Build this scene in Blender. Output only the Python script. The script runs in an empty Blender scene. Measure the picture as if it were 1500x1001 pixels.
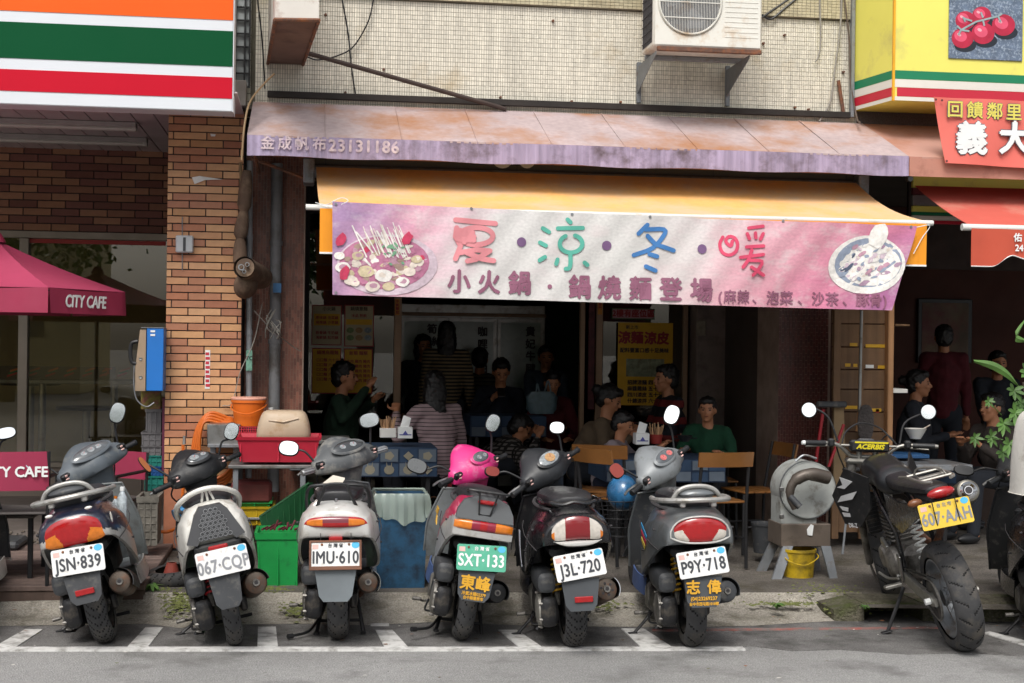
import bpy, math, random
import numpy as np
from mathutils import Vector, Matrix, Euler
random.seed(7)
PI = math.pi
R = math.radians
SC = bpy.context.scene
COL = SC.collection
# ---------------------------------------------------------------- camera
YAW, ROLL, FPX, EYE = R(8.0), 0.013, 2083.0, 1.65
CAM = Vector((0, 0, EYE))
_f = Vector((math.sin(YAW), math.cos(YAW), 0))
_r0 = Vector((math.cos(YAW), -math.sin(YAW), 0))
_u0 = Vector((0, 0, 1))
_r = _r0 * math.cos(ROLL) + _u0 * math.sin(ROLL)
_u = -_r0 * math.sin(ROLL) + _u0 * math.cos(ROLL)
cd = bpy.data.cameras.new('camera')
cam = bpy.data.objects.new('camera', cd)
COL.objects.link(cam)
SC.camera = cam
cd.sensor_width = 36.0
cd.lens = FPX / 1500 * 36.0
cd.clip_start = 0.1
cd.clip_end = 500
cam.matrix_world = Matrix(((_r.x, _u.x, -_f.x, 0), (_r.y, _u.y, -_f.y, 0), (_r.z, _u.z, -_f.z, EYE), (0, 0, 0, 1)))
# ---------------------------------------------------------------- world, sun, exposure
world = bpy.data.worlds.new("World")
SC.world = world
world.use_nodes = True
wn = world.node_tree
bg = wn.nodes['Background']
sky = wn.nodes.new('ShaderNodeTexSky')
sky.sky_type = 'NISHITA'
sky.sun_disc = False
SUN_EL, SUN_AZ = R(52), R(200)       # azimuth: direction towards the sun, clockwise from +Y
sky.sun_elevation = SUN_EL
sky.sun_rotation = SUN_AZ
sky.air_density = 1.0
sky.dust_density = 4.0
sky.ozone_density = 1.0
hs = wn.nodes.new('ShaderNodeHueSaturation')
hs.inputs['Saturation'].default_value = 0.30
wn.links.new(sky.outputs[0], hs.inputs['Color'])
wn.links.new(hs.outputs[0], bg.inputs[0])
bg.inputs[1].default_value = 0.13
sl = bpy.data.lights.new('sun', 'SUN')
sl.energy = 1.3
sl.angle = R(24)
sl.color = (1.0, 0.965, 0.91)
so = bpy.data.objects.new('sun', sl)
COL.objects.link(so)
sd = Vector((math.sin(SUN_AZ) * math.cos(SUN_EL), math.cos(SUN_AZ) * math.cos(SUN_EL), math.sin(SUN_EL)))
so.rotation_euler = sd.to_track_quat('Z', 'Y').to_euler()
so.location = (0, -5, 12)
SC.view_settings.view_transform = 'Standard'
SC.view_settings.look = 'None'
SC.view_settings.gamma = 1.0
SC.view_settings.exposure = 0.55
SC.view_settings.use_curve_mapping = False
SC.cycles.max_bounces = 6
SC.cycles.diffuse_bounces = 3
SC.cycles.glossy_bounces = 4
SC.cycles.transparent_max_bounces = 12
SC.cycles.caustics_reflective = False
SC.cycles.caustics_refractive = False
# ---------------------------------------------------------------- pixel rays (photo pixels 1500 x 1001) to world points
def ray(px, py):
 u = (px - 750) / FPX
 v = (500.5 - py) / FPX
 return _f + _r * u + _u * v
def D(px, py, d): return CAM + ray(px, py) * d                      # at camera depth d
def PY(px, py, Y):                                                  # on a plane of constant Y
 d = ray(px, py); return CAM + d * (Y / d.y)
def G(px, py, z=0.0):                                               # on a horizontal plane
 d = ray(px, py); return CAM + d * ((z - EYE) / d.z)
def depth_of(p): return (Vector(p) - CAM).dot(_f)
def mpp(p): return depth_of(p) / FPX                                # metres per photo pixel there
# ---------------------------------------------------------------- materials
def S(h, k=1.0):
 h = h.lstrip('#')
 o = []
 for i in (0, 2, 4):
  c = int(h[i:i + 2], 16) / 255
  c = c / 12.92 if c <= 0.04045 else ((c + 0.055) / 1.055) ** 2.4
  o.append(min(1, c * k))
 return tuple(o)
MATS = {}
def mat(name, col, rough=0.5, metal=0.0, var=0.12, vs=6.0, bump=0.0, bs=80.0, dirt=None, rnd=0.0, coat=0.0, spec=0.5, trans=0.0, alpha=1.0, cols=None, emit=0.0, streak=0.0, speck=0):
 """col base colour; var brightness noise; dirt=(colour, amount, scale); rnd per-object / island variation; cols=palette picked at random per object"""
 if name in MATS: return MATS[name]
 m = bpy.data.materials.new(name)
 m.use_nodes = True
 t = m.node_tree; N = t.nodes; L = t.links
 b = N['Principled BSDF']
 b.inputs['Roughness'].default_value = rough
 b.inputs['Metallic'].default_value = metal
 b.inputs['Specular IOR Level'].default_value = spec
 if coat: b.inputs['Coat Weight'].default_value = coat; b.inputs['Coat Roughness'].default_value = 0.12
 if trans: b.inputs['Transmission Weight'].default_value = trans
 if alpha < 1: b.inputs['Alpha'].default_value = alpha
 tc = N.new('ShaderNodeTexCoord')
 src = None
 if isinstance(col, str): col = S(col)
 if cols:
  if cols[0] == 'obj':
   oi = N.new('ShaderNodeObjectInfo'); rs = oi.outputs['Random']
  else:
   oi = N.new('ShaderNodeNewGeometry'); rs = oi.outputs['Random Per Island']
  cr = N.new('ShaderNodeValToRGB'); cr.color_ramp.interpolation = 'CONSTANT'
  pal = cols[1]
  while len(cr.color_ramp.elements) < len(pal): cr.color_ramp.elements.new(0.5)
  for i, c in enumerate(pal):
   cr.color_ramp.elements[i].position = i / len(pal)
   cr.color_ramp.elements[i].color = (*S(c), 1)
  L.new(rs, cr.inputs[0]); src = cr.outputs[0]
 else:
  rgb = N.new('ShaderNodeRGB'); rgb.outputs[0].default_value = (*col, 1); src = rgb.outputs[0]
 def noise(scale, det=4, rough=0.55, vec=None, sc=None):
  n = N.new('ShaderNodeTexNoise'); n.inputs['Scale'].default_value = scale
  n.inputs['Detail'].default_value = det; n.inputs['Roughness'].default_value = rough
  if sc:
   mp = N.new('ShaderNodeMapping'); mp.inputs['Scale'].default_value = sc
   L.new(tc.outputs['Object'], mp.inputs[0]); L.new(mp.outputs[0], n.inputs['Vector'])
  else: L.new(tc.outputs['Object'], n.inputs['Vector'])
  return n.outputs['Fac']
 def mul(a, fac_out, lo, hi, fmin=0.3, fmax=0.7):
  mr = N.new('ShaderNodeMapRange'); mr.inputs['From Min'].default_value = fmin; mr.inputs['From Max'].default_value = fmax
  mr.inputs['To Min'].default_value = lo; mr.inputs['To Max'].default_value = hi
  L.new(fac_out, mr.inputs['Value'])
  mx = N.new('ShaderNodeVectorMath'); mx.operation = 'SCALE'
  L.new(a, mx.inputs[0]); L.new(mr.outputs[0], mx.inputs['Scale'])
  return mx.outputs[0]
 if var: src = mul(src, noise(vs), 1 - var, 1 + var)
 if rnd:
  g = N.new('ShaderNodeNewGeometry' if rnd > 0 else 'ShaderNodeObjectInfo')
  src = mul(src, g.outputs['Random Per Island' if rnd > 0 else 'Random'], 1 - abs(rnd), 1 + abs(rnd), 0, 1)
 if speck:
  src = mul(src, noise(speck, 2, .8), .72, 1.28, .36, .64); src = mul(src, noise(speck*.23, 3, .7), .90, 1.10)
 if streak: src = mul(src, noise(1.0, 5, 0.6, sc=(22, 22, 1.2)), 1 - streak, 1 + streak * 0.5)
 if dirt:
  dc, am, ds = dirt
  mr = N.new('ShaderNodeMapRange'); mr.inputs['From Min'].default_value = 0.62 - 0.3 * am; mr.inputs['From Max'].default_value = 0.80 - 0.2 * am
  L.new(noise(ds, 6, 0.65), mr.inputs['Value'])
  mx = N.new('ShaderNodeMix'); mx.data_type = 'RGBA'
  L.new(mr.outputs[0], mx.inputs['Factor']); L.new(src, mx.inputs['A'])
  mx.inputs['B'].default_value = (*(S(dc) if isinstance(dc, str) else dc), 1)
  src = mx.outputs['Result']
 L.new(src, b.inputs['Base Color'])
 if rough < 0.9 and not trans:
  mr = N.new('ShaderNodeMapRange'); mr.inputs['To Min'].default_value = max(0.02, rough - 0.12); mr.inputs['To Max'].default_value = min(1, rough + 0.18)
  L.new(noise(vs * 2.3, 4), mr.inputs['Value']); L.new(mr.outputs[0], b.inputs['Roughness'])
 if bump:
  bp = N.new('ShaderNodeBump'); bp.inputs['Strength'].default_value = min(1, bump * 10); bp.inputs['Distance'].default_value = bump * 0.1
  L.new(noise(bs, 5), bp.inputs['Height']); L.new(bp.outputs[0], b.inputs['Normal'])
 MATS[name] = m
 return m
def glass(name, tint=(0.9, 0.95, 0.93), refl=0.08, rough=0.0):
 """thin pane: transparent with a fresnel-like mirror on top"""
 m = bpy.data.materials.new(name); m.use_nodes = True
 t = m.node_tree; N = t.nodes; L = t.links
 N.remove(N['Principled BSDF'])
 tr = N.new('ShaderNodeBsdfTransparent'); tr.inputs[0].default_value = (*tint, 1)
 gl = N.new('ShaderNodeBsdfGlossy'); gl.inputs['Roughness'].default_value = rough
 lw = N.new('ShaderNodeLayerWeight'); lw.inputs[0].default_value = 0.25
 mr = N.new('ShaderNodeMapRange'); mr.inputs['To Min'].default_value = refl; mr.inputs['To Max'].default_value = 0.9
 L.new(lw.outputs['Facing'], mr.inputs['Value'])
 mx = N.new('ShaderNodeMixShader')
 L.new(mr.outputs[0], mx.inputs[0]); L.new(tr.outputs[0], mx.inputs[1]); L.new(gl.outputs[0], mx.inputs[2])
 L.new(mx.outputs[0], N['Material Output'].inputs[0])
 MATS[name] = m
 return m
# ---------------------------------------------------------------- meshes
def wm(o):
 if o is None: return Matrix.Identity(4)
 return wm(o.parent) @ o.matrix_parent_inverse @ Matrix.LocRotScale(o.location, o.rotation_euler, o.scale)
class MB:
 def __init__(s, M=None):
  s.v = []; s.f = []; s.mi = []; s.M = M; s.cur = 0
 def add(s, vs, fs, M=None):
  o = len(s.v)
  T = None
  if M is not None and s.M is not None: T = s.M @ M
  elif M is not None: T = M
  elif s.M is not None: T = s.M
  if T is not None: vs = [tuple(T @ Vector(p)) for p in vs]
  else: vs = [tuple(p) for p in vs]
  s.v += vs
  s.f += [tuple(i + o for i in f) for f in fs]
  s.mi += [s.cur] * len(fs)
  return s
 def box(s, x0, x1, y0, y1, z0, z1, ch=0.0, M=None):
  if x1 < x0: x0, x1 = x1, x0
  if y1 < y0: y0, y1 = y1, y0
  if z1 < z0: z0, z1 = z1, z0
  c = min(ch, (x1 - x0) * .45, (y1 - y0) * .45, (z1 - z0) * .45)
  if c <= 0:
   return s.add([(x0, y0, z0), (x1, y0, z0), (x1, y1, z0), (x0, y1, z0), (x0, y0, z1), (x1, y0, z1), (x1, y1, z1), (x0, y1, z1)],
      [(0, 3, 2, 1), (4, 5, 6, 7), (0, 1, 5, 4), (1, 2, 6, 5), (2, 3, 7, 6), (3, 0, 4, 7)], M)
  vs = []
  idx = {}
  for ix, X in enumerate((x0, x1)):
   for iy, Y in enumerate((y0, y1)):
    for iz, Z in enumerate((z0, z1)):
     sx, sy, sz = (1, -1)[ix], (1, -1)[iy], (1, -1)[iz]
     for a in range(3):
      idx[(ix, iy, iz, a)] = len(vs)
      vs.append((X + (0 if a == 0 else sx * c), Y + (0 if a == 1 else sy * c), Z + (0 if a == 2 else sz * c)))
  fs = []
  def q(*k): fs.append(tuple(idx[i] for i in k))
  q((0,0,0,0),(0,0,1,0),(0,1,1,0),(0,1,0,0)); q((1,0,0,0),(1,1,0,0),(1,1,1,0),(1,0,1,0))
  q((0,0,0,1),(1,0,0,1),(1,0,1,1),(0,0,1,1)); q((0,1,0,1),(0,1,1,1),(1,1,1,1),(1,1,0,1))
  q((0,0,0,2),(0,1,0,2),(1,1,0,2),(1,0,0,2)); q((0,0,1,2),(1,0,1,2),(1,1,1,2),(0,1,1,2))
  for i in (0, 1):
   for j in (0, 1):
    q((i,j,0,0),(i,j,1,0),(i,j,1,1),(i,j,0,1)); q((i,0,j,0),(i,1,j,0),(i,1,j,2),(i,0,j,2)); q((0,i,j,1),(1,i,j,1),(1,i,j,2),(0,i,j,2))
    for k in (0, 1): q((i,j,k,0),(i,j,k,1),(i,j,k,2))
  return s.add(vs, fs, M)
 def cbox(s, c, sz, ch=0.0, rot=None, M=None):
  T = Matrix.Translation(Vector(c))
  if rot: T = T @ Euler(rot).to_matrix().to_4x4()
  if M is not None: T = M @ T
  return s.box(-sz[0]/2, sz[0]/2, -sz[1]/2, sz[1]/2, -sz[2]/2, sz[2]/2, ch, T)
 def loft(s, rings, closed=True, caps=True, M=None):
  n = len(rings[0]); vs = [p for r in rings for p in r]; fs = []
  for i in range(len(rings) - 1):
   for j in range(n if closed else n - 1):
    k = (j + 1) % n
    fs.append((i*n+j, i*n+k, (i+1)*n+k, (i+1)*n+j))
  if caps and closed:
   fs.append(tuple(range(n - 1, -1, -1))); fs.append(tuple((len(rings)-1)*n + j for j in range(n)))
  return s.add(vs, fs, M)
 def tube(s, pts, r, n=8, closed=False, caps=True, M=None):
  pts = [Vector(p) for p in pts]
  m = len(pts); rs = r if isinstance(r, (list, tuple)) else [r] * m
  rings = []; up = None
  for i, p in enumerate(pts):
   if closed: t = pts[(i+1) % m] - pts[i-1]
   else: t = pts[min(i+1, m-1)] - pts[max(i-1, 0)]
   if t.length < 1e-9: t = Vector((0, 0, 1))
   t.normalize()
   if up is None: up = Vector((0, 0, 1)) if abs(t.z) < .9 else Vector((1, 0, 0))
   a = t.cross(up)
   if a.length < 1e-4: a = t.cross(Vector((0.3, 1, 0.2)))
   a.normalize(); b = a.cross(t).normalized(); up = b
   rings.append([p + a * rs[i] * math.cos(2*PI*k/n) + b * rs[i] * math.sin(2*PI*k/n) for k in range(n)])
  if closed: rings.append(rings[0]); caps = False
  return s.loft(rings, True, caps, M)
 def cyl(s, p0, p1, r0, r1=None, n=14, caps=True, M=None):
  return s.tube([p0, p1], [r0, r0 if r1 is None else r1], n, caps=caps, M=M)
 def lathe(s, prof, c=(0,0,0), axis='z', n=24, caps=False, M=None):
  rings = []
  for (r, h) in prof:
   ring = []
   for k in range(n):
    a = 2*PI*k/n; x, y = r*math.cos(a), r*math.sin(a)
    p = (x, y, h) if axis == 'z' else ((h, x, y) if axis == 'x' else (y, h, x))
    ring.append((p[0]+c[0], p[1]+c[1], p[2]+c[2]))
   rings.append(ring)
  return s.loft(rings, True, caps, M)
 def ell(s, c, r, n=16, m=10, rot=None, M=None, e=1.0):
  def sp(v): return math.copysign(abs(v)**e, v)
  rings = []
  for i in range(1, m):
   th = PI*i/m
   rings.append([(r[0]*sp(math.sin(th))*sp(math.cos(2*PI*k/n)), r[1]*sp(math.sin(th))*sp(math.sin(2*PI*k/n)), -r[2]*sp(math.cos(th))) for k in range(n)])
  vs = [p for q in rings for p in q]; N = len(vs)
  vs += [(0,0,-r[2]), (0,0,r[2])]
  fs = []
  for i in range(m-2):
   for j in range(n):
    k=(j+1)%n; fs.append((i*n+j, i*n+k, (i+1)*n+k, (i+1)*n+j))
  for j in range(n):
   k=(j+1)%n; fs.append((N, k, j)); fs.append((N+1, (m-2)*n+j, (m-2)*n+k))
  T = Matrix.Translation(Vector(c))
  if rot: T = T @ Euler(rot).to_matrix().to_4x4()
  if M is not None: T = M @ T
  return s.add(vs, fs, T)
 def grid(s, fn, nu, nv, M=None):
  vs = [fn(i/nu, j/nv) for j in range(nv+1) for i in range(nu+1)]
  fs = [(j*(nu+1)+i, j*(nu+1)+i+1, (j+1)*(nu+1)+i+1, (j+1)*(nu+1)+i) for j in range(nv) for i in range(nu)]
  return s.add(vs, fs, M)
 def sheet(s, fn, nu, nv, th, M=None):
  """curved sheet with thickness: th is a vector offset"""
  th = Vector(th)
  vs = [Vector(fn(i/nu, j/nv)) for j in range(nv+1) for i in range(nu+1)]
  n = len(vs); vs += [p + th for p in vs]
  q = lambda i, j: j*(nu+1)+i
  fs = []
  for j in range(nv):
   for i in range(nu):
    a = (q(i,j), q(i+1,j), q(i+1,j+1), q(i,j+1)); fs.append(a); fs.append(tuple(k+n for k in reversed(a)))
  for i in range(nu):
   fs.append((q(i+1,0), q(i,0), q(i,0)+n, q(i+1,0)+n)); fs.append((q(i,nv), q(i+1,nv), q(i+1,nv)+n, q(i,nv)+n))
  for j in range(nv):
   fs.append((q(0,j), q(0,j+1), q(0,j+1)+n, q(0,j)+n)); fs.append((q(nu,j+1), q(nu,j), q(nu,j)+n, q(nu,j+1)+n))
  return s.add(vs, fs, M)
 def prism(s, pts, off, M=None):
  """closed 3d polygon swept by the vector off"""
  off = Vector(off); n = len(pts)
  vs = [Vector(p) for p in pts]; vs += [p + off for p in vs]
  fs = [tuple(range(n)), tuple(range(2*n-1, n-1, -1))] + [((i+1) % n, i, i+n, (i+1) % n + n) for i in range(n)]
  return s.add(vs, fs, M)
 def mesh(s, name, mats, smooth=38):
  me = bpy.data.meshes.new(name)
  me.from_pydata(s.v, [], s.f)
  for m in (mats if isinstance(mats, (list, tuple)) else [mats]): me.materials.append(m)
  if any(s.mi): me.polygons.foreach_set('material_index', s.mi)
  if smooth:
   me.polygons.foreach_set('use_smooth', [True]*len(me.polygons))
   me.update()
   me.set_sharp_from_angle(angle=R(smooth))
  return me
 def build(s, name, mats, parent=None, world=False, smooth=38, fix=True):
  """one mesh object. Top level: origin at its base centre. world=True: vertices are world coordinates"""
  base = None
  if parent is None and s.v:
   a = np.array(s.v); base = Vector(((a[:,0].min()+a[:,0].max())/2, (a[:,1].min()+a[:,1].max())/2, a[:,2].min()))
   s.v = [tuple(p) for p in (a - np.array(base))]
  me = s.mesh(name, mats, smooth)
  if fix:
   import bmesh
   b = bmesh.new(); b.from_mesh(me); bmesh.ops.recalc_face_normals(b, faces=b.faces); b.to_mesh(me); b.free()
  o = bpy.data.objects.new(name, me)
  COL.objects.link(o)
  if base is not None: o.location = base
  if parent is not None:
   o.parent = parent
   if world: o.matrix_parent_inverse = wm(parent).inverted()
  return o
def tag(o, label=None, cat=None, group=None, kind=None):
 if label: o['label'] = label
 if cat: o['category'] = cat
 if group: o['group'] = group
 if kind: o['kind'] = kind
 return o
def thing(name, label, cat, loc=(0, 0, 0), rz=0.0, group=None, rot=None):
 o = bpy.data.objects.new(name, None); COL.objects.link(o)
 o.empty_display_size = 0.1
 o.location = loc; o.rotation_euler = rot or (0, 0, rz)
 return tag(o, label, cat, group)
def place(name, me, parent, loc, rot=(0, 0, 0), sc=(1, 1, 1), world=True):
 o = bpy.data.objects.new(name, me); COL.objects.link(o)
 o.location = loc; o.rotation_euler = rot; o.scale = sc
 if parent is not None:
  o.parent = parent
  if world: o.matrix_parent_inverse = wm(parent).inverted()
 return o
def copy_tree(o, parent=None):
 c = o.copy(); COL.objects.link(c); c.parent = parent
 for ch in list(o.children): copy_tree(ch, c)
 return c
def struct(b, name, m, **k): return tag(b.build(name, m, **k), kind='structure')
def text_mb(body, size, M, bold=0.0, ext=0.0006, align='CENTER', space=1.0, res=3, fn=None, mb=None, shear=0.0, sx=1.0):
 """lettering as mesh; M maps text x,y to the surface (x right, y up, z out). bold adds shifted copies"""
 cu = bpy.data.curves.new('t', 'FONT'); cu.body = body; cu.size = size
 cu.align_x = align; cu.align_y = 'CENTER'; cu.space_character = space; cu.resolution_u = res; cu.shear = shear
 cu.extrude = ext
 ob = bpy.data.objects.new('t', cu); COL.objects.link(ob)
 me = bpy.data.meshes.new_from_object(ob)
 bpy.data.objects.remove(ob);
 vs = [v.co.copy() for v in me.vertices]; fs = [tuple(p.vertices) for p in me.polygons]
 bpy.data.meshes.remove(me); bpy.data.curves.remove(cu)
 mb = mb or MB()
 offs = [(0, 0, 0)]
 if bold: offs = [(-bold, 0, 0), (bold, 0, .0003), (0, bold, .0006), (0, -bold, .0009)]
 for o in offs:
  w = [M @ Vector((v.x*sx + o[0]*size, v.y + o[1]*size, v.z + o[2])) for v in vs]
  if fn: w = [fn(p) for p in w]
  mb.add(w, fs)
 return mb
def face_M(p, rz=0.0, roll=0.0, tilt=0.0):
 """matrix of a vertical surface at p facing -Y"""
 return Matrix.Translation(Vector(p)) @ Euler((0, 0, rz)).to_matrix().to_4x4() @ Euler((R(90)+tilt, 0, 0)).to_matrix().to_4x4() @ Euler((0, 0, roll)).to_matrix().to_4x4()
def label_text(name, body, px, py, Y, hpx, m, parent, bold=0.03, out=0.003, vertical=False, **k):
 """lettering centred on photo pixel px,py on the plane Y, hpx pixels high"""
 p = PY(px, py, Y); s = hpx * mpp(p) * 1.05
 p.y -= out
 if vertical:
  mb = MB()
  n = len(body)
  for i, ch in enumerate(body):
   q = p + Vector((0, 0, ((n-1)/2 - i) * s * 1.12))
   text_mb(ch, s, face_M(q), bold, mb=mb, **k)
 else: mb = text_mb(body, s, face_M(p), bold, **k)
 return mb.build(name, m, parent, world=True, smooth=0, fix=False)
def arc(c, r, a0, a1, n, f): return [f(c, r*math.cos(a0+(a1-a0)*i/n), r*math.sin(a0+(a1-a0)*i/n)) for i in range(n+1)]
def rope(pts, n=10):
 """smooth curve through points (Catmull-Rom)"""
 P = [Vector(p) for p in pts]; P = [P[0]*2-P[1]] + P + [P[-1]*2-P[-2]]; out = []
 for i in range(1, len(P)-2):
  for k in range(n):
   t = k/n
   out.append(0.5*((2*P[i]) + (P[i+1]-P[i-1])*t + (2*P[i-1]-5*P[i]+4*P[i+1]-P[i+2])*t*t + (3*P[i]-P[i-1]-3*P[i+1]+P[i+2])*t**3))
 out.append(P[-2]); return out
F = 10.5         # the facade plane
# ---------------------------------------------------------------- shared materials
m_asphalt = mat('asphalt', S('#9b9a98', 1.0), .9, var=.12, vs=1.1, bump=.14, bs=120, rnd=0, dirt=('#6f6e6b', .3, 1.8), spec=.25, speck=110)
m_asphalt_dark = mat('worn_asphalt', S('#868482', .9), .92, var=.18, vs=3, bump=.16, bs=150, dirt=('#4d4b48', .46, 2.6), spec=.2, speck=110)
m_line = mat('road_paint', '#cfcecb', .8, var=.08, vs=20, bump=.05, bs=220, dirt=('#84817c', .48, 12), spec=.25)
m_redline = mat('red_road_paint', '#a4625a', .8, var=.2, vs=20, dirt=('#7a7470', .95, 14), spec=.25)
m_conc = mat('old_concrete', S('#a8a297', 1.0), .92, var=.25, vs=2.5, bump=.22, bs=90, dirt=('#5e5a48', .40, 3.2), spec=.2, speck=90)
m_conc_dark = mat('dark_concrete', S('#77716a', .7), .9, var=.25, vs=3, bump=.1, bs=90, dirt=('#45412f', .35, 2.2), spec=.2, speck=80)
m_moss = mat('mossy_kerb', '#5f5b4f', .95, var=.35, vs=7, bump=.25, bs=60, dirt=('#4f5830', .55, 5), spec=.1, speck=70)
m_soil = mat('dark_soil', '#2a2622', .95, var=.3, vs=9, bump=.2, bs=60)
m_brick = mat('brick_tile', (.4,.2,.1), .45, var=.10, vs=14, bump=.03, bs=90, spec=.4, dirt=('#7e5c46', .12, 2.5),
 cols=('obj', ['#cc9c72', '#bf8d66', '#cfa076', '#ac765a', '#c8986c', '#c5926a', '#b07a5c', '#cb9c74', '#a56c52', '#c99a70', '#ba8a60', '#ad7254']))
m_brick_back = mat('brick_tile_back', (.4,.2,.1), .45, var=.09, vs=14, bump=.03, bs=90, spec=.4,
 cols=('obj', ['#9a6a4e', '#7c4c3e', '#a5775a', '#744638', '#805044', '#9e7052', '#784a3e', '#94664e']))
m_joint = mat('dark_joint', '#3c3a3c', .9, var=.15, vs=20, bump=.05)
m_mosaic_wall = mat('cream_mosaic', '#dcd6c6', .35, var=.07, vs=1.7, rnd=.09, dirt=('#b8a684', .10, 1.6), bump=.01, streak=.16)
m_mosaic_joint = mat('mosaic_joint', '#857f70', .9, var=.25, vs=3)
m_brown_mosaic = mat('brown_mosaic', '#593a32', .35, var=.15, vs=6, rnd=.35, bump=.01)
m_brown_joint = mat('brown_joint', '#a08a7c', .9, var=.2)
m_steel = mat('stainless_steel', '#9a9a98', .32, metal=.85, var=.12, vs=9, dirt=('#6e665c', .3, 8))
m_galv = mat('galvanised_steel', '#8c9094', .45, metal=.55, var=.12, vs=9, dirt=('#6b5c4e', .4, 9))
m_alu = mat('aluminium_frame', '#8e8578', .4, metal=.4, var=.1)
m_black = mat('black_metal', '#1c1c1e', .45, var=.15, vs=20)
m_rust = mat('rusty_steel', '#5f4438', .75, var=.3, vs=14, bump=.05, dirt=('#8a5330', .6, 20))
m_white_enamel = mat('white_enamel', '#d9d8d2', .4, var=.05, vs=5, dirt=('#a8875e', .15, 6))
m_rubber = mat('tyre_rubber', '#3c3c3d', .72, var=.18, vs=14, bump=.03, bs=180, dirt=('#5b564f', .45, 9), spec=.35)
m_groove = mat('tyre_groove', '#101010', .95, var=0)
m_dkplastic = mat('dark_grey_plastic', '#3b3d40', .5, var=.14, vs=11, bump=.01, bs=200, dirt=('#6a6761', .28, 14))
m_bkplastic = mat('black_plastic', '#1d1e20', .48, var=.2, vs=13, dirt=('#4d4a46', .22, 16))
m_blackpaint = mat('black_paint', '#131316', .25, var=.2, vs=12, coat=.4, dirt=('#56524c', .04, 14))
m_engine = mat('cast_engine_metal', '#85827d', .42, metal=.55, var=.2, vs=16, bump=.04, bs=120, dirt=('#35312d', .6, 12))
m_engine_dk = mat('dark_engine_metal', '#2c2c2e', .42, metal=.4, var=.35, vs=18, bump=.04, bs=120, dirt=('#5b554d', .4, 12))
m_muffler = mat('burnt_muffler', '#5b5148', .5, metal=.55, var=.3, vs=12, bump=.03, dirt=('#73472e', .5, 10))
m_chrome = mat('chrome', '#c8c8c8', .14, metal=1.0, var=.04)
m_mirror = mat('mirror_glass', '#e8ecec', .015, metal=1.0, var=0)
m_red_lens = mat('red_lens', '#a01418', .16, var=.12, vs=40, coat=.7)
m_amber = mat('amber_lens', '#cf7420', .18, var=.15, vs=40, coat=.6)
m_clear_lens = mat('clear_lens', '#c9c2b8', .14, var=.15, vs=40, coat=.7)
m_plate_white = mat('plate_white', '#dcdcda', .4, var=.05, vs=30, dirt=('#a8a298', .2, 30))
m_plate_green = mat('plate_green', '#4fa688', .4, var=.06, vs=30, dirt=('#8fb5a5', .2, 30))
m_plate_yellow = mat('plate_yellow', '#dcb93c', .4, var=.06, vs=30)
m_ink = mat('plate_ink', '#33363c', .5, var=.1)
m_ink_grey = mat('worn_plate_ink', '#84868a', .5, var=.1)
m_ink_white = mat('white_print', '#e4e6e4', .5, var=.04)
m_gold_print = mat('gold_print', '#d8a32c', .5, var=.1)
m_sticker_blue = mat('blue_sticker', '#4fb4dc', .4, var=.1)
m_sticker_pink = mat('pale_sticker', '#d8b0a8', .5, var=.2)
m_seat = mat('seat_vinyl', '#232326', .42, var=.15, vs=12, bump=.02, bs=140)
m_glass = glass('window_glass', (.82, .79, .68), .07)
m_gauge_glass = mat('gauge_face', '#8b9092', .12, var=.4, vs=60, coat=.8)
m_gauge_dark = mat('gauge_lens', '#55595c', .1, var=.2, vs=40, coat=.9)
m_leaf = mat('leaf_green', '#4d6e33', .45, var=.25, vs=10, rnd=-.25, spec=.4)
m_bark = mat('bark', '#4a3f34', .9, var=.3, vs=15, bump=.2, bs=40)
m_skin = mat('skin', '#b47c5a', .5, var=.05)
m_hair = mat('black_hair', '#141212', .4, var=.3, vs=40, bump=.06, bs=120)
m_wood = mat('pine_wood', '#a0764c', .6, var=.18, vs=5, bump=.03, bs=60, streak=.25)
m_chairwood = mat('chair_wood', '#7a5026', .4, var=.15, vs=9, coat=.2)
# ================================================================ GROUND
b = MB(); b.grid(lambda u, v: (-150+300*u, -150+300*v, -.002), 1, 1)
road = struct(b, 'road', m_asphalt)
def poly(px_pts, z, M_, name, parent=None, kind='structure'):
 b = MB(); b.prism([G(x, y, z) for x, y in px_pts], (0, 0, -z-.006))
 o = b.build(name, M_, parent, world=parent is not None, smooth=0)
 return tag(o, kind=kind) if parent is None else o
poly([(-900, 947), (1110, 947), (1160, 953), (1230, 951), (1330, 958), (1420, 956), (1500, 961), (1600, 960), (2300, 975), (2300, 860), (-900, 860)], .003, m_asphalt_dark, 'parking_strip')
lines = thing('road_marking', 'white parking bay lines painted on the road behind the scooters', 'road marking', G(500, 948, .0))
lines['kind'] = 'structure'
stripes = [[(-700, 952), (300, 952.2), (700, 951.8), (1092, 951), (1088, 947.4), (700, 947.4), (300, 947.4), (-700, 947.6)],
  [(-8, 947), (24, 947), (63, 921.7), (37, 921.7)], [(187, 946.9), (217, 946.9), (239, 919), (213, 919)],
  [(377, 946.9), (407, 946.9), (404, 918), (378, 918)], [(563, 946.9), (597, 946.9), (575, 922.7), (550, 922.7)],
  [(760, 946.9), (793, 946.9), (757, 922.7), (730, 922.7)], [(938, 946.7), (983, 946.7), (943, 920.7), (910, 920.7)],
  [(1440, 927), (1500, 945), (1650, 985), (1650, 978), (1500, 938), (1450, 925)], [(543, 916), (570, 916), (570, 913), (543, 913)]]
for i, s_ in enumerate(stripes):
 poly(s_, .009 if i else .0075, m_line, 'stripe', lines)
poly([(955, 924), (1375, 920), (1375, 918), (955, 921.5)], .009, m_redline, 'red_line')
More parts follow.
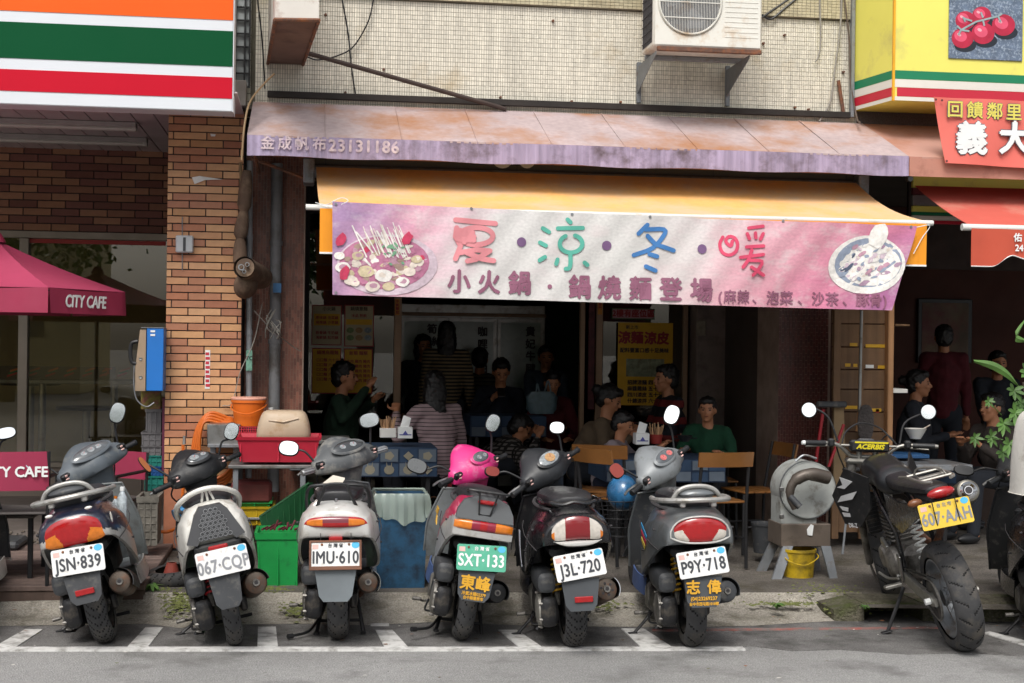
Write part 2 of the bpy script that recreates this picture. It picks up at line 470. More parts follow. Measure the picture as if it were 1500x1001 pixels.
# concrete apron rising to the arcade floor
FZ = .12
b = MB()
edge = [(-60, 918), (215, 914), (262, 920), (330, 915), (430, 914), (540, 916), (640, 911), (760, 916), (880, 918), (1000, 919), (1100, 917), (1180, 912), (1262, 908)]
rows = [(0, .001), (.3, .02), (.6, .05), (1, .105)]
vs = []
for t, z in rows:
 for (x, y) in edge:
  yy = y + (868 - y) * t + (random.uniform(-1.5, 1.5) if 0 < t < 1 else 0)
  vs.append(G(x, yy, z + (.004 if t == 0 else 0)))
n = len(edge)
fs = [(j*n+i, j*n+i+1, (j+1)*n+i+1, (j+1)*n+i) for j in range(3) for i in range(n-1)]
b.add(vs, fs); struct(b, 'concrete_apron', m_conc)
# arcade floor
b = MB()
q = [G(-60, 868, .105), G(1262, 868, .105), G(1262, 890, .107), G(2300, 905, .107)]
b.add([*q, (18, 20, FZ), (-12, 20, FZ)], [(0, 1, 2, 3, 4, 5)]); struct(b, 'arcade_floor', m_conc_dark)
# kerb with a drain opening on the right
b = MB()
def kerb_seg(x0, x1, z0, z1, yb=911, back=.34, zl=None):
 a, c = G(x0, yb, 0), G(x1, yb + (x1-x0)*.008, 0)
 w = Vector((0, back, 0))
 pts = [a, c, c + w, a + w]
 b.add([p + Vector((0, 0, z0)) for p in pts] + [p + Vector((0, .012 if i < 2 else 0, (zl if zl is not None and i in (0, 3) else z1))) for i, p in enumerate(pts)],
  [(0,3,2,1),(4,5,6,7),(0,1,5,4),(1,2,6,5),(2,3,7,6),(3,0,4,7)])
kerb_seg(1222, 1266, -.01, .108, 911, .3, .07); kerb_seg(1352, 2300, -.01, .112); kerb_seg(1266, 1352, .085, .112, 911.8)
b.box(G(1260, 900, 0).x, G(1358, 900, 0).x, G(1300, 900, 0).y + .1, G(1300, 900, 0).y + .12, -.01, .1)
struct(b, 'kerb', m_moss)
# moss patches and dirt at the foot of the apron
def stuff(b, name, m, label=None, cat=None):
 o = b.build(name, m); return tag(o, label, cat, kind='stuff')
b = MB()
rr = random.Random(3)
for (cx, cy, n_, sx, sy) in [(235, 850, 60, 28, 14), (262, 880, 70, 25, 18), (300, 905, 20, 20, 5), (440, 893, 45, 30, 10), (395, 862, 25, 30, 4), (690, 880, 20, 30, 8), (880, 885, 25, 40, 8), (1250, 893, 60, 30, 6), (1150, 884, 40, 50, 3), (1210, 862, 25, 60, 10), (1420, 900, 60, 60, 5)]:
 for k in range(n_*3):
  x, y = cx + rr.gauss(0, sx*.5), cy + rr.gauss(0, sy*.5)
  t = min(1, max(0, (916 - y) / 48)); z = .002 + .103 * t + .004
  p = G(x, y, z); s_ = rr.uniform(.004, .015)
  a = [rr.uniform(.6, 1) * s_ for _ in range(7)]
  b.add([(p.x, p.y, p.z + .003)] + [(p.x + a[i]*math.cos(i*PI*2/7)*1.5, p.y + a[i]*math.sin(i*PI*2/7), p.z - .004) for i in range(7)], [(0, i+1, (i+1) % 7 + 1) for i in range(7)])
stuff(b, 'moss_patches', mat('moss', '#6e7440', .95, var=.4, vs=30, bump=.1, bs=200), 'green moss growing over the concrete beside the parked scooters', 'moss')
b = MB()
for k in range(150):                                                  # leaves, paper scraps and stones on the road
 x, y = rr.uniform(-40, 1540), rr.choice([rr.uniform(925, 1000), rr.uniform(870, 930), rr.uniform(900, 946)])
 p = G(x, y, .012 if y > 918 else .012 + .1*(918-y)/50); s_ = rr.uniform(.003, .011); an = rr.uniform(0, 6)
 b.add([(p.x + s_*math.cos(an+i*1.57)*(1 if i % 2 else 1.8), p.y + s_*math.sin(an+i*1.57), p.z + rr.uniform(0, .004)) for i in range(4)], [(0, 1, 2, 3)])
stuff(b, 'road_litter', mat('litter', (.3,.3,.3), .8, cols=('isl', ['#5a4a38', '#c9c6be', '#8a5a38', '#3c3a36', '#7b7a76', '#6b6f4a'])), 'leaves and scraps scattered on the asphalt and kerb', 'litter')
def weed(px, py, z, n, h, label):
 b = MB(); p = G(px, py, z)
 for k in range(n):
  an = rr.uniform(0, 6.28); l = rr.uniform(.5, 1)*h; d = Vector((math.cos(an), math.sin(an), 0)); s2 = d.cross(Vector((0,0,1)))*h*.13
  m1 = p + d*l*.4 + Vector((0,0,l*.6)); e = p + d*l + Vector((0,0,l*.5*rr.uniform(.2,1.2)))
  b.add([p, m1+s2, e, m1-s2], [(0,1,2,3)])
 tag(b.build('weed', m_leaf, smooth=0), label, 'weed')
weed(1138, 893, .06, 22, .07, 'small green weed in the kerb crack below the yellow bucket')
weed(222, 868, .09, 30, .09, 'tufts of green weed beside the wooden deck corner')
weed(1266, 893, .1, 14, .05, 'tiny green weed beside the drain opening')
# ---------------------------------------------------------------- wooden deck on the left
DZ = .16
dl, dr = G(-420, 856, DZ), G(207, 856, DZ)
DY0 = 8.75; DY1 = F + .02
deck = thing('wooden_deck', 'weathered grey brown wooden deck in front of the shop window', 'deck', (-3.2, DY0, 0)); deck['kind'] = 'structure'
b = MB(); nb = 17; w = (DY1-DY0)/nb; xr = PY(212, 854, DY0).x
for i in range(nb):
 b.box(-6.5, xr + (0.0), DY0+i*w+.004, DY0+(i+1)*w-.004, DZ-.03, DZ+random.uniform(-.001, .001), .003)
o = b.build('deck_boards', mat('deck_wood', '#6d5c55', .85, var=.25, vs=4, rnd=.22, bump=.06, bs=60, streak=.2), deck, world=True); o['kind'] = 'stuff'
b = MB(); b.box(-6.5, xr-.01, DY0+.012, DY0+.04, .062, DZ-.032, .003); b.build('fascia_board', mat('deck_fascia', '#57473f', .85, var=.25, vs=4, bump=.05, streak=.2), deck, world=True)
b = MB(); b.box(xr-.035, xr-.005, DY0+.05, DY1, .0, DZ-.032, .003); b.build('side_board', mat('deck_fascia', '#57473f'), deck, world=True)
# pebble faced step and raised shop floor
SX0 = PY(243, 420, F).x; SX1 = PY(355, 420, F).x
b = MB(); b.box(-9, SX0-.003, F+.05, 19.9, .1, .255); struct(b, 'shop_plinth', mat('grey_floor_tile', '#7b716a', .5, var=.12, vs=3))
b = MB()
pn = int(430)
for i in range(pn):
 x = rr.uniform(-4.6, SX0-.02); z = rr.uniform(.165, .25); r_ = rr.uniform(.006, .012)
 b.ell((x, F+.048, z), (r_, .006, r_*.8), 6, 4)
stuff(b, 'pebble_facing', mat('pebbles', (.3,.3,.3), .7, cols=('isl', ['#6f6a63', '#4c4742', '#8b857a', '#3a3734', '#7b6f60'])), 'small grey pebbles set along the front of the shop step', 'pebbles')
# ================================================================ BUILDING SHELL
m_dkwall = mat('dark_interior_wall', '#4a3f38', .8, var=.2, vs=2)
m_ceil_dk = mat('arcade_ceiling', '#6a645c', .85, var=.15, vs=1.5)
bld = thing('building', 'tiled concrete building above the shopfronts with cream mosaic upper wall', 'building', (0, F, 0)); bld['kind'] = 'structure'
CZ = 3.29
WX0 = PY(374, 100, F).x; WX1 = PY(1252, 100, F).x
WZ0 = PY(846, 160, F).z
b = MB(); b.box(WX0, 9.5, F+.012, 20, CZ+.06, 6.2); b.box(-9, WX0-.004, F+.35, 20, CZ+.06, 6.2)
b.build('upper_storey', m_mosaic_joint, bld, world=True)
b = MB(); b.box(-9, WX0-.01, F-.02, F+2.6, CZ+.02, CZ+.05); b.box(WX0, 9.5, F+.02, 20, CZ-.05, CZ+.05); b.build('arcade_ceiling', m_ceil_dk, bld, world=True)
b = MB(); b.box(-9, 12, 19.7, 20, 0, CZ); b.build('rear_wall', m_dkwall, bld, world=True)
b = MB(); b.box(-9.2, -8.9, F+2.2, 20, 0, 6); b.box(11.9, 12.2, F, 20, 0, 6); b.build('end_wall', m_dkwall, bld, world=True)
# partitions between the shops
PX0 = PY(372, 420, F+.35).x; PX1 = PY(446, 420, F+.35).x
QX0 = PY(1140, 600, F+.35).x; QX1 = PY(1216, 600, F+.35).x
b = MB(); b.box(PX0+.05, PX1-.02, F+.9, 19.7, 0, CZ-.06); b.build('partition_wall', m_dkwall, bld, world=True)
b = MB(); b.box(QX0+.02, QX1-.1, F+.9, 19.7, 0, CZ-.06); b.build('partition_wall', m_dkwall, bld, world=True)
# mosaic upper wall: thousands of small tiles joined
def tile_sheet(x0, x1, z0, z1, Y, tw, th, gap, dep, name, m, parent, bond=0, face='y', jit=.0012):
 V = []; Fc = []
 nc = int((x1-x0)/tw); nr = int((z1-z0)/th)
 rs = np.random.RandomState(5)
 for r_ in range(nr):
  for c_ in range(nc):
   a = x0 + c_*tw + gap/2; d = z0 + r_*th + gap/2
   if bond == 1 and r_ % 2: a += tw/2
   if bond == 2 and c_ % 2: d += th/2
   a2, d2 = min(a+tw-gap, x1), min(d+th-gap, z1)
   y = -rs.uniform(0, jit); t1, t2 = rs.uniform(-jit, jit, 2)*.5; k = len(V)
   pts = [(a, y, d), (a2, y+t1, d), (a2, y+t1+t2, d2), (a, y+t2, d2)]
   q = [(p[0], Y-dep+p[1], p[2]) for p in pts] + [(p[0], Y, p[2]) for p in pts]
   if face == 'x': q = [(Y + dep - p[1] + 0*i if i < 4 else Y, F + (p[0]), p[2]) for i, p in enumerate(q)]
   V += q; Fc += [(k, k+1, k+2, k+3), (k, k+4, k+5, k+1), (k+1, k+5, k+6, k+2), (k+2, k+6, k+7, k+3), (k+3, k+7, k+4, k)]
 b = MB(); b.v = V; b.f = Fc; b.mi = [0]*len(Fc)
 o = b.build(name, m, parent, world=True, smooth=0, fix=False); o['kind'] = 'stuff'; return o
beltz = PY(846, 12, F).z
tile_sheet(WX0, WX1+.05, WZ0-.12, beltz-.004, F+.012, .0178, .0335, .003, .006, 'mosaic_tiles', m_mosaic_wall, bld)
b = MB(); b.box(WX0, WX1+.1, F-.02, F+.011, beltz, 5.2); b.build('wall_belt', m_mosaic_joint, bld, world=True)
tile_sheet(WX0, WX1+.1, beltz+.003, 4.4, F-.02, .034, .022, .003, .006, 'belt_tiles', mat('cream_mosaic_belt', '#b5ab8e', .4, var=.12, vs=2, rnd=.12, dirt=('#7c6d50', .4, 3)), bld)
# left return wall tiles behind the sign end
tile_sheet(PY(352, 60, F+.36).x-.35, WX0-.03, WZ0-.1, 4.6, F+.35, .062, .062, .006, .006, 'return_tiles', m_mosaic_wall, bld)
# dark steel beam at the top of the awning, bolt anchors in the wall
b = MB()
A0, A1 = PY(392, 131, F-.03), PY(1245, 180, F-.03)
b.box(A0.x, A1.x, F-.05, F-.012, PY(400, 136, F-.03).z-.035, PY(400, 136, F-.03).z+.012, .004); b.build('wall_beam', mat('black_beam', '#2a2522', .8, var=.3, vs=6), bld, world=True)
for (x, y) in [(477, 22), (562, 102), (506, 136), (489, 139), (733, 143), (810, 31), (837, 149), (909, 150), (938, 113), (1149, 52), (1164, 158), (1184, 161), (1235, 106), (1118, 64)]:
 p = PY(x, y, F); b = MB(); b.cyl(p+Vector((0, .002, 0)), p-Vector((0, .022, 0)), .011, .008, 8); b.build('wall_bolt', m_rust, bld, world=True)
# ================================================================ LEFT BRICK COLUMN
TL, TH, JT = .235, .0551, .0075
tile_cache = {}
def tile_mesh(w, h, m):
 k = (round(w, 3), round(h, 3), m.name)
 if k not in tile_cache:
  b = MB(); b.box(-w/2, w/2, -.012, .004, -h/2, h/2, .002); tile_cache[k] = b.mesh('brick', m, 30)
 return tile_cache[k]
def brick_field(parent, x0, x1, z0, z1, Y, tl, th, m, ph=0.0, jt=JT, seed=1):
 n = int(round((z1-z0)/th)); th = (z1-z0)/n; rs = random.Random(seed)
 for i in range(n):
  x = x0 - ((i % 2)*.5 + ph) % 1.0 * tl
  while x < x1:
   a, c = max(x, x0), min(x+tl, x1)
   if c-a > .02:
    me = tile_mesh(c-a-jt, th-jt, m)
    place('brick', me, parent, ((a+c)/2, Y+rs.uniform(-.0012, .0012), z0+(i+.5)*th))
   x += tl
colm = thing('brick_column', 'orange and brown brick tiled column between the two shops', 'column', ((SX0+SX1)/2, F+.2, .1))
b = MB(); b.box(SX0+.004, SX1-.004, F+.012, F+.6, .1, CZ+.015); b.build('column_core', m_joint, colm, world=True)
zb = PY(300, 709, F).z
brick_field(colm, SX0, SX1, zb, CZ+.01, F+.012, TL, TH, m_brick, .33)
for i in range(4):
 w = (SX1-SX0)/4
 for k, (za, zc) in enumerate([(.125, zb-.02)]):
  b = MB(); b.box(-w/2+.004, w/2-.004, -.012, .003, -(zc-za)/2, (zc-za)/2, .003)
  o = place('brick', b.mesh('brick', m_brick, 30), colm, (SX0+(i+.5)*w, F+.012, (za+zc)/2))
# right flank of the column, in small brown mosaic
m_b2 = mat('brown_mosaic_light', '#8a5a4a', .38, var=.15, vs=6, rnd=.35)
pil = thing('mosaic_pillar', 'dark brown mosaic pillar behind the grey drain pipes', 'pillar', ((PX0+PX1)/2, F+.5, .1))
b = MB(); b.box(SX1+.002, PX1, F+.36, F+.9, .1, CZ-.06); b.build('pillar_core', m_brown_joint, pil, world=True)
tile_sheet(SX1+.004, PX1, .13, CZ-.07, F+.36, .0215, .056, .003, .005, 'mosaic_tiles', m_b2, pil, bond=2)
pil2 = thing('mosaic_pillar', 'dark red brown mosaic pillar between the noodle shop and the right restaurant', 'pillar', ((QX0+QX1)/2, F+.5, .1))
b = MB(); b.box(QX0, QX1, F+.36, F+.9, .1, CZ-.06); b.build('pillar_core', m_brown_joint, pil2, world=True)
tile_sheet(QX0, QX1, .13, CZ-.07, F+.36, .0215, .056, .003, .005, 'mosaic_tiles', mat('brown_mosaic_dark', '#5a3029', .38, var=.15, vs=6, rnd=.3), pil2, bond=2)
# ================================================================ LEFT SHOP
BY = F + 2.3
wz1 = PY(120, 345, BY).z; wz0 = PY(120, 677, BY).z; wxl = -8.8; wxr = PY(243, 500, BY).x + .5
bw = thing('brick_wall', 'shaded brown brick tile wall above the shop window', 'wall', (-4, BY, wz1)); bw['kind'] = 'structure'
b = MB(); b.box(wxl, wxr, BY+.012, BY+.2, wz1+.0, CZ+.01); b.build('wall_core', m_joint, bw, world=True)
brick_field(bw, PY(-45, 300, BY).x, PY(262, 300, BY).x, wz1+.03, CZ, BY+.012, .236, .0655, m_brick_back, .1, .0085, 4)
ceil = thing('ceiling', 'grey brown panelled ceiling under the striped shop sign', 'ceiling', (-3.5, F+1, CZ)); ceil['kind'] = 'structure'
m_panel = mat('ceiling_panel', '#c4b8b8', .55, var=.06, vs=3, rnd=-.06)
cx = PY(357, 170, F).x - .0
b = MB(); b.box(-.158/2, .158/2, 0, BY-F+.9, 0, .012, .003); pm = b.mesh('panel', m_panel, 30)
x = cx - .08
while x > -5.4:
 place('panel', pm, ceil, (x, F-.88, CZ-.016)); x -= .1645
m_tube = mat('lamp_tube', '#c9c6bd', .3, var=.03)
for k, (y, xr_, lab) in enumerate([(190, 200, 'unlit twin fluorescent ceiling lamp nearer the street'), (212, 216, 'unlit fluorescent ceiling lamp nearer the brick wall')]):
 zz = CZ-.07; p = G(xr_, y, zz) if False else CAM + ray(xr_, y) * ((zz-EYE)/ray(xr_, y).z)
 lamp = thing('ceiling_lamp', lab, 'lamp', (p.x-.6, p.y, zz), group='ceiling lamps under the striped sign')
 b = MB(); b.box(p.x-2.4, p.x, p.y-.045, p.y+.045, zz+.01, CZ-.018, .006); b.build('lamp_housing', mat('lamp_housing', '#a19c98', .5), lamp, world=True)
 b = MB(); b.cyl((p.x-2.35, p.y-.02, zz), (p.x-.03, p.y-.02, zz), .013, n=8); b.cyl((p.x-2.35, p.y+.02, zz), (p.x-.03, p.y+.02, zz), .013, n=8); b.build('lamp_tube', m_tube, lamp, world=True)
 b = MB(); b.box(p.x-.03, p.x, p.y-.04, p.y+.04, zz-.015, zz+.012, .003); b.build('lamp_cap', m_tube, lamp, world=True)
# window
win = thing('shop_window', 'large shop window with bronze aluminium frame left of the brick column', 'window', (-4, BY, .25))
b = MB(); b.box(wxl, wxr, BY-.03, BY+.05, wz1-.035, wz1+.028, .004)
b.box(wxl, wxr, BY-.04, BY+.05, wz0-.045, wz0, .004); b.build('window_frame', m_alu, win, world=True)
a, c = PY(28, 500, BY), PY(42, 500, BY)
b = MB(); b.box(a.x, c.x, BY-.05, BY+.05, wz0, wz1-.036, .004); b.build('mullion', m_alu, win, world=True)
b = MB(); b.box(wxl, a.x, BY+.0, BY+.008, wz0, wz1-.036); b.build('pane', m_glass, win, world=True)
b = MB(); b.box(c.x, wxr, BY+.0, BY+.008, wz0, wz1-.036); b.build('pane', m_glass, win, world=True)
b = MB(); b.box(c.x, PY(243, 350, BY).x, BY-.006, BY-.002, wz1-.075, wz1-.038); b.build('red_film', mat('red_film', '#a32b24', .5), win, world=True)
b = MB(); b.box(wxl, wxr, BY-.01, BY+.05, .25, wz0-.047, .004); b.build('window_apron', mat('beige_panel', '#8d7f72', .5, var=.08, vs=3), win, world=True)
b = MB()
for x_ in (90, 150, 208): p = PY(x_, 690, BY-.012); b.box(p.x-.004, p.x+.004, BY-.014, BY-.0101, .27, wz0-.055)
b.build('panel_joint', m_joint, win, world=True)
# inside: back wall, window counter with pennant stickers, pedestal tables
b = MB(); b.box(-8.8, SX1-.1, BY+3.2, BY+3.3, .25, CZ); struct(b, 'shop_back_wall', mat('shop_back_wall', '#b3a684', .8, var=.1, vs=1))
b = MB(); b.box(-8.8, SX1-.1, BY+.1, BY+3.2, .256, .27); struct(b, 'shop_floor', mat('shop_floor', '#5a5248', .3))
ctr = thing('window_counter', 'narrow grey counter inside the shop window', 'counter', (-4, BY+1.2, .25))
c0 = PY(-100, 556, BY+1.2); c1 = PY(192, 559, BY+1.2)
b = MB(); b.box(c0.x, c1.x, BY+1.2, BY+1.55, c1.z-.03, c1.z+.01, .006); b.build('counter_top', m_galv, ctr, world=True)
for x_ in (62, 167): p = PY(x_, 600, BY+1.4); b = MB(); b.cyl((p.x, p.y, .27), (p.x, p.y, c1.z-.03), .035, n=12); b.build('leg', m_steel, ctr, world=True)
b = MB(); b.box(c0.x, c1.x, BY+.095, BY+.10, PY(100, 556, BY+.1).z, PY(100, 537, BY+.1).z); b.build('sticker_band', mat('sticker_band', '#4b463a', .5), win, world=True)
rr2 = [('#c8692c', '#1d7a4c', '#b6302c')]
for i, x_ in enumerate((22, 51, 78, 105, 132, 157, 183)):
 p = PY(x_, 546, BY+.09); s_ = .042
 for j, cc in enumerate(('#b8662c', '#1d6a44', '#a6302c')):
  if i == 5 and j == 1: continue
  b = MB(); z0 = p.z+.03-j*.021; x0_ = p.x - j*.012
  b.add([(x0_-s_, p.y, z0-.028), (x0_+s_, p.y, z0+.0), (x0_+s_, p.y, z0+.018), (x0_-s_, p.y, z0-.010)], [(0,1,2,3)])
  b.build('window_sticker', mat('sticker_'+cc[1:], cc, .5), win, world=True, smooth=0)
text_mb('7', .1, face_M((PY(157, 546, BY+.08))), .03).build('lettering', mat('sticker_a6302c', '#a6302c'), win, world=True, smooth=0)
for (x_, y_, yy, sc_) in [(127, 596, BY+2.2, 1), (45, 560, BY+2.6, 1.3)]:
 p = PY(x_, y_, yy)
 t = thing('pedestal_table', 'round bar table with steel pedestal seen %s through the shop window' % ('dimly' if sc_ == 1 else 'behind the mullion'), 'table', (p.x, p.y, .27))
 b = MB(); b.cyl((p.x, p.y, p.z-.03), (p.x, p.y, p.z), .3, n=28); b.build('tabletop', mat('dark_top', '#2b2622', .4), t, world=True)
 b = MB(); b.cyl((p.x, p.y, .27), (p.x, p.y, p.z-.03), .04, n=12); b.lathe([(.22, .27), (.2, .29), (.05, .31)], (p.x, p.y, 0)); b.build('pedestal', m_steel, t, world=True)
# striped sign of the convenience shop
SY = F - .9
zt = {}
def zs(y): return PY(341, y, SY).z
sg = thing('striped_sign', 'big illuminated style sign box with orange, green and red stripes on white', 'sign', (-4, SY, zs(164)))
rx = PY(341.5, 100, SY).x
b = MB(); b.box(-7.5, rx, SY+.002, SY+.22, zs(164), 5.0, .006); b.build('sign_box', mat('sign_white', S('#dfe3e8', .9), .5, var=.02, vs=2, spec=.2), sg, world=True)
for nm, ya, yb_, cc in [('orange_stripe', -60, 30, '#ff6a26'), ('green_stripe', 46, 98, '#02683c'), ('red_stripe', 114, 145, '#e61a36')]:
 b = MB(); b.box(-7.5, rx-.004, SY-.002, SY+.001, zs(yb_), zs(ya)); b.build(nm, mat(nm, S(cc, {'o': .8, 'g': .5, 'r': .66}[nm[0]]), .55, var=.02, vs=2, spec=.12), sg, world=True)
b = MB(); b.box(rx-.001, rx+.004, SY-.004, SY+.22, zs(164)-.002, 5.0); b.build('end_trim', mat('sign_white', '#dfe3e8'), sg, world=True)
# lattice window and beige boxing right of the sign
lat = thing('lattice_window', 'narrow window with dark square lattice beside the striped sign', 'window', (PY(355, 100, F+.2).x, F+.2, PY(355, 170, F+.2).z))
x0, x1 = PY(344, 60, F+.2).x, PY(367, 60, F+.2).x; z0, z1 = PY(355, 128, F+.2).z, PY(355, -60, F+.2).z
b = MB(); b.box(x0, x1, F+.22, F+.23, z0, z1); b.build('pane', mat('frosted_pane', '#aab0b0', .3, var=.1, vs=3), lat, world=True)
b = MB()
for xx in (x0, (x0+x1)/2+.01, x1-.012): b.box(xx, xx+.012, F+.19, F+.215, z0, z1)
z = z0
while z < z1: b.box(x0, x1, F+.192, F+.213, z, z+.010); z += .098
b.build('lattice', m_black, lat, world=True)
b = MB(); b.box(x0-.01, PY(360, 150, F-.1).x, F-.1, F+.1, CZ+.03, z0, .004); b.build('boxing', mat('beige_trim', '#9b948c', .5), lat, world=True)
# ================================================================ AWNINGS
m_ptop = mat('purple_awning_top', '#b4a2a2', .75, var=.14, vs=1.4, streak=.14, dirt=('#a3714c', .60, 1.7), bump=.02, bs=40)
m_pval = mat('purple_valance', '#a092ac', .7, var=.12, vs=2.2, dirt=('#5f5058', .50, 5), streak=.32, bump=.02)
FY = F - .8
zft = PY(846, 213, FY).z; zfb = PY(846, 242.5, FY).z; zbk = PY(816, 165, F-.02).z
xl_f, xr_f = PY(362, 200, FY).x, PY(1331, 230, FY).x
xl_b, xr_b = PY(371, 150, F).x, PY(1262, 180, F).x
aw = thing('purple_awning', 'long faded purple metal awning with rust streaks above the noodle shop', 'awning', ((xl_f+xr_f)/2, F-.4, zfb))
b = MB()
nse = 7
b.sheet(lambda u, v: (xl_f+(xr_f-xl_f)*u + ((xl_b-xl_f)*(1-u)+(xr_b-xr_f)*u)*v, FY+(F-.02-FY)*v, zft+(zbk-zft)*v + .004*math.sin(u*60)*v*(1-v)), 120, 3, (0, 0, -.012))
b.build('top_sheet', m_ptop, aw, world=True)
for k in range(1, 9):
 u = k/9; b = MB()
 b.tube([(xl_f+(xr_f-xl_f)*u, FY, zft+.003), (xl_b+(xr_b-xl_b)*(u*1.0), F-.03, zbk+.003)], .0035, 5); b.build('sheet_seam', m_ptop, aw, world=True)
def val(u, v): return (xl_f+(xr_f-xl_f)*u, FY-.004+.0022*math.sin(u*560)+.006*math.sin(u*23), zft-.002+(zfb-zft)*v+(.006*math.sin(u*31) if v > .5 else 0))
b = MB(); b.sheet(val, 620, 3, (0, .008, 0)); b.build('valance', m_pval, aw, world=True)
b = MB(); b.box(xl_f, xl_f+.012, FY+.006, F, zft-.02, zft-.0); b.add([(xl_f+.002, FY+.006, zfb), (xl_f+.002, FY+.006, zft-.013), (xl_b+.002, F-.03, zbk-.013), (xl_b+.002, F-.03, zft)], [(0,1,2,3)])
b.build('end_panel', m_pval, aw, world=True)
b = MB(); b.tube([(xl_f+.05, FY+.02, zfb+.01), (xl_f+.05, F, zfb-.02)], .012, 6); b.tube([(xl_f+.02, FY+.03, zfb+.012), (xr_f-.02, FY+.03, zfb+.012)], .012, 6)
b.build('frame_tube', m_rust, aw, world=True)
m_faded = mat('faded_print', '#c4b2b4', .7, var=.25, vs=30, dirt=('#a590ae', .5, 25))
for ch, x_ in zip('金成帆布', (392, 417, 442, 468)):
 p = PY(x_, 210.5+(x_-392)*.03, FY-.012); text_mb(ch, 19*mpp(p)*1.1, face_M(p), .025).build('lettering', m_faded, aw, world=True, smooth=0, fix=False)
p = PY(533, 215.5, FY-.012); text_mb('23131186', 21*mpp(p)*1.15, face_M(p), .03, space=1.08).build('lettering', m_faded, aw, world=True, smooth=0, fix=False)
# salmon continuation on the right
m_stop = mat('salmon_awning_top', '#b48a7c', .75, var=.12, vs=1.6, dirt=('#a0694c', .55, 1.8))
aw2 = thing('salmon_awning', 'brownish salmon awning continuing right of the purple awning', 'awning', (xr_f+1, F-.4, zfb))
b = MB()
b.sheet(lambda u, v: (xr_f+.004+4.4*u + ((xr_b-xr_f)*(1-u))*v, FY+(F-.02-FY)*v, zft-.003+(zbk-zft)*v), 20, 3, (0, 0, -.012))
b.build('top_sheet', m_stop, aw2, world=True)
b = MB(); b.sheet(lambda u, v: (xr_f+.006+4.4*u, FY-.003+.004*math.sin(u*40), zft-.004+(zfb-zft+.0)*v), 120, 2, (0, .008, 0)); b.build('valance', mat('salmon_valance', '#b5806f', .7, var=.12, vs=3, dirt=('#8f5f50', .3, 4)), aw2, world=True)
# corner boss and thin steel arms
b = MB(); b.cyl(PY(1334, 262, FY), PY(1334, 262, FY)+Vector((0, .05, 0)), .02, n=10); b.build('corner_bolt', m_black, aw2, world=True)
# dark signboard behind the retractable awning
sb = thing('dark_signboard', 'dark olive signboard half hidden between the purple and the orange awning', 'sign', (1, F-.2, 2.8))
x0, x1 = PY(455, 240, F-.2).x, PY(1262, 260, F-.2).x
b = MB(); b.box(x0, x1, F-.2, F-.12, PY(850, 275, F-.2).z, PY(850, 205, F-.2).z, .004); b.build('board', mat('olive_board', '#454238', .6, var=.1, vs=2), sb, world=True)
b = MB()
for x_ in (477, 757, 1045, 1240): p = PY(x_, 245, F-.205); b.box(p.x-.003, p.x+.003, F-.203, F-.2, p.z-.14, p.z+.13)
b.build('board_joint', m_joint, sb, world=True)
b = MB();
for (cx_, r1) in ((736, 15), (772, 13)):
 p = PY(cx_, 233, F-.2); k = mpp(p)
 pts = [(p.x+math.cos(a_)*r1*k, F-.206, p.z + math.sin(a_)*14*k) for a_ in [PI+PI*i/10 for i in range(11)]]
 b.prism(pts, (0, .005, 0))
b.build('white_emblem', mat('cream_print', '#dcdccb', .5), sb, world=True)
# orange retractable awning
m_or = mat('orange_canvas', '#f0b46a', .8, var=.08, vs=2.0, dirt=('#d8b894', .70, 1.8), streak=.08, bump=.015, bs=300)
m_or_top = m_or
m_orv = mat('orange_canvas_bright', '#e8951f', .75, var=.08, vs=3, streak=.08)
OY = F - 1.34; OB = F - .28
oa = thing('orange_awning', 'sun bleached orange retractable canvas awning over the shopfront', 'awning', (.8, OY, 2.2))
ozf = PY(850, 311, OY).z; ozb = PY(850, 256, OB).z; ozv = PY(1352, 384, OY).z
oxl_b, oxr_b = PY(463, 247, OB).x, PY(1254, 268, OB).x
oxl, oxr = PY(469, 292, OY).x, PY(1357, 325, OY).x
def orange(u, v):
 x = oxl_b+(oxr_b-oxl_b)*u + ((oxl-oxl_b)*(1-u)+(oxr-oxr_b)*u)*(v**(1.25 if u > .5 else 1))
 sag = -.055*math.sin(PI*v)*(1 if True else 0)
 return (x, OB+(OY-OB)*v, ozb+(ozf-ozb)*v + sag + .006*math.sin(u*19+v*3)*v)
b = MB(); b.sheet(orange, 60, 10, (0, 0, -.004)); b.build('canopy', m_or, oa, world=True)
b = MB(); b.sheet(lambda u, v: (oxl+(oxr-oxl)*u, OY-.01+.006*math.sin(u*90)*v, ozf-.02+(ozv-ozf)*v), 120, 3, (0, .004, 0)); b.build('valance', m_orv, oa, world=True)
b = MB(); b.box(oxl, oxr, OY-.011, OY-.004, ozv-.032, ozv-.02, .001); b.build('valance_hem', m_ink_white, oa, world=True)
b = MB(); b.cyl((oxl-.09, OY+.01, ozf-.012), (oxr+.05, OY+.01, ozf-.012), .019, n=12); b.build('front_bar', m_white_enamel, oa, world=True)
b = MB(); b.cyl((oxl_b-.03, OB+.03, ozb-.03), (oxr_b+.03, OB+.03, ozb-.03), .045, n=14); b.build('roller', m_galv, oa, world=True)
for sx in (0, 1):
 x = (oxl_b+.14) if sx == 0 else (oxr_b-.14)
 x2 = (oxl+.5) if sx == 0 else (oxr-.6)
 b = MB(); b.tube([(x, OB, ozb-.08), (x2+(.25 if sx else -.25), (OB+OY)/2, (ozb+ozf)/2-.1), (x2, OY+.02, ozf-.02)], .016, 8); b.build('folding_arm', m_white_enamel, oa, world=True)
 b = MB(); b.box((oxl_b-.09) if sx == 0 else (oxr_b+.01), (oxl_b-.01) if sx == 0 else (oxr_b+.09), OB-.04, OB+.2, ozb-.12, ozb+.06, .01); b.build('side_bracket', m_galv, oa, world=True)
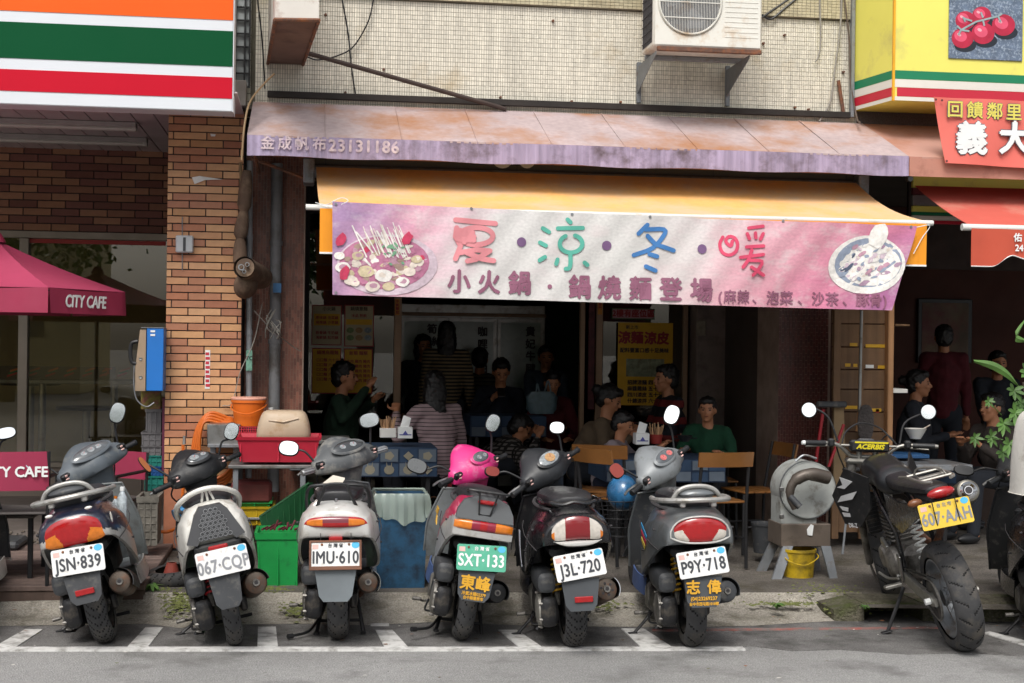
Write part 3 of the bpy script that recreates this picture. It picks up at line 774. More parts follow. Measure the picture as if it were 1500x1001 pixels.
# ---------------------------------------------------------------- printed banner
NY = F - 1.42
ban = thing('banner', 'long pink and white printed banner with Chinese lettering tied below the orange awning', 'banner', PY(900, 450, NY))
TLc, TRc, BRc, BLc = (487, 295), (1345, 331), (1304, 455), (487, 432)
def wave(x, z):
 return .012*math.sin(x*5.1+z*2.5) + .008*math.sin(x*11+z*7) + .004*math.sin(x*26-z*21) + .012*math.sin((x*1.5-z*2.2)*3)*max(0, min(1, (x-1.6)/1.0))
def bp(px, py, off=0.0):
 p = PY(px, py, NY); p.y += wave(p.x, p.z) - off; return p
def bq(u, v):
 top = 295+36*u + 5*math.sin(PI*u)*.4; x0 = 487;
 xt = 487+858*u; xb = 487+817*u
 bot = 432+ (u*23)
 return (xt+(xb-xt)*v**1.1, top+(bot-top)*v)
m_ban = bpy.data.materials.new('banner_print'); m_ban.use_nodes = True
def banner_nodes():
 t = m_ban.node_tree; N = t.nodes; L = t.links; b = N['Principled BSDF']; b.inputs['Roughness'].default_value = .75
 uv = N.new('ShaderNodeUVMap'); sp = N.new('ShaderNodeSeparateXYZ'); L.new(uv.outputs[0], sp.inputs[0])
 cr = N.new('ShaderNodeValToRGB'); e = cr.color_ramp.elements
 stops = [(0, '#a887ad'), (.05, '#c397b6'), (.11, '#dfa3b6'), (.18, '#e2c4cc'), (.26, '#d6d3d0'), (.5, '#d8d6d2'), (.62, '#d9d0ce'), (.72, '#dcaab4'), (.80, '#dc9aaa'), (.9, '#d4809c'), (1, '#b2709c')]
 while len(e) < len(stops): e.new(.5)
 for i, (p_, c_) in enumerate(stops): e[i].position = p_; e[i].color = (*S(c_, .95), 1)
 n1 = N.new('ShaderNodeTexNoise'); n1.inputs['Scale'].default_value = 5; n1.inputs['Detail'].default_value = 5
 L.new(uv.outputs[0], n1.inputs['Vector'])
 ma = N.new('ShaderNodeMath'); ma.operation = 'MULTIPLY_ADD'; L.new(n1.outputs['Fac'], ma.inputs[0]); ma.inputs[1].default_value = .16; L.new(sp.outputs['X'], ma.inputs[2])
 m2 = N.new('ShaderNodeMath'); m2.operation = 'MULTIPLY_ADD'; L.new(sp.outputs['Y'], m2.inputs[0]); m2.inputs[1].default_value = -.07; L.new(ma.outputs[0], m2.inputs[2])
 m3 = N.new('ShaderNodeMath'); m3.operation = 'SUBTRACT'; L.new(m2.outputs[0], m3.inputs[0]); m3.inputs[1].default_value = .045; L.new(m3.outputs[0], cr.inputs[0])
 # white cloudy blotches and pink clouds
 n2 = N.new('ShaderNodeTexNoise'); n2.inputs['Scale'].default_value = 3.2; n2.inputs['Detail'].default_value = 6; n2.inputs['Roughness'].default_value = .62
 mp = N.new('ShaderNodeMapping'); mp.inputs['Scale'].default_value = (7, 1.6, 1); L.new(uv.outputs[0], mp.inputs[0]); L.new(mp.outputs[0], n2.inputs['Vector'])
 mr = N.new('ShaderNodeMapRange'); mr.inputs['From Min'].default_value = .50; mr.inputs['From Max'].default_value = .68; mr.inputs['To Max'].default_value = .5; L.new(n2.outputs['Fac'], mr.inputs[0])
 mx = N.new('ShaderNodeMix'); mx.data_type = 'RGBA'; L.new(mr.outputs[0], mx.inputs['Factor']); L.new(cr.outputs[0], mx.inputs['A']); mx.inputs['B'].default_value = (*S('#dcd6d4', .95), 1)
 n3 = N.new('ShaderNodeTexNoise'); n3.inputs['Scale'].default_value = 1.3; n3.inputs['Detail'].default_value = 3; L.new(mp.outputs[0], n3.inputs['Vector'])
 mr3 = N.new('ShaderNodeMapRange'); mr3.inputs['From Min'].default_value = .55; mr3.inputs['From Max'].default_value = .75; mr3.inputs['To Max'].default_value = .28; L.new(n3.outputs['Fac'], mr3.inputs[0])
 mx3 = N.new('ShaderNodeMix'); mx3.data_type = 'RGBA'; L.new(mr3.outputs[0], mx3.inputs['Factor']); L.new(mx.outputs['Result'], mx3.inputs['A']); mx3.inputs['B'].default_value = (*S('#d89aa8', .95), 1)
 # dirt
 n4 = N.new('ShaderNodeTexNoise'); n4.inputs['Scale'].default_value = 24; n4.inputs['Detail'].default_value = 6; L.new(mp.outputs[0], n4.inputs['Vector'])
 mr4 = N.new('ShaderNodeMapRange'); mr4.inputs['From Min'].default_value = .3; mr4.inputs['From Max'].default_value = .7; mr4.inputs['To Min'].default_value = .86; mr4.inputs['To Max'].default_value = 1.04; L.new(n4.outputs['Fac'], mr4.inputs[0])
 vm = N.new('ShaderNodeVectorMath'); vm.operation = 'SCALE'; L.new(mx3.outputs['Result'], vm.inputs[0]); L.new(mr4.outputs[0], vm.inputs['Scale'])
 L.new(vm.outputs[0], b.inputs['Base Color'])
banner_nodes()
b = MB(); NU, NV = 200, 26
b.sheet(lambda u, v: bp(*bq(u, v)) , NU, NV, (0, .0015, 0))
cl = b.build('banner_cloth', m_ban, ban, world=True)
uvl = cl.data.uv_layers.new(name='UVMap')
nv_ = (NU+1)*(NV+1)
luv = np.zeros(len(cl.data.loops)*2, np.float32); vi = np.zeros(len(cl.data.loops), np.int32); cl.data.loops.foreach_get('vertex_index', vi); vi %= nv_
luv[0::2] = (vi % (NU+1))/NU; luv[1::2] = 1-(vi//(NU+1))/NV; uvl.data.foreach_set('uv', luv)
def stroke_mb(mb, pts, wpx, off=.005):
 """rounded brush stroke printed on the banner, photo pixels"""
 P = [Vector((x, y)) for x, y in pts]
 if len(P) > 3: P = [Vector((q.x, q.y)) for q in rope([(p.x, p.y, 0) for p in P], 3)]
 Q = []
 for i in range(len(P)-1):
  n = max(1, int((P[i+1]-P[i]).length/6))
  for k in range(n): Q.append(P[i].lerp(P[i+1], k/n))
 Q.append(P[-1]); r_ = wpx/2; L_, R_ = [], []
 for i, q in enumerate(Q):
  t = (Q[min(i+1, len(Q)-1)]-Q[max(i-1, 0)]).normalized(); nn = Vector((-t.y, t.x))*r_; L_.append(q+nn); R_.append(q-nn)
 v = []; f = []
 for a, c in zip(L_, R_): v += [bp(a.x, a.y, off), bp(c.x, c.y, off)]
 for i in range(len(Q)-1): f.append((2*i, 2*i+1, 2*i+3, 2*i+2))
 mb.add(v, f)
 for j, q in enumerate((Q[0], Q[-1])):
  mb.add([bp(q.x+r_*math.cos(a_*PI/6), q.y+r_*math.sin(a_*PI/6), off+.0004*(j+1)) for a_ in range(12)], [tuple(range(12))])
def strokes(name, m, lst, w):
 mb = MB()
 for i, l in enumerate(lst): stroke_mb(mb, l, w, .005+.0009*i)
 mb.build(name, m, ban, world=True, smooth=0)
def circ(cx, cy, rx, ry, n=20, a0=0, a1=2*PI): return [(cx+rx*math.cos(a0+(a1-a0)*i/n), cy+ry*math.sin(a0+(a1-a0)*i/n)) for i in range(n+1)]
m_pr = mat('print_salmon', '#d98a90', .75, var=.06); m_tl = mat('print_teal', '#55a795', .75, var=.08, vs=2); m_bl = mat('print_blue', '#4279b4', .75, var=.06); m_rd = mat('print_red', '#cf4666', .75, var=.06); m_pu = mat('print_purple', '#74567c', .75, var=.06); m_mv = mat('print_mauve', '#8d5a70', .75, var=.06)
k = 260/1500
def Z(pts): return [(640+x*k, 310+y*k) for x, y in pts]
strokes('character_summer', m_pr, [Z([(158, 72), (490, 105)]), Z(circ(330, 210, 140, 72)), Z([(165, 140), (155, 215), (200, 290)]), Z([(180, 160), (300, 180)]), Z([(170, 195), (310, 215)]), Z([(175, 235), (310, 245)]),
 Z([(230, 170), (230, 260)]), Z([(195, 300), (155, 400)]), Z([(190, 350), (330, 325), (445, 335)]), Z([(430, 345), (330, 405), (255, 420)]), Z([(250, 350), (370, 400), (475, 418)])], 7.6)
strokes('character_cool', m_tl, [Z([(1105, 68), (1128, 92)]), Z([(1025, 142), (1232, 140)]), Z([(898, 140), (950, 172)]), Z([(873, 262), (922, 288)]), Z([(866, 413), (912, 385)]), Z(circ(1134, 272, 94, 74, 22, -1.2, 4.2)),
 Z([(1130, 360), (1130, 440), (1118, 478), (1090, 484)]), Z([(1022, 405), (1010, 442)]), Z([(1248, 432), (1272, 452)])], 6.2)
def Z2(pts): return [(880+x/3, 240+y/3) for x, y in pts]
strokes('character_winter', m_bl, [Z2([(202, 270), (165, 308)]), Z2([(196, 290), (276, 290), (272, 320), (225, 372), (145, 402)]), Z2([(205, 318), (240, 355), (318, 382)]), Z2([(214, 398), (246, 408)]), Z2([(198, 452), (240, 470)])], 6.4)
strokes('character_warm', m_rd, [Z2([(540, 322), (526, 352), (534, 388), (562, 402), (592, 388), (602, 356), (590, 326), (566, 320), (552, 340), (572, 362), (580, 340)]), Z2([(650, 283), (712, 275)]), Z2([(643, 308), (652, 330)]), Z2([(678, 305), (680, 326)]), Z2([(712, 308), (700, 332)]),
 Z2([(640, 366), (712, 362)]), Z2([(614, 412), (710, 400)]), Z2([(662, 380), (650, 420), (625, 455)]), Z2([(655, 425), (705, 430), (690, 465), (668, 490)]), Z2([(660, 455), (714, 490)])], 5.0)
for (x, y) in ((763.5, 355), (888.5, 360), (1028, 365)):
 b = MB(); b.add([bp(x+7*math.cos(a_*PI/10), y+7*math.sin(a_*PI/10), .006) for a_ in range(20)], [tuple(range(20))]); b.build('printed_dot', m_pu, ban, world=True, smooth=0)
def ban_text(body, px, py, h, bold=.03, m=m_mv, sx=.95):
 p = PY(px, py, NY)
 def fn(q): q = q.copy(); q.y = NY + wave(q.x, q.z) - .005 + (q.y-p.y); return q
 text_mb(body, h*mpp(p)*1.06, face_M(p, roll=-.004), bold, sx=sx, fn=fn).build('lettering', m, ban, world=True, smooth=0, fix=False)
for ch, x in zip('小火鍋', (672, 716, 761)): ban_text(ch, x, 415+(x-672)*.028, 34, .035)
for ch, x in zip('鍋燒麵登場', (850, 893, 938, 982, 1026)): ban_text(ch, x, 423+(x-850)*.028, 34, .035)
b = MB(); b.add([bp(805+3.4*math.cos(a_*PI/6), 420+3.4*math.sin(a_*PI/6), .006) for a_ in range(12)], [tuple(range(12))]); b.build('printed_dot', m_mv, ban, world=True, smooth=0)
x = 1053
for ch, x in [('(', 1053), ('麻', 1068), ('辣', 1089), ('、', 1112), ('泡', 1133), ('菜', 1153), ('、', 1178), ('沙', 1199), ('茶', 1219), ('、', 1243), ('豚', 1262), ('骨', 1280), (')', 1294)]:
 ban_text(ch, x, 436+(x-1053)*.024, 20, .02)
# printed hotpot picture and ice bowl picture
def blob(mb, cx, cy, rx, ry, off, rot=0, n=14, j=.15, rs=random.Random(11)):
 pts = []
 for i in range(n):
  a_ = 2*PI*i/n; r_ = 1+rs.uniform(-j, j); x, y = rx*r_*math.cos(a_), ry*r_*math.sin(a_)
  pts.append(bp(cx+x*math.cos(rot)-y*math.sin(rot), cy+x*math.sin(rot)+y*math.cos(rot), off))
 if rx < 20: mb.add(pts, [tuple(range(n))]); return
 V = [bp(cx, cy, off)]; F_ = []
 for k_ in range(1, 7):
  for i in range(n):
   a_ = 2*PI*i/n; x, y = rx*k_/6*math.cos(a_), ry*k_/6*math.sin(a_); V.append(bp(cx+x*math.cos(rot)-y*math.sin(rot), cy+x*math.sin(rot)+y*math.cos(rot), off))
 for i in range(n): F_.append((0, 1+i, 1+(i+1) % n))
 for k_ in range(5):
  for i in range(n): a_, c_ = 1+k_*n+i, 1+k_*n+(i+1) % n; F_.append((a_, a_+n, c_+n, c_))
 mb.add(V, F_)
rs = random.Random(21)
pal = [mat('print_'+c, '#'+c, .75, var=.15, vs=40) for c in ('c9b6c0', 'b0708c', 'e0dcd6', 'c2b494', 'd8ccc0', 'c23c5c', '6f9c7c', '9c8478', 'b58c9c', '8c96a8', '4c5468', 'a4889c')]
b = MB(); b.cur = 0; blob(b, 567, 388, 74, 45, .004, 0, 28, .0); b.cur = 1; blob(b, 563, 385, 66, 39, .005, 0, 24, .02)
off = .0056
for i in range(95):                                                   # slices, mushrooms and balls in the pot
 a_ = rs.uniform(0, 2*PI); r_ = math.sqrt(rs.random()); x, y = 562+60*r_*math.cos(a_), 384+34*r_*math.sin(a_)
 b.cur = rs.choice([1, 2, 3, 4, 4, 7, 8, 1, 5, 8]); blob(b, x, y, rs.uniform(3, 9), rs.uniform(2, 5), off, rs.uniform(-.6, .9), 9, .25, rs); off += .00003
for i in range(28):                                                   # enoki bundle
 x = 515+rs.uniform(0, 70); b.cur = rs.choice([2, 2, 4]);
 n_ = len(b.v); stroke_mb(b, [(x+rs.uniform(-6, 6), 330+rs.uniform(-4, 12)), (x+18, 368+rs.uniform(0, 10))], rs.uniform(1.0, 2.2), off); off += .00003
for i, (x, y, r_) in enumerate([(502, 392, 11), (514, 411, 10), (536, 398, 12), (562, 404, 13), (546, 420, 11), (569, 420, 9), (590, 413, 10), (600, 398, 9), (524, 375, 9), (497, 375, 8), (520, 415, 7), (610, 380, 8)]):
 b.cur = [2, 4, 3][i % 3]; blob(b, x, y, r_, r_*.72, off, 0, 14, .06, rs); off += .0001; b.cur = 4 if i % 2 else 8; blob(b, x+1, y-1, r_*.55, r_*.35, off, 0, 10, .15, rs); off += .0001
for i in range(12): b.cur = 6; blob(b, 575+rs.uniform(-18, 22), 372+rs.uniform(-14, 16), rs.uniform(2, 6), rs.uniform(1, 2.4), off, rs.uniform(-1, 1), 7, .3, rs); off += .0001
for (x, y) in ((500, 352), (597, 350), (505, 400)): b.cur = 5; blob(b, x, y, 7, 10, off, .4, 10, .2, rs)
b.build('hotpot_picture', pal, ban, world=True, smooth=0)
b = MB(); off = .004; b.cur = 2; blob(b, 1270, 388, 57, 43, off, -.1, 28, .01, rs); b.cur = 9; off += .0006; blob(b, 1272, 385, 50, 36, off, -.1, 24, .03, rs); off += .0006; b.cur = 2; blob(b, 1276, 388, 44, 31, off, -.1, 20, .08, rs)
for i in range(80):
 off += .00004; a_ = rs.uniform(0, 2*PI); r_ = math.sqrt(rs.random()); x, y = 1274+44*r_*math.cos(a_), 386+31*r_*math.sin(a_)
 b.cur = rs.choice([2, 2, 2, 0, 9, 4, 11, 2]) if x > 1250 else rs.choice([9, 10, 10, 2, 0]); blob(b, x, y, rs.uniform(2, 9), rs.uniform(1, 3.4), off, rs.uniform(-1, -.2), 8, .3, rs)
off += .0004; b.cur = 2; blob(b, 1288, 345, 13, 20, off, .5, 12, .1, rs)
for (x, y) in ((1252, 362), (1262, 372), (1289, 393), (1298, 388), (1272, 398)): off += .0001; b.cur = 8; blob(b, x, y, 6, 3, off, -.6, 9, .3, rs)
b.build('dessert_picture', pal, ban, world=True, smooth=0)
for (x, y) in ((492, 297), (690, 304), (838, 312), (951, 316), (1147, 322), (1336, 330), (492, 427)):
 p = bp(x, y+2, .006); b = MB(); b.lathe([(.003, 0), (.009, 0), (.009, .003), (.003, .003)], p, 'y', 10); b.build('eyelet', m_galv, ban, world=True)
b = MB(); b.tube(rope([PY(487, 297, NY), PY(476, 300, OY-.02), PY(462, 297, OY-.02)], 4), .003, 5); b.tube(rope([PY(1343, 333, NY), PY(1362, 331, OY-.01), PY(1350, 350, OY-.02), PY(1338, 372, OY-.03)], 5), .003, 5)
b.tube(rope([PY(500, 300, NY-.01), PY(510, 294, NY-.02), PY(500, 290, OY-.02), PY(486, 296, OY-.02)], 5), .0025, 5); b.build('tie_rope', m_ink_white, ban, world=True)
# ================================================================ RIGHT SHOP SIGNS AND AWNINGS
YY = F - .55
ys = thing('yellow_sign', 'yellow sign box with green, white and red stripes and a tomato picture', 'sign', PY(1400, 147, YY))
def zr(y): return PY(1310, y, YY).z
xs0 = PY(1309, 70, YY).x; xsb = PY(1251, 70, F-.03).x
m_yel = mat('sign_yellow', '#e4dd6a', .4, var=.04, vs=2, dirt=('#c9bf6a', .2, 3)); m_grn = mat('sign_green', '#0d7a52', .4, var=.04); m_rdd = mat('sign_red', '#bd2238', .4, var=.04); m_off = mat('sign_offwhite', '#d9d6cc', .4, var=.04)
b = MB()
zb_, ztop = zr(147), 5.0
b.add([(xs0, YY, zb_), (8, YY, zb_), (8, F-.03, zb_), (xsb, F-.03, zb_), (xs0, YY, ztop), (8, YY, ztop), (8, F-.03, ztop), (xsb, F-.03, ztop)], [(0,3,2,1),(0,1,5,4),(3,0,4,7),(4,5,6,7),(1,2,6,5),(2,3,7,6)])
b.build('sign_box', m_yel, ys, world=True, smooth=0)
def band(name, ya, yb2, m, x_in=.0):
 za, zc = zr(ya), zr(yb2)
 b = MB(); b.box(xs0+x_in, 8, YY-.003, YY-.0005, zc, za);
 dx, dy = xsb-xs0, F-.03-YY; L_ = math.hypot(dx, dy); nx, ny = -dy/L_*.003, dx/L_*.003
 b.add([(xs0+nx, YY+ny, zc), (xs0+nx, YY+ny, za), (xsb+nx, F-.03+ny, za), (xsb+nx, F-.03+ny, zc)], [(0,1,2,3)])
 b.build(name, m, ys, world=True, smooth=0)
band('green_stripe', 103, 115.5, m_grn, .012); band('white_stripe', 115.9, 127.6, m_off, .012); band('red_stripe', 128, 141, m_rdd, .03); band('lower_border', 141.4, 147, m_off, .012)
b = MB(); b.box(xs0-.006, xs0+.010, YY-.008, YY+.01, zb_-.004, ztop); b.build('corner_trim', mat('orange_trim', '#e2a41c', .4), ys, world=True)
b = MB(); a = PY(1251, 90, F-.04); b.box(xsb-.03, xsb-.004, F-.06, F-.02, zb_-.05, ztop); b.build('edge_trim', m_galv, ys, world=True)
# tomato picture
x0, x1 = PY(1389, 50, YY).x, PY(1497, 50, YY).x; z1 = PY(1440, -12, YY).z; z0 = PY(1440, 88, YY).z
b = MB(); b.box(x0, x1, YY-.012, YY-.004, z0, z1, .002); pic = b.build('picture_panel', mat('slate_print', '#5d6c80', .5, var=.35, vs=14, dirt=('#a9b6c4', .4, 60)), ys, world=True)
pal2 = [mat('tomato_'+str(i), c, .3, var=.15, vs=14) for i, c in enumerate(('#b01c3c', '#d8506c', '#e8a8b4', '#8fa2a4', '#1c222c'))]
b = MB()
def disc(cx, cy, rx, ry, off, col, n=22, rot=0.0):
 b.cur = col; pts = []
 for i in range(n):
  a_ = 2*PI*i/n; x, y = rx*math.cos(a_), ry*math.sin(a_); pts.append(PY(cx+x*math.cos(rot)-y*math.sin(rot), cy+x*math.sin(rot)+y*math.cos(rot), YY-.0125-off))
 b.add(pts, [tuple(range(n))])
for i, (x, y, r_) in enumerate([(1414, 30, 14.5), (1438, 23, 14), (1470, 37, 17), (1410, 56, 16), (1440, 49, 17)]):
 disc(x+4, y+11, r_, r_*.6, .0002+i*.0001, 4)
for i, (x, y, r_) in enumerate([(1414, 30, 14.5), (1438, 23, 14), (1470, 37, 17), (1410, 56, 16), (1440, 49, 17)]):
 disc(x, y, r_, r_*.93, .001+i*.0004, 0); disc(x-3, y-3, r_*.6, r_*.5, .0012+i*.0004, 1, rot=.5); disc(x-5, y-5, r_*.2, r_*.13, .0013+i*.0004, 2, rot=.5)
b.cur = 3
for k2, l in enumerate([[(1408, 44), (1430, 32), (1450, 27), (1462, 24)], [(1440, 26), (1437, 18)], [(1440, 30), (1442, 38)], [(1408, 44), (1420, 46)], [(1408, 44), (1402, 38)], [(1408, 44), (1404, 51)], [(1462, 24), (1468, 20)], [(1462, 24), (1466, 32)], [(1412, 27), (1424, 31)], [(1414, 32), (1411, 25)]]):
 for i in range(len(l)-1):
  p, q_ = Vector(l[i]), Vector(l[i+1]); t_ = (q_-p).normalized(); nn = Vector((-t_.y, t_.x))*1.3
  b.add([PY(*(p+nn), YY-.018-k2*.0002), PY(*(q_+nn), YY-.018-k2*.0002), PY(*(q_-nn), YY-.018-k2*.0002), PY(*(p-nn), YY-.018-k2*.0002)], [(0,1,2,3)])
b.build('tomato_picture', pal2, ys, world=True, smooth=0)
b = MB(); b.box(WX1+.02, 9, F-.02, F+.0, CZ-.1, zb_+.2); struct(b, 'granite_soffit', mat('granite', '#3d3a3c', .5, var=.5, vs=90))
# red hanging banner
rb = thing('red_banner', 'salmon red banner with yellow and white Chinese lettering hung over the awning edge', 'banner', PY(1440, 240, FY-.05))
RY_ = FY - .06
m_redb = mat('salmon_banner', '#dd6e62', .65, var=.05, vs=3)
def rq(u, v): x = 1368+v*17+u*260; y = 142+u*12+v*(97+u*4); p = PY(x, y, RY_); p.y += .012*math.sin(u*14+v*3)+.2*(1-v)*.0; return p
b = MB(); b.sheet(rq, 40, 14, (0, .002, 0)); b.build('banner_cloth', m_redb, rb, world=True)
m_yt = mat('yellow_print', '#d8cc5e', .6, var=.04); m_dk = mat('grey_outline', '#565a66', .6)
for ch, x in zip('回饋鄰里', (1399, 1428, 1457, 1485)):
 p = PY(x, 162+(x-1399)*.05, RY_-.013); s_ = 24*mpp(p)*1.08
 text_mb(ch, s_*1.0, face_M(p), .05).build('lettering', m_dk, rb, world=True, smooth=0, fix=False)
 p.y -= .003; text_mb(ch, s_, face_M(p), .018).build('lettering', m_yt, rb, world=True, smooth=0, fix=False)
for ch, x, in zip('義大', (1423, 1486)):
 p = PY(x, 206, RY_-.013); s_ = 46*mpp(p)*1.08
 text_mb(ch, s_, face_M(p), .062).build('lettering', m_dk, rb, world=True, smooth=0, fix=False)
 p.y -= .005; text_mb(ch, s_, face_M(p), .038).build('lettering', m_ink_white, rb, world=True, smooth=0, fix=False)
for x, y in ((1371, 146), (1387, 236), (1380, 147)):
 p = PY(x, y, RY_-.015); b = MB(); b.lathe([(.003, 0), (.008, 0), (.008, .003), (.003, .003)], p, 'y', 10); b.build('eyelet', m_black, rb, world=True)
# red retractable awning
m_red_aw = mat('red_canvas', '#c65a4c', .75, var=.07, vs=2.5, dirt=('#c98a78', .35, 1.5)); m_red_v = mat('red_canvas_valance', '#bd4f38', .75, var=.08, vs=3)
RB, RF = F-.3, F-1.25
ra = thing('red_awning', 'red retractable awning with scalloped valance at the right shop', 'awning', PY(1460, 380, RF))
pz_b = PY(1340, 272, RB); pz_f = PY(1422, 331, RF);
x0b, x0f = pz_b.x, pz_f.x; x1r = 7.5
b = MB(); b.sheet(lambda u, v: (x0b+(x0f-x0b)*v+(x1r-x0b)*u*(1 if True else 0) - (x0f-x0b)*v*u, RB+(RF-RB)*v, pz_b.z+(pz_f.z-pz_b.z)*v-.02*math.sin(PI*v)), 30, 6, (0, 0, -.004)); b.build('canopy', m_red_aw, ra, world=True)
b = MB()
kk = mpp(pz_f); Lw = x1r-x0f
def scal(x):
 d = (x/kk) % 150
 if d < 30: return 1.0
 if d < 66: t = (d-30)/36; return 1.0-.30*(.5-.5*math.cos(PI*t))
 t = min(1, (d-66)/84); return .70+.30*math.sin(PI*.5*t)
b.sheet(lambda u, v: (x0f+Lw*u, RF-.012+.005*math.sin(u*70)*v, pz_f.z-.01-.055*kk*0-(57*kk)*scal(Lw*u)*v), 160, 3, (0, .004, 0)); b.build('valance', m_red_v, ra, world=True)
b = MB(); b.tube([(x0f+Lw*i/160, RF-.013, pz_f.z-.011-57*kk*scal(Lw*i/160)) for i in range(161)], .004, 4); b.build('valance_hem', m_ink_white, ra, world=True)
b = MB(); b.cyl((x0f-.06, RF+.01, pz_f.z-.01), (x1r, RF+.01, pz_f.z-.01), .024, n=12); b.build('front_bar', m_white_enamel, ra, world=True)
for t_, x, y, s_ in (('佑', 1491, 349, 12), ('24', 1493, 364, 12)):
 p = PY(x, y, RF-.02); text_mb(t_, s_*mpp(p)*1.1, face_M(p), .03).build('lettering', m_ink_white, ra, world=True, smooth=0, fix=False)
# striped fascia and yellow strip under the salmon awning
fa = thing('striped_fascia', 'yellow, green and white striped fascia tucked under the salmon awning', 'sign', PY(1380, 360, F-.12))
for nm, ya, yb2, m in (('yellow_strip', 258, 277, m_yel), ('dark_strip', 277.5, 287, mat('dark_red', '#5d2028', .5)), ('grey_strip', 288, 303, m_galv), ('yellow_strip', 303.5, 312, m_yel), ('green_strip', 312.5, 317, m_grn), ('white_strip', 317.5, 324, m_off), ('red_strip', 324.5, 329, m_rdd)):
 x0 = PY(1336, 300, F-.12).x
 b = MB(); b.box(x0, 8, F-.14+random.uniform(0, .004), F-.1, PY(1400, yb2, F-.12).z, PY(1400, ya, F-.12).z, .003); b.build(nm, m, fa, world=True)
# ================================================================ SCOOTERS
def tyre_mesh(Ro, wd, tread=0, rim_r=None, n=120):
 """tyre around the x axis with moulded grooves"""
 rim_r = rim_r or Ro*.60
 key = ('ty', Ro, wd, tread, rim_r)
 if key in tile_cache: return tile_cache[key]
 prof = []
 hw = wd/2; h = Ro-rim_r; m = 45 if Ro > .26 else 25; n = 220 if Ro > .26 else n
 for i in range(m):
  a = -PI*.62 + PI*1.24*i/(m-1)
  prof.append((math.sin(a)*hw*(1.0 if abs(a) < 1.57 else .96), rim_r + h*.46 + math.cos(a)*h*.54 if abs(a) < 1.57 else rim_r + h*.46*(1-(abs(a)-1.57)*1.9)))
 b = MB(); rings = []; gr = set()
 for k in range(n):
  th = 2*PI*k/n; ring = []
  for j, (x, r_) in enumerate(prof):
   t = x/hw; dep = 0
   if abs(t) < .97 and r_ > rim_r+h*.5:
    if tread == 0: g = (k/n*30 + abs(t)*1.6) % 1 < .22
    elif tread == 1: g = (k/n*20 + abs(t-.1)*.9) % 1 < .13 and abs(t) > .18 or abs(abs(t)-.12) < .04
    else: g = (k/n*(18 if Ro > .26 else 14) + abs(t)*.55 + (.5 if t > 0 else 0)) % 1 < .10 and .15 < abs(t) < .88
    if g and abs(t) > .08: dep = .004; gr.add((k, j))
   rr_ = r_-dep
   ring.append((x, rr_*math.cos(th), rr_*math.sin(th)))
  rings.append(ring)
 b.loft(rings+[rings[0]], False, False)
 for k in range(n):
  for j in range(m-1):
   if (k, j) in gr: b.mi[k*(m-1)+j] = 1
 me = b.mesh('tyre', [m_rubber, m_groove], 30); tile_cache[key] = me; return me
def wheel(parent, c, Ro, wd, rz=0.0, tread=0, rim='spoke5', rimm=None, name='rear_wheel', spokes=0):
 rimm = rimm or m_engine
 rim_r = Ro*.62 if Ro < .26 else Ro*.71
 t = thing(name, None, None, c, rot=(0, 0, rz)); t.parent = parent
 if 'label' in t: del t['label']
 o = place('tyre', tyre_mesh(Ro, wd, tread, rim_r), t, (0, 0, 0), world=False)
 b = MB()
 b.lathe([(rim_r*1.01, -wd*.40), (rim_r*.97, -wd*.42), (rim_r*.88, -wd*.3), (rim_r*.86, 0), (rim_r*.88, wd*.3), (rim_r*.97, wd*.42), (rim_r*1.01, wd*.40)], (0,0,0), 'x', 36)
 if spokes:
  b.lathe([(.001, -.05), (.045, -.05), (.045, -.03), (.03, -.02), (.03, .02), (.045, .03), (.045, .05), (.001, .05)], (0,0,0), 'x', 16)
  for k in range(spokes):
   a = 2*PI*k/spokes; a2 = a + (.35 if k % 2 else -.35); s_ = .04 if (k//2) % 2 else -.04
   b.cyl((s_, .04*math.cos(a), .04*math.sin(a)), (0, rim_r*.88*math.cos(a2), rim_r*.88*math.sin(a2)), .0022, n=5)
 else:
  b.lathe([(.001, -.045), (.05, -.045), (.06, -.03), (.06, .03), (.05, .045), (.001, .045)], (0,0,0), 'x', 20)
  for k in range(5):
   a = 2*PI*k/5+.3; M = Matrix.Rotation(a, 4, 'X'); b.cbox((0, 0, rim_r*.5), (wd*.38, .034, rim_r*.8), .006, M=M)
 b.build('rim', rimm, t)
 return t
def shell_ring(y, zt, zb, hw, zi, e=2.6, pinch=.06, n=44, tk=.016, xo=0):
 out, inn = [], []
 for i in range(n+1):
  t = PI*i/n; c, s_ = math.cos(t), math.sin(t)
  cc = math.copysign(abs(c)**(2/e), c); ss = abs(s_)**(2/e)
  p = 1 - pinch*(1-ss) - (.05*min(1, (ss-.70)/.03) if ss > .70 else 0)
  out.append((xo-hw*cc*p, y, zb+(zt-zb)*ss))
  inn.append((xo-(hw-tk)*cc*p, y, zb+(zi-zb)*ss))
 return out+inn[::-1]
def lerp_st(sts, n):
 """smooth interpolation of stations"""
 out = []
 P = [np.array(s_, float) for s_ in sts]; P = [2*P[0]-P[1]]+P+[2*P[-1]-P[-2]]
 for i in range(1, len(P)-2):
  for k in range(n):
   t = k/n; out.append(0.5*((2*P[i])+(P[i+1]-P[i-1])*t+(2*P[i-1]-5*P[i]+4*P[i+1]-P[i+2])*t*t+(3*P[i]-P[i-1]-3*P[i+1]+P[i+2])*t**3))
 out.append(P[-2]); return out
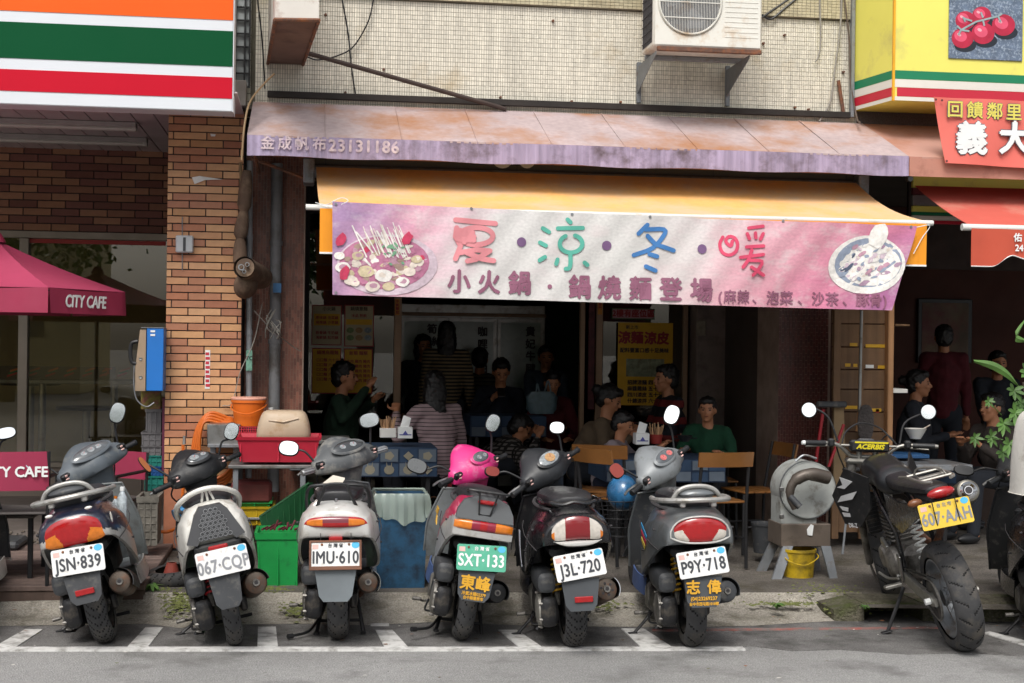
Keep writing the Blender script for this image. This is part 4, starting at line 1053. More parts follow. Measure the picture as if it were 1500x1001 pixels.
def lens(parent, name, mats, w, topf, botf, matfn, y0, k, x0=-1, x1=1, nx=64, nz=18, th=.03):
 b = MB()
 nxs = nx
 xs = [x0+(x1-x0)*i/nxs for i in range(nxs+1)]
 V = [];
 for j in range(nz+1):
  t = j/nz
  for s_ in xs:
   zb_, zt_ = botf(s_), topf(s_); z = zb_+(zt_-zb_)*t
   edge = (1-abs(s_)**6)*(1-abs(2*t-1)**4)
   V.append((s_*w, y0 + k*(s_*w)**2 - .012*edge, z))
 n = len(V); V += [(x, y+th, z) for x, y, z in V]
 q = lambda i, j: j*(nxs+1)+i
 mi = []; fs = []
 for j in range(nz):
  for i in range(nxs):
   fs.append((q(i,j), q(i+1,j), q(i+1,j+1), q(i,j+1))); mi.append(matfn((xs[i]+xs[i+1])/2, (j+.5)/nz))
 for i in range(nxs):
  fs.append((q(i,0), q(i,0)+n, q(i+1,0)+n, q(i+1,0))); mi.append(matfn(xs[i], 0)); fs.append((q(i,nz), q(i+1,nz), q(i+1,nz)+n, q(i,nz)+n)); mi.append(matfn(xs[i], 1))
 for j in range(nz):
  fs.append((q(0,j), q(0,j+1), q(0,j+1)+n, q(0,j)+n)); mi.append(matfn(x0, .5)); fs.append((q(nxs,j), q(nxs,j)+n, q(nxs,j+1)+n, q(nxs,j+1))); mi.append(matfn(x1, .5))
 b.add(V, fs); b.mi = mi
 return b.build(name, mats, parent)
def number_plate(parent, c, roll, tilt, text, bg, ink, sub='台灣省', frame=None, w=.262, h=.136, inkr=None):
 t = bpy.data.objects.new('number_plate', None); COL.objects.link(t); t.parent = parent
 bpy.data.objects.remove(t)
 M = Matrix.Translation(Vector(c)) @ Euler((tilt, 0, 0)).to_matrix().to_4x4() @ Euler((0, -roll, 0)).to_matrix().to_4x4()
 b = MB(M)
 # rounded rectangle
 pts = []
 for (cx_, cz_, a0) in ((w/2-.01, h/2-.01, 0), (-w/2+.01, h/2-.01, 90), (-w/2+.01, -h/2+.01, 180), (w/2-.01, -h/2+.01, 270)):
  for a in (0, 45, 90): pts.append((cx_+.01*math.cos(R(a0+a)), 0, cz_+.01*math.sin(R(a0+a))))
 b.prism(pts, (0, .0025, 0))
 pl = b.build('number_plate', bg, parent, smooth=20)
 TM = M @ Matrix.Translation((0, -.0012, -.017)) @ Euler((R(90), 0, 0)).to_matrix().to_4x4()
 text_mb(text, h*.66, TM, .022, sx=.74, space=1.06, res=4).build('plate_number', ink, pl, smooth=0, fix=False)
 TM = M @ Matrix.Translation((.0, -.0012, h*.345)) @ Euler((R(90), 0, 0)).to_matrix().to_4x4()
 if sub: text_mb(sub, h*.17, TM, .02, space=1.5).build('lettering', ink, pl, smooth=0, fix=False)
 for s_ in (-1, 1):
  b = MB(M); b.cyl((s_*w*.27, .001, h*.39), (s_*w*.27, -.006, h*.39), .0075, .005, 8); b.build('bolt', m_rust, pl)
 b = MB(M); p2 = [(w*.40+.021*math.cos(a*PI/8), -.0012, h*.36+.017*math.sin(a*PI/8)) for a in range(16)]; b.add(p2, [tuple(range(16))]); b.build('sticker', m_sticker_blue, pl, smooth=0)
 b = MB(M); b.box(-w*.46, -w*.34, -.0013, -.0004, h*.22, h*.40); b.build('sticker', m_sticker_pink, pl)
 if frame:
  b = MB(M)
  for (x0_, x1_, z0_, z1_) in ((-w/2-.006, w/2+.006, h/2-.004, h/2+.007), (-w/2-.006, w/2+.006, -h/2-.012, -h/2+.008), (-w/2-.006, -w/2+.006, -h/2, h/2), (w/2-.006, w/2+.006, -h/2, h/2)):
   b.box(x0_, x1_, -.006, .004, z0_, z1_, .002)
  b.build('plate_frame', frame, pl)
 return pl
def spring(b, p0, p1, r, turns=8, wr=.006):
 p0, p1 = Vector(p0), Vector(p1); ax = (p1-p0); L_ = ax.length; ax.normalize(); a = ax.orthogonal().normalized(); c = ax.cross(a); n = turns*12
 b.tube([p0+ax*L_*i/n+a*r*math.cos(2*PI*turns*i/n)+c*r*math.sin(2*PI*turns*i/n) for i in range(n+1)], wr, 6)
def root_matrix(loc, h, lean): return Matrix.Translation(loc) @ Euler((0, -lean, h-YAW)).to_matrix().to_4x4()
def project(p):
 d = Vector(p)-CAM; z = d.dot(_f); return 750+FPX*d.dot(_r)/z, 500.5-FPX*d.dot(_u)/z
def solve_pose(cfg):
 cx_, cy_ = cfg['contact']; lean = R(cfg['lean']); best = None
 dep = depth_of(G(cx_, cy_, 0)); (Lx, Ly, Rx, Ry) = cfg['bar']
 dc = dep + cfg.get('reach', .93); half = cfg.get('half', .31)
 def ends(dl): return D(Lx, Ly, dc-dl), D(Rx, Ry, dc+dl)
 lo, hi = 0, .33
 for _ in range(30):
  m_ = (lo+hi)/2; a, c = ends(m_)
  if (c-a).length < 2*half: lo = m_
  else: hi = m_
 PL_, PR_ = ends(lo); bc = (PL_+PR_)/2
 X = cx_; h = 0.0
 for it in range(14):
  loc = G(X, cy_, 0); loc.z = 0
  # heading so that the bar centre lies on the centre plane
  lo, hi = -.9, .9
  for _ in range(24):
   m_ = (lo+hi)/2
   if (root_matrix(loc, m_, lean).inverted() @ bc).x > 0: hi = m_
   else: lo = m_
  h = (lo+hi)/2
  if 'tail' in cfg:
   px_, py_ = project(root_matrix(loc, h, lean) @ Vector((0, -.31, cfg.get('tail_z', .67))))
   X += (cfg['tail'][0]-px_)*cfg.get('pull', .8)
 M = root_matrix(loc, h, lean)
 px_, py_ = project(M @ Vector((0, -.31, cfg.get('tail_z', .67))))
 print('POSE', cfg['plate'][0], 'contact x %.0f' % X, 'heading %.1f' % math.degrees(h), 'tail at', round(px_), round(py_), 'bar local', [round(v, 2) for v in (M.inverted() @ bc)])
 return loc, h, lean, M, PL_, PR_, bc
def mirror_part(parent, base, tip, rx, rz, roll, face_dir, cap=None, stem_m=None, glass_m=None, elbow=None, back=False, e=.8):
 """stem from base to the mirror head at tip; the glass faces face_dir (local)"""
 base, tip = Vector(base), Vector(tip)
 b = MB(); up = Vector((0, 0, 1)); fd = Vector(face_dir).normalized()
 X = fd.cross(up).normalized() * -1; Zv = X.cross(-fd).normalized()
 if Zv.z < 0: Zv = -Zv
 X = (-fd).cross(Zv).normalized() * 1
 Rm = Matrix((X, -fd, Zv)).transposed().to_4x4()
 T = Matrix.Translation(tip) @ Rm @ Euler((0, roll, 0)).to_matrix().to_4x4()
 foot = T @ Vector((0, .012, -rz*.9)) if elbow is None else T @ Vector((math.copysign(rx*.85, (T.inverted() @ base).x), .012, 0))
 mid = base.lerp(foot, .45) + (Vector((0, 0, .04)) if elbow is None else Vector(elbow))
 b.tube(rope([base, mid, foot, T @ Vector((0, .012, 0))], 5), .0065, 8)
 st = b.build('mirror_stem', stem_m or m_bkplastic, parent)
 b = MB(T); b.ell((0, .010, 0), (rx*1.06, .020, rz*1.07), 22, 10, e=e); hd = b.build('mirror', cap or m_bkplastic, parent)
 b = MB(T); pts = []
 for k in range(28):
  a = 2*PI*k/28; c, s_ = math.cos(a), math.sin(a)
  pts.append((rx*.93*math.copysign(abs(c)**e, c), -.0125, rz*.96*math.copysign(abs(s_)**e, s_)))
 b.prism(pts, (0, .004, 0)); b.build('mirror_glass', glass_m or m_mirror, hd, smooth=0)
 return hd
def make_scooter(cfg):
 loc, h, lean, M, PLw, PRw, bcw = solve_pose(cfg)
 root = thing('motor_scooter', cfg['label'], 'scooter', loc, rot=(0, -lean, h-YAW), group='scooters parked in a row along the street')
 Mi = M.inverted()
 up_m, lo_m, inner, cowl_m = cfg['upper'], cfg['lower'], cfg['inner'], cfg['cowl']
 W = cfg.get('width', 1.0); H = cfg.get('tail_dz', 0.0)
 # ---- body shell: smooth stations (y, top, bottom, half width, inner top)
 st = cfg.get('stations') or [(-.325, .715, .630, .150, .631), (-.31, .745, .600, .182, .602), (-.24, .770, .585, .200, .600), (-.10, .790, .53, .220, .598), (.08, .790, .450, .232, .59), (.28, .765, .375, .228, .57), (.48, .735, .32, .205, .56), (.60, .66, .30, .155, .5)]
 st = [(y, zt+H, zb+(H if y < -.05 else H*.4), hw*W, zi+H) for y, zt, zb, hw, zi in st]
 rings = [shell_ring(y, zt, zb, hw, zi, cfg.get('e', 2.7), cfg.get('pinch', .05)) for y, zt, zb, hw, zi in lerp_st(st, 4)]
 b = MB(); b.loft(rings, True, True)
 split = cfg.get('split')
 if split:
  for i, f in enumerate(b.f):
   c = np.mean([b.v[k] for k in f], axis=0)
   b.mi[i] = 1 if c[2] > split(c[0], c[1]) else 0
 b.build('body_shell', [lo_m, up_m], root)
 # panel seams
 b = MB();
 for sx in (-1, 1):
  yy = [-.2, -.05, .15, .35, .5]; pts = []
  for y in yy:
   k_ = np.array([s_[0] for s_ in st]); hw = np.interp(y, k_, [s_[3] for s_ in st]); pts.append((sx*(hw*.985+.001), y, .56+H+.10*(y+.2)))
  b.tube(pts, .0028, 5)
 b.build('panel_seam', m_joint, root)
 # ---- inner fender, frame and running gear
 b = MB(); b.sheet(lambda u, v: ((-.085+.17*u), .255*math.cos(R(48+115*v))*-1, .215+.262*math.sin(R(48+115*v))), 6, 18, (0, 0, .012)); b.build('inner_fender', m_bkplastic, root)
 b = MB(); b.box(-.13, .13, -.18, .45, .50+H, .585+H, .03); b.box(-.10, .10, .25, .62, .30, .56, .04); b.build('frame_cover', m_bkplastic, root)
 wheel(root, (0, 0, .215), .215, cfg.get('tw', .104), 0, cfg.get('tread', 0), name='rear_wheel', rimm=m_engine_dk)
 # engine and transmission on the left
 b = MB()
 rr_ = []
 for (y, z0, z1, x0_, x1_) in ((-.105, .16, .27, -.165, -.10), (-.09, .13, .295, -.18, -.085), (.0, .11, .31, -.188, -.075), (.18, .13, .31, -.19, -.07), (.36, .13, .32, -.185, -.06), (.44, .16, .29, -.17, -.06)):
  cx_, cz_, hx, hz = (x0_+x1_)/2, (z0+z1)/2, (x1_-x0_)/2, (z1-z0)/2
  rr_.append([(cx_+hx*math.copysign(abs(math.cos(a))**.6, math.cos(a)), y, cz_+hz*math.copysign(abs(math.sin(a))**.75, math.sin(a))) for a in [2*PI*k/16 for k in range(16)]])
 b.loft(rr_); eng = b.build('engine', cfg.get('engine', m_engine_dk), root)
 b = MB(); b.lathe([(.001, -.196), (.05, -.196), (.085, -.188), (.092, -.17)], (0, 0, .215), 'x', 22); b.build('transmission_cover', cfg.get('cover', m_engine), eng); b = MB(); b.lathe([(.001, -.196), (.06, -.194), (.085, -.17)], (0, .32, .225), 'x', 20)
 b.build('transmission_cover', cfg.get('cover', m_engine), eng); b = MB()
 for k in range(7): a = 2*PI*k/7; b.cyl((-.19, .098*math.cos(a), .215+.098*math.sin(a)), (-.165, .098*math.cos(a), .215+.098*math.sin(a)), .008, n=6)
 b.build('cover_bolts', m_engine, eng)['kind'] = 'stuff'
 b = MB(); b.box(-.06, .06, .22, .48, .2, .36, .03);
 for k in range(7): b.box(-.085, .085, .34+k*.018, .346+k*.018, .2, .34, .003)
 b.build('cylinder_block', m_engine, eng)
 b = MB();
 rr_ = []
 for (y, s_) in ((-.15, .55), (-.135, .85), (-.08, 1), (.12, 1), (.2, .9), (.23, .6)):
  rr_.append([(-.148+.055*s_*math.copysign(abs(math.cos(a))**.6, math.cos(a)), y, .375+.062*s_*math.copysign(abs(math.sin(a))**.7, math.sin(a))-.05*abs(y)*0) for a in [2*PI*k/16 for k in range(16)]])
 b.loft(rr_); b.build('air_filter_box', m_dkplastic, root)
 b = MB(); b.cyl((-.1, .1, .37), (-.03, .28, .36), .022, n=8); b.tube(rope([(-.19, .25, .15), (-.21, .1, .12), (-.17, -.04, .14)], 5), .006, 6); b.tube(rope([(-.12, -.1, .3), (-.11, -.05, .4), (-.06, .1, .46)], 5), .005, 6)
 b.build('hose', m_black, root)
 # shock absorber
 b = MB(); spring(b, (-.085, -.045, .30), (-.075, .02, .55), .024, 9); b.build('shock_spring', cfg.get('spring', m_engine_dk), root)
 b = MB(); b.cyl((-.085, -.05, .24), (-.075, .03, .58), .011, n=8); b.cyl((-.085, -.05, .24), (-.08, -.02, .36), .017, n=8); b.build('shock_absorber', m_engine, root)
 # exhaust
 mx = cfg.get('muffler', {}); mc = Vector(mx.get('c', (.155, -.20, .315))); mf = Vector(mx.get('f', (.135, .22, .24))); mr_ = mx.get('r', .058)
 d_ = (mf-mc).normalized()
 b = MB(); b.tube([mc+d_*0, mc+d_*.006, mc+d_*.03, mc+d_*.30, mf, mf+d_*.03], [mr_*.72, mr_*.9, mr_, mr_*1.02, mr_*.9, mr_*.4], 22)
 muf = b.build('muffler', mx.get('m', m_muffler), root)
 b = MB(); b.cyl(mc+d_*.01, mc-d_*.012, mr_*.34, mr_*.30, 14); b.build('exhaust_tip', m_engine, muf)
 b = MB(); b.cyl(mc-d_*.0125, mc-d_*.0118, mr_*.17, n=12); b.build('exhaust_hole', m_joint, muf)
 if mx.get('holes'):
  a1 = d_.orthogonal().normalized(); a2 = d_.cross(a1); b = MB()
  for k in range(6): a = k*PI/3; p = mc+a1*mr_*.5*math.cos(a)+a2*mr_*.5*math.sin(a)+d_*.003; b.cyl(p, p-d_*.005, mr_*.12, n=8)
  b.build('exhaust_holes', m_joint, muf)
 b = MB(); a1 = d_.orthogonal(); a1 = (Vector((1, 0, 0))-d_*d_.x).normalized(); a2 = a1.cross(d_)
 if a2.z < 0: a2 = -a2
 s0, s1 = mx.get('shield', (-25, 95))
 b.sheet(lambda u, v: tuple(mc+d_*(.0+.34*v)+ (a1*math.cos(R(s0+(s1-s0)*u))+a2*math.sin(R(s0+(s1-s0)*u)))*(mr_*1.22+.006*math.sin(PI*v))), 12, 8, tuple(-d_*0 + a1*-.004)); b.build('heat_shield', mx.get('sm', m_bkplastic), muf)
 b = MB(); b.tube(rope([mf, (.1, .33, .18), (.05, .4, .2)], 6), .016, 8); b.build('exhaust_pipe', m_rust, muf)
 b = MB(); b.box(.06, .10, -.03, .35, .17, .26, .012); b.cyl((.04, 0, .215), (.10, 0, .215), .022, n=12); b.build('swing_arm', m_engine_dk, root)
 # stands
 if cfg.get('stand', 'side') == 'side':
  b = MB(); b.tube(rope([(-.10, .42, .2), (-.17, .34, .12), (-.27, .30, max(.012, .0+.27*math.tan(lean)+.012))], 4), .009, 7); b.cbox((-.28, .30, .27*math.tan(lean)+.01), (.05, .03, .012), .003, (0, 0, .3)); b.build('side_stand', m_black, root)
  b = MB(); b.tube([(-.13, .18, .11), (-.16, .02, .1), (-.2, -.05, .12)], .008, 6); b.tube([(-.12, .2, .1), (.12, .2, .1)], .01, 6); b.build('centre_stand', m_black, root)
 else:
  b = MB()
  for s_ in (-1, 1): b.tube([(s_*.09, .24, .2), (s_*.13, .12, .012)], .011, 7); b.cbox((s_*.13, .11, .012), (.03, .06, .014), .004)
  b.tube([(-.11, .16, .07), (.11, .16, .07)], .009, 7); b.tube(rope([(-.12, .16, .08), (-.17, .05, .035), (-.25, -.04, .03)], 4), .008, 6); b.cyl((-.25, -.04, .03), (-.275, -.06, .03), .014, n=8)
  b.build('centre_stand', m_black, root)
 b = MB(); b.tube(rope([(-.12, .36, .14), (-.22, .3, .13), (-.24, .18, .16), (-.27, .17, .16)], 4), .007, 6); b.cyl((-.24, .175, .16), (-.285, .17, .16), .011, n=8); b.build('kick_lever', m_engine, root)
 # ---- tail panel, lens
 for L_ in cfg['lenses']: lens(root, *L_)
 for fn in cfg.get('extras', []): fn(root)
 # ---- plate, bracket, flap
 ptx, bg, ink, sub, fr = cfg['plate']
 pz = cfg.get('plate_z', .515); proll = R(cfg.get('proll', 0))
 number_plate(root, (cfg.get('plate_x', 0.0), -.375, pz), proll, R(-14), ptx, bg, ink, sub, fr)
 b = MB(); b.box(-.05, .05, -.355, -.16, pz+.035, pz+.06, .008); b.sheet(lambda u, v: (-.075+.15*u, -.17-.17*v, .475+.03*math.sin(PI*u)+(pz-.49)*v), 6, 4, (0, 0, .01)); b.build('plate_bracket', m_bkplastic, root)
 fw0, fw1, fz0, fz1 = cfg.get('flap', (.20, .165, .45, .285))
 pts = [(-fw0/2, -.368, fz0), (fw0/2, -.368, fz0), (fw1/2+.004, -.385, fz1+.03), (fw1/2-.02, -.388, fz1), (-fw1/2+.02, -.388, fz1), (-fw1/2-.004, -.385, fz1+.03)]
 b = MB(); b.prism(pts, (0, .008, 0)); fl = b.build('mud_flap', cfg.get('flap_m', m_dkplastic), root)
 if cfg.get('reflector'):
  b = MB(); b.box(-.048+cfg.get('refl_x', 0), .048+cfg.get('refl_x', 0), -.395, -.383, fz1+.045, fz1+.075, .003); b.build('reflector', m_red_lens, fl)
 if cfg.get('flap_text'):
  for (tx, x_, z_, s_, sp_) in cfg['flap_text']:
   TM = Matrix.Translation((x_, -.388-.0*z_, z_)) @ Euler((R(86), 0, 0)).to_matrix().to_4x4()
   text_mb(tx, s_, TM, .03, sx=sp_).build('lettering', m_gold_print, fl, smooth=0, fix=False)
 # ---- seat
 sz = .775+H
 rr_ = []
 for (y, zc, hw, hh) in lerp_st(cfg.get('seat', [(-.17, .80, .05, .02), (-.15, .80, .10, .036), (-.02, .805, .130, .046), (.2, .79, .135, .05), (.42, .775, .12, .05), (.58, .765, .075, .045), (.64, .745, .03, .03)]), 3):
  rr_.append([(hw*math.copysign(abs(math.cos(a))**.7, math.cos(a)), y, zc+H+hh*math.copysign(abs(math.sin(a))**.7, math.sin(a))) for a in [2*PI*k/18 for k in range(18)]])
 b = MB(); b.loft(rr_); b.build('seat', cfg.get('seat_m', m_seat), root)
 b = MB(); b.tube([(s_*.0+.155*math.copysign(abs(math.cos(a))**.6, math.cos(a)), .2+.36*math.sin(a), sz-.018) for s_, a in [(0, 2*PI*k/30) for k in range(30)]], .010, 6, closed=True); b.build('seat_gap_shade', m_joint, root)  # dark strip standing in for the shaded gap between seat and shell
 for sx, yy, zz in ((-1, -.12, .66), (1, -.12, .66), (-1, .22, .50), (1, .22, .50)):
  k_ = [q[0] for q in st]; hw = float(np.interp(yy, k_, [q[3] for q in st])); b = MB(); b.cyl((sx*(hw-.012), yy, zz+H), (sx*(hw+.001), yy, zz+H), .006, n=8); b.build('screw', m_joint, root)
 # ---- floorboard and leg shield
 bl = Mi @ bcw                                                  # bar centre in scooter space
 fwd = bl.y
 b = MB(); b.box(-.17, .17, .55, fwd+.02, .26, .30, .012); b.box(-.15, .15, .55, fwd+.02, .2, .262, .01); b.build('floorboard', inner, root)
 sw = cfg.get('shield_w', .205); top = bl.z-.14
 def sh(u, v):
  w = sw*(1.0-.30*max(0, v-.55)/.45 - .10*(1-v)) ; x = (2*u-1)*w
  return (x, fwd-.02+.075*v*-.4+.10*(1-v)**2*.9+ .28*x*x/sw, .28+(top-.28)*v)
 b = MB(); b.sheet(sh, 14, 14, (0, .022, 0)); b.build('leg_shield', inner, root)
 b = MB(); b.sheet(lambda u, v: tuple(Vector(sh(u, v))+Vector((0, .025+.10*math.sin(PI*u), 0))), 14, 12, (0, .012, 0)); b.build('front_apron', cfg.get('apron', lo_m), root)
 b = MB()
 b.tube(rope([sh(0, 1), sh(0, .8), sh(0, .5), sh(0, .2), sh(0, 0)], 3), .008, 6); b.tube(rope([sh(1, 1), sh(1, .8), sh(1, .5), sh(1, .2), sh(1, 0)], 3), .008, 6)
 b.tube(rope([sh(0, 1), tuple(Vector(sh(.5, 1))+Vector((0, 0, .02))), sh(1, 1)], 4), .008, 6); b.build('shield_rim', cfg.get('rim_m', inner), root)
 b = MB(); b.cyl((.06, fwd-.055, top-.06), (.06, fwd-.03, top-.06), .022, n=16); b.build('ignition_lock', m_bkplastic, root)
 b = MB(); b.box(-.085, .085, fwd-.065, fwd-.02, top-.30, top-.12, .015); b.build('glove_panel', inner, root)
 # mats of the floor centre tunnel and side skirts
 b = MB();
 for s_ in (-1, 1):
  b = MB(); b.sheet(lambda u, v: (s_*(.185-.01*v+.015*math.sin(PI*u)), .48+(fwd-.46)*u, .20+.10*v+.0*u), 8, 3, (-s_*.008, 0, 0))
  b.build('side_skirt', cfg.get('skirt', lo_m), root)
 # ---- front wheel and fender, turned with the bar
 Xb = (Mi.to_3x3() @ (PRw-PLw)).normalized(); steer = math.atan2(Xb.y, Xb.x)
 fy = fwd+.31
 wheel(root, (0, fy, .208+.0), .208, .09, steer*.9, 1, name='front_wheel', rimm=cfg.get('frim', m_engine_dk))
 FM = Matrix.Translation((0, fy, .208)) @ Matrix.Rotation(steer*.9, 4, 'Z')
 b = MB(FM); b.sheet(lambda u, v: (-.06+.12*u, -.228*math.cos(R(10+150*v))-.015*math.sin(PI*u), .225*math.sin(R(10+150*v))+.015*math.sin(PI*u)), 6, 16, (0, 0, .008)); b.build('front_fender', cfg.get('fender', up_m), root)
 b = MB(); b.tube([FM @ Vector((-.06, 0, 0)), FM @ Vector((-.05, -.05, .22)), bl+Vector((0, .02, -.1))], .015, 8); b.build('fork', m_engine_dk, root); b = MB(); b.tube([FM @ Vector((.06, 0, 0)), FM @ Vector((.05, -.05, .22))], .015, 8); b.build('fork', m_engine_dk, root)
 # ---- handlebar assembly in the bar frame
 Zb = (Vector((0, 0, 1)) - Xb*Xb.z).normalized(); Yb = Zb.cross(Xb).normalized()
 HM = Matrix((Xb, Yb, Zb)).transposed().to_4x4(); HM.translation = bl
 half = cfg.get('half', .31); cw = cfg.get('cowl_w', .19)*1.14
 b = MB(HM); rings = []
 prof = cfg.get('cowl_prof') or [(-1, .024, .024, .0, .0), (-.92, .034, .036, .005, .0), (-.7, .05, .048, .012, .005), (-.4, .088, .060, .03, .01), (0, .108, .066, .042, .012), (.4, .088, .060, .03, .01), (.7, .05, .048, .012, .005), (.92, .034, .036, .005, .0), (1, .024, .024, 0, 0)]
 for (s_, dy, dz, cz, cy) in lerp_st(prof, 3):
  dy *= 1.18; dz *= 1.15; cz *= 1.15
  rings.append([(s_*cw, cy+dy*math.copysign(abs(math.cos(a))**.8, math.cos(a)), cz+dz*math.copysign(abs(math.sin(a))**.8, math.sin(a))+.42*dy*math.cos(a)) for a in [2*PI*k/20 for k in range(20)]])
 b.loft(rings); cowl = b.build('handlebar_cowl', cowl_m, root)
 b = MB(HM); rings = []
 for (z, wx, dy, cy) in lerp_st([(.0, .125, .07, .0), (-.06, .095, .065, .0), (-.14, .075, .06, .01), (-.24, .062, .055, .02), (-.32, .06, .05, .03)], 3):
  wx *= 1.12; rings.append([(wx*math.copysign(abs(math.cos(a))**.7, math.cos(a)), cy+dy*math.copysign(abs(math.sin(a))**.7, math.sin(a)), z) for a in [2*PI*k/20 for k in range(20)]])
 b.loft(rings); b.build('steering_cover', cfg.get('neck', cowl_m), root)
 g = cfg.get('gauge', {}); gw, gh = g.get('w', .095), g.get('h', .045)
 GM = HM @ Matrix.Translation((0, -.060, .090)) @ Euler((R(g.get('tilt', 42)), 0, 0)).to_matrix().to_4x4()
 b = MB(GM); b.ell((0, 0, 0), (gw+.014, gh+.012, .014), 28, 6); gb = b.build('gauge_bezel', g.get('bezel', cowl_m), root)
 b = MB(GM); b.ell((0, 0, .006), (gw, gh, .012), 28, 6); gf = b.build('gauge', g.get('m', m_gauge_dark), root)
 b = MB(GM)
 for (x_, r_) in g.get('dials', [(-.035, .026), (.035, .02)]):
  b = MB(GM); pts = [(x_+r_*math.cos(a*PI/9), r_*.85*math.sin(a*PI/9)-.003, .0185-.10*x_*x_*10) for a in range(18)]; b.prism(pts, (0, 0, .001)); b.build('dial', g.get('dm', m_gauge_glass), gf)
 b = MB(GM)
 for (x_, r_) in g.get('dials', [(-.035, .026), (.035, .02)]):
  zz = .0202-.10*x_*x_*10; b.add([(x_-.002, -.003, zz), (x_+.002, -.003, zz), (x_+r_*.6, r_*.45, zz), (x_+r_*.55, r_*.5, zz)], [(0,1,2,3)])
 b.build('needle', m_red_lens, gf, smooth=0)
 gm = cfg.get('grip', m_bkplastic)
 for s_ in (-1, 1):
  b = MB(HM); x0_, x1_ = s_*(cw*.95), s_*(half+.005)
  b.tube([(x0_, 0, 0), (x1_-s_*.012, 0, -.002), (x1_-s_*.010, 0, -.002), (x1_, 0, -.002)], [.0165, .0165, .0195, .0175], 14)
  if cfg.get('ribbed'):
   for k in range(8): a = k*PI/4; b.tube([(x0_, .0165*math.cos(a), .0165*math.sin(a)), (x1_-s_*.012, .0165*math.cos(a), .0165*math.sin(a))], .004, 5)
  b.build('grip', gm, root)
  b = MB(HM); b.tube(rope([(s_*cw*.9, .045, -.005), (s_*(cw+.05), .065, -.012), (s_*(half+.0), .062, -.02)], 4), [.008]*8+[.006], 6); b.build('brake_lever', m_steel if cfg.get('lever', 1) else m_black, root)
  b = MB(HM); b.cbox((s_*cw*.86, -.028, .018), (.06, .03, .045), .007, (R(20), 0, 0)); sw_ = b.build('switch_box', m_bkplastic, root)
  b = MB(HM); b.cbox((s_*cw*.86, -.044, .026), (.018, .008, .012), .002, (R(20), 0, 0)); b.cbox((s_*cw*.86, -.046, .006), (.022, .008, .008), .002, (R(20), 0, 0)); b.build('switch', m_sticker_pink, sw_)
 # mirrors given by their pixel in the photo
 for (side, px_, py_, rx, rz, roll, gm_, fx, el) in cfg['mirrors']:
  q0 = HM @ Vector((side*cw*.9, .01, .035))
  dd = depth_of(M @ q0) - .02
  tip = Mi @ D(px_, py_, dd)
  cdir = (Mi @ CAM - tip).normalized(); fd = (cdir + Vector((fx, 0, .112 if gm_ == 'tree' else .2))).normalized(); gm_ = None if gm_ == 'tree' else gm_
  mirror_part(root, q0, tip, rx, rz, R(roll), fd, glass_m=gm_, elbow=el, cap=cfg.get('mcap'), stem_m=cfg.get('mstem'))
 b = MB();
 b.tube(rope([HM @ Vector((-.12, .05, 0)), HM @ Vector((-.16, .1, -.1)), bl+Vector((-.05, .09, -.25)), bl+Vector((0, .07, -.35))], 5), .005, 6); b.tube(rope([HM @ Vector((.12, .05, 0)), HM @ Vector((.17, .1, -.08)), bl+Vector((.05, .1, -.22)), bl+Vector((0, .07, -.35))], 5), .005, 6)
 b.build('brake_cable', m_black, root)
 for fn in cfg.get('late', []): fn(root, HM, Mi, M, bl)
 return root
# ---- rails
def rail_wing(root, m, z=.845, hw=.185, plate_m=None):
 b = MB()
 pts = rope([(-hw, .05, z-.05), (-hw*1.02, -.08, z-.045), (-hw*.86, -.22, z-.035), (-hw*.45, -.29, z-.03), (0, -.305, z-.028), (hw*.45, -.29, z-.03), (hw*.86, -.22, z-.035), (hw*1.02, -.08, z-.045), (hw, .05, z-.05)], 5)
 b.tube([tuple(p) for p in pts], .0145, 9, M=None); r_ = b.build('grab_rail', m, root)
 b = MB(); b.tube([tuple(p) for p in rope([(-hw*.66, -.24, z-.03), (-hw*.52, -.25, z+.012), (-hw*.3, -.25, z+.034), (0, -.25, z+.04), (hw*.3, -.25, z+.034), (hw*.52, -.25, z+.012), (hw*.66, -.24, z-.03)], 5)], .0125, 9); b.build('upper_bar', m, r_)
 for s_ in (-1, 1): b = MB(); b.cbox((s_*hw*.42, -.27, z-.05), (.03, .05, .035), .006); b.build('rail_foot', m, r_)
 b = MB(); b.ell((0, -.235, z-.002), (hw*.52, .05, .03), 20, 8); b.build('rail_insert', plate_m or m_dkplastic, r_)
def rail_arch(root, m, z=.85, hw=.165):
 b = MB(); pts = rope([(-hw, .12, z-.13), (-hw*1.02, .0, z-.07), (-hw*.86, -.12, z-.02), (-hw*.45, -.19, z+.022), (0, -.205, z+.035), (hw*.45, -.19, z+.022), (hw*.86, -.12, z-.02), (hw*1.02, .0, z-.07), (hw, .12, z-.13)], 5)
 b.tube([tuple(p) for p in pts], .0145, 10); r_ = b.build('grab_rail', m, root)
 b = MB(); b.cbox((0, -.16, z-.01), (.012, .05, .06), .004); b.cbox((-.025, -.16, z-.01), (.012, .05, .05), .004, (0, .3, 0)); b.cbox((.025, -.16, z-.01), (.012, .05, .05), .004, (0, -.3, 0)); b.build('rail_foot', m, r_)
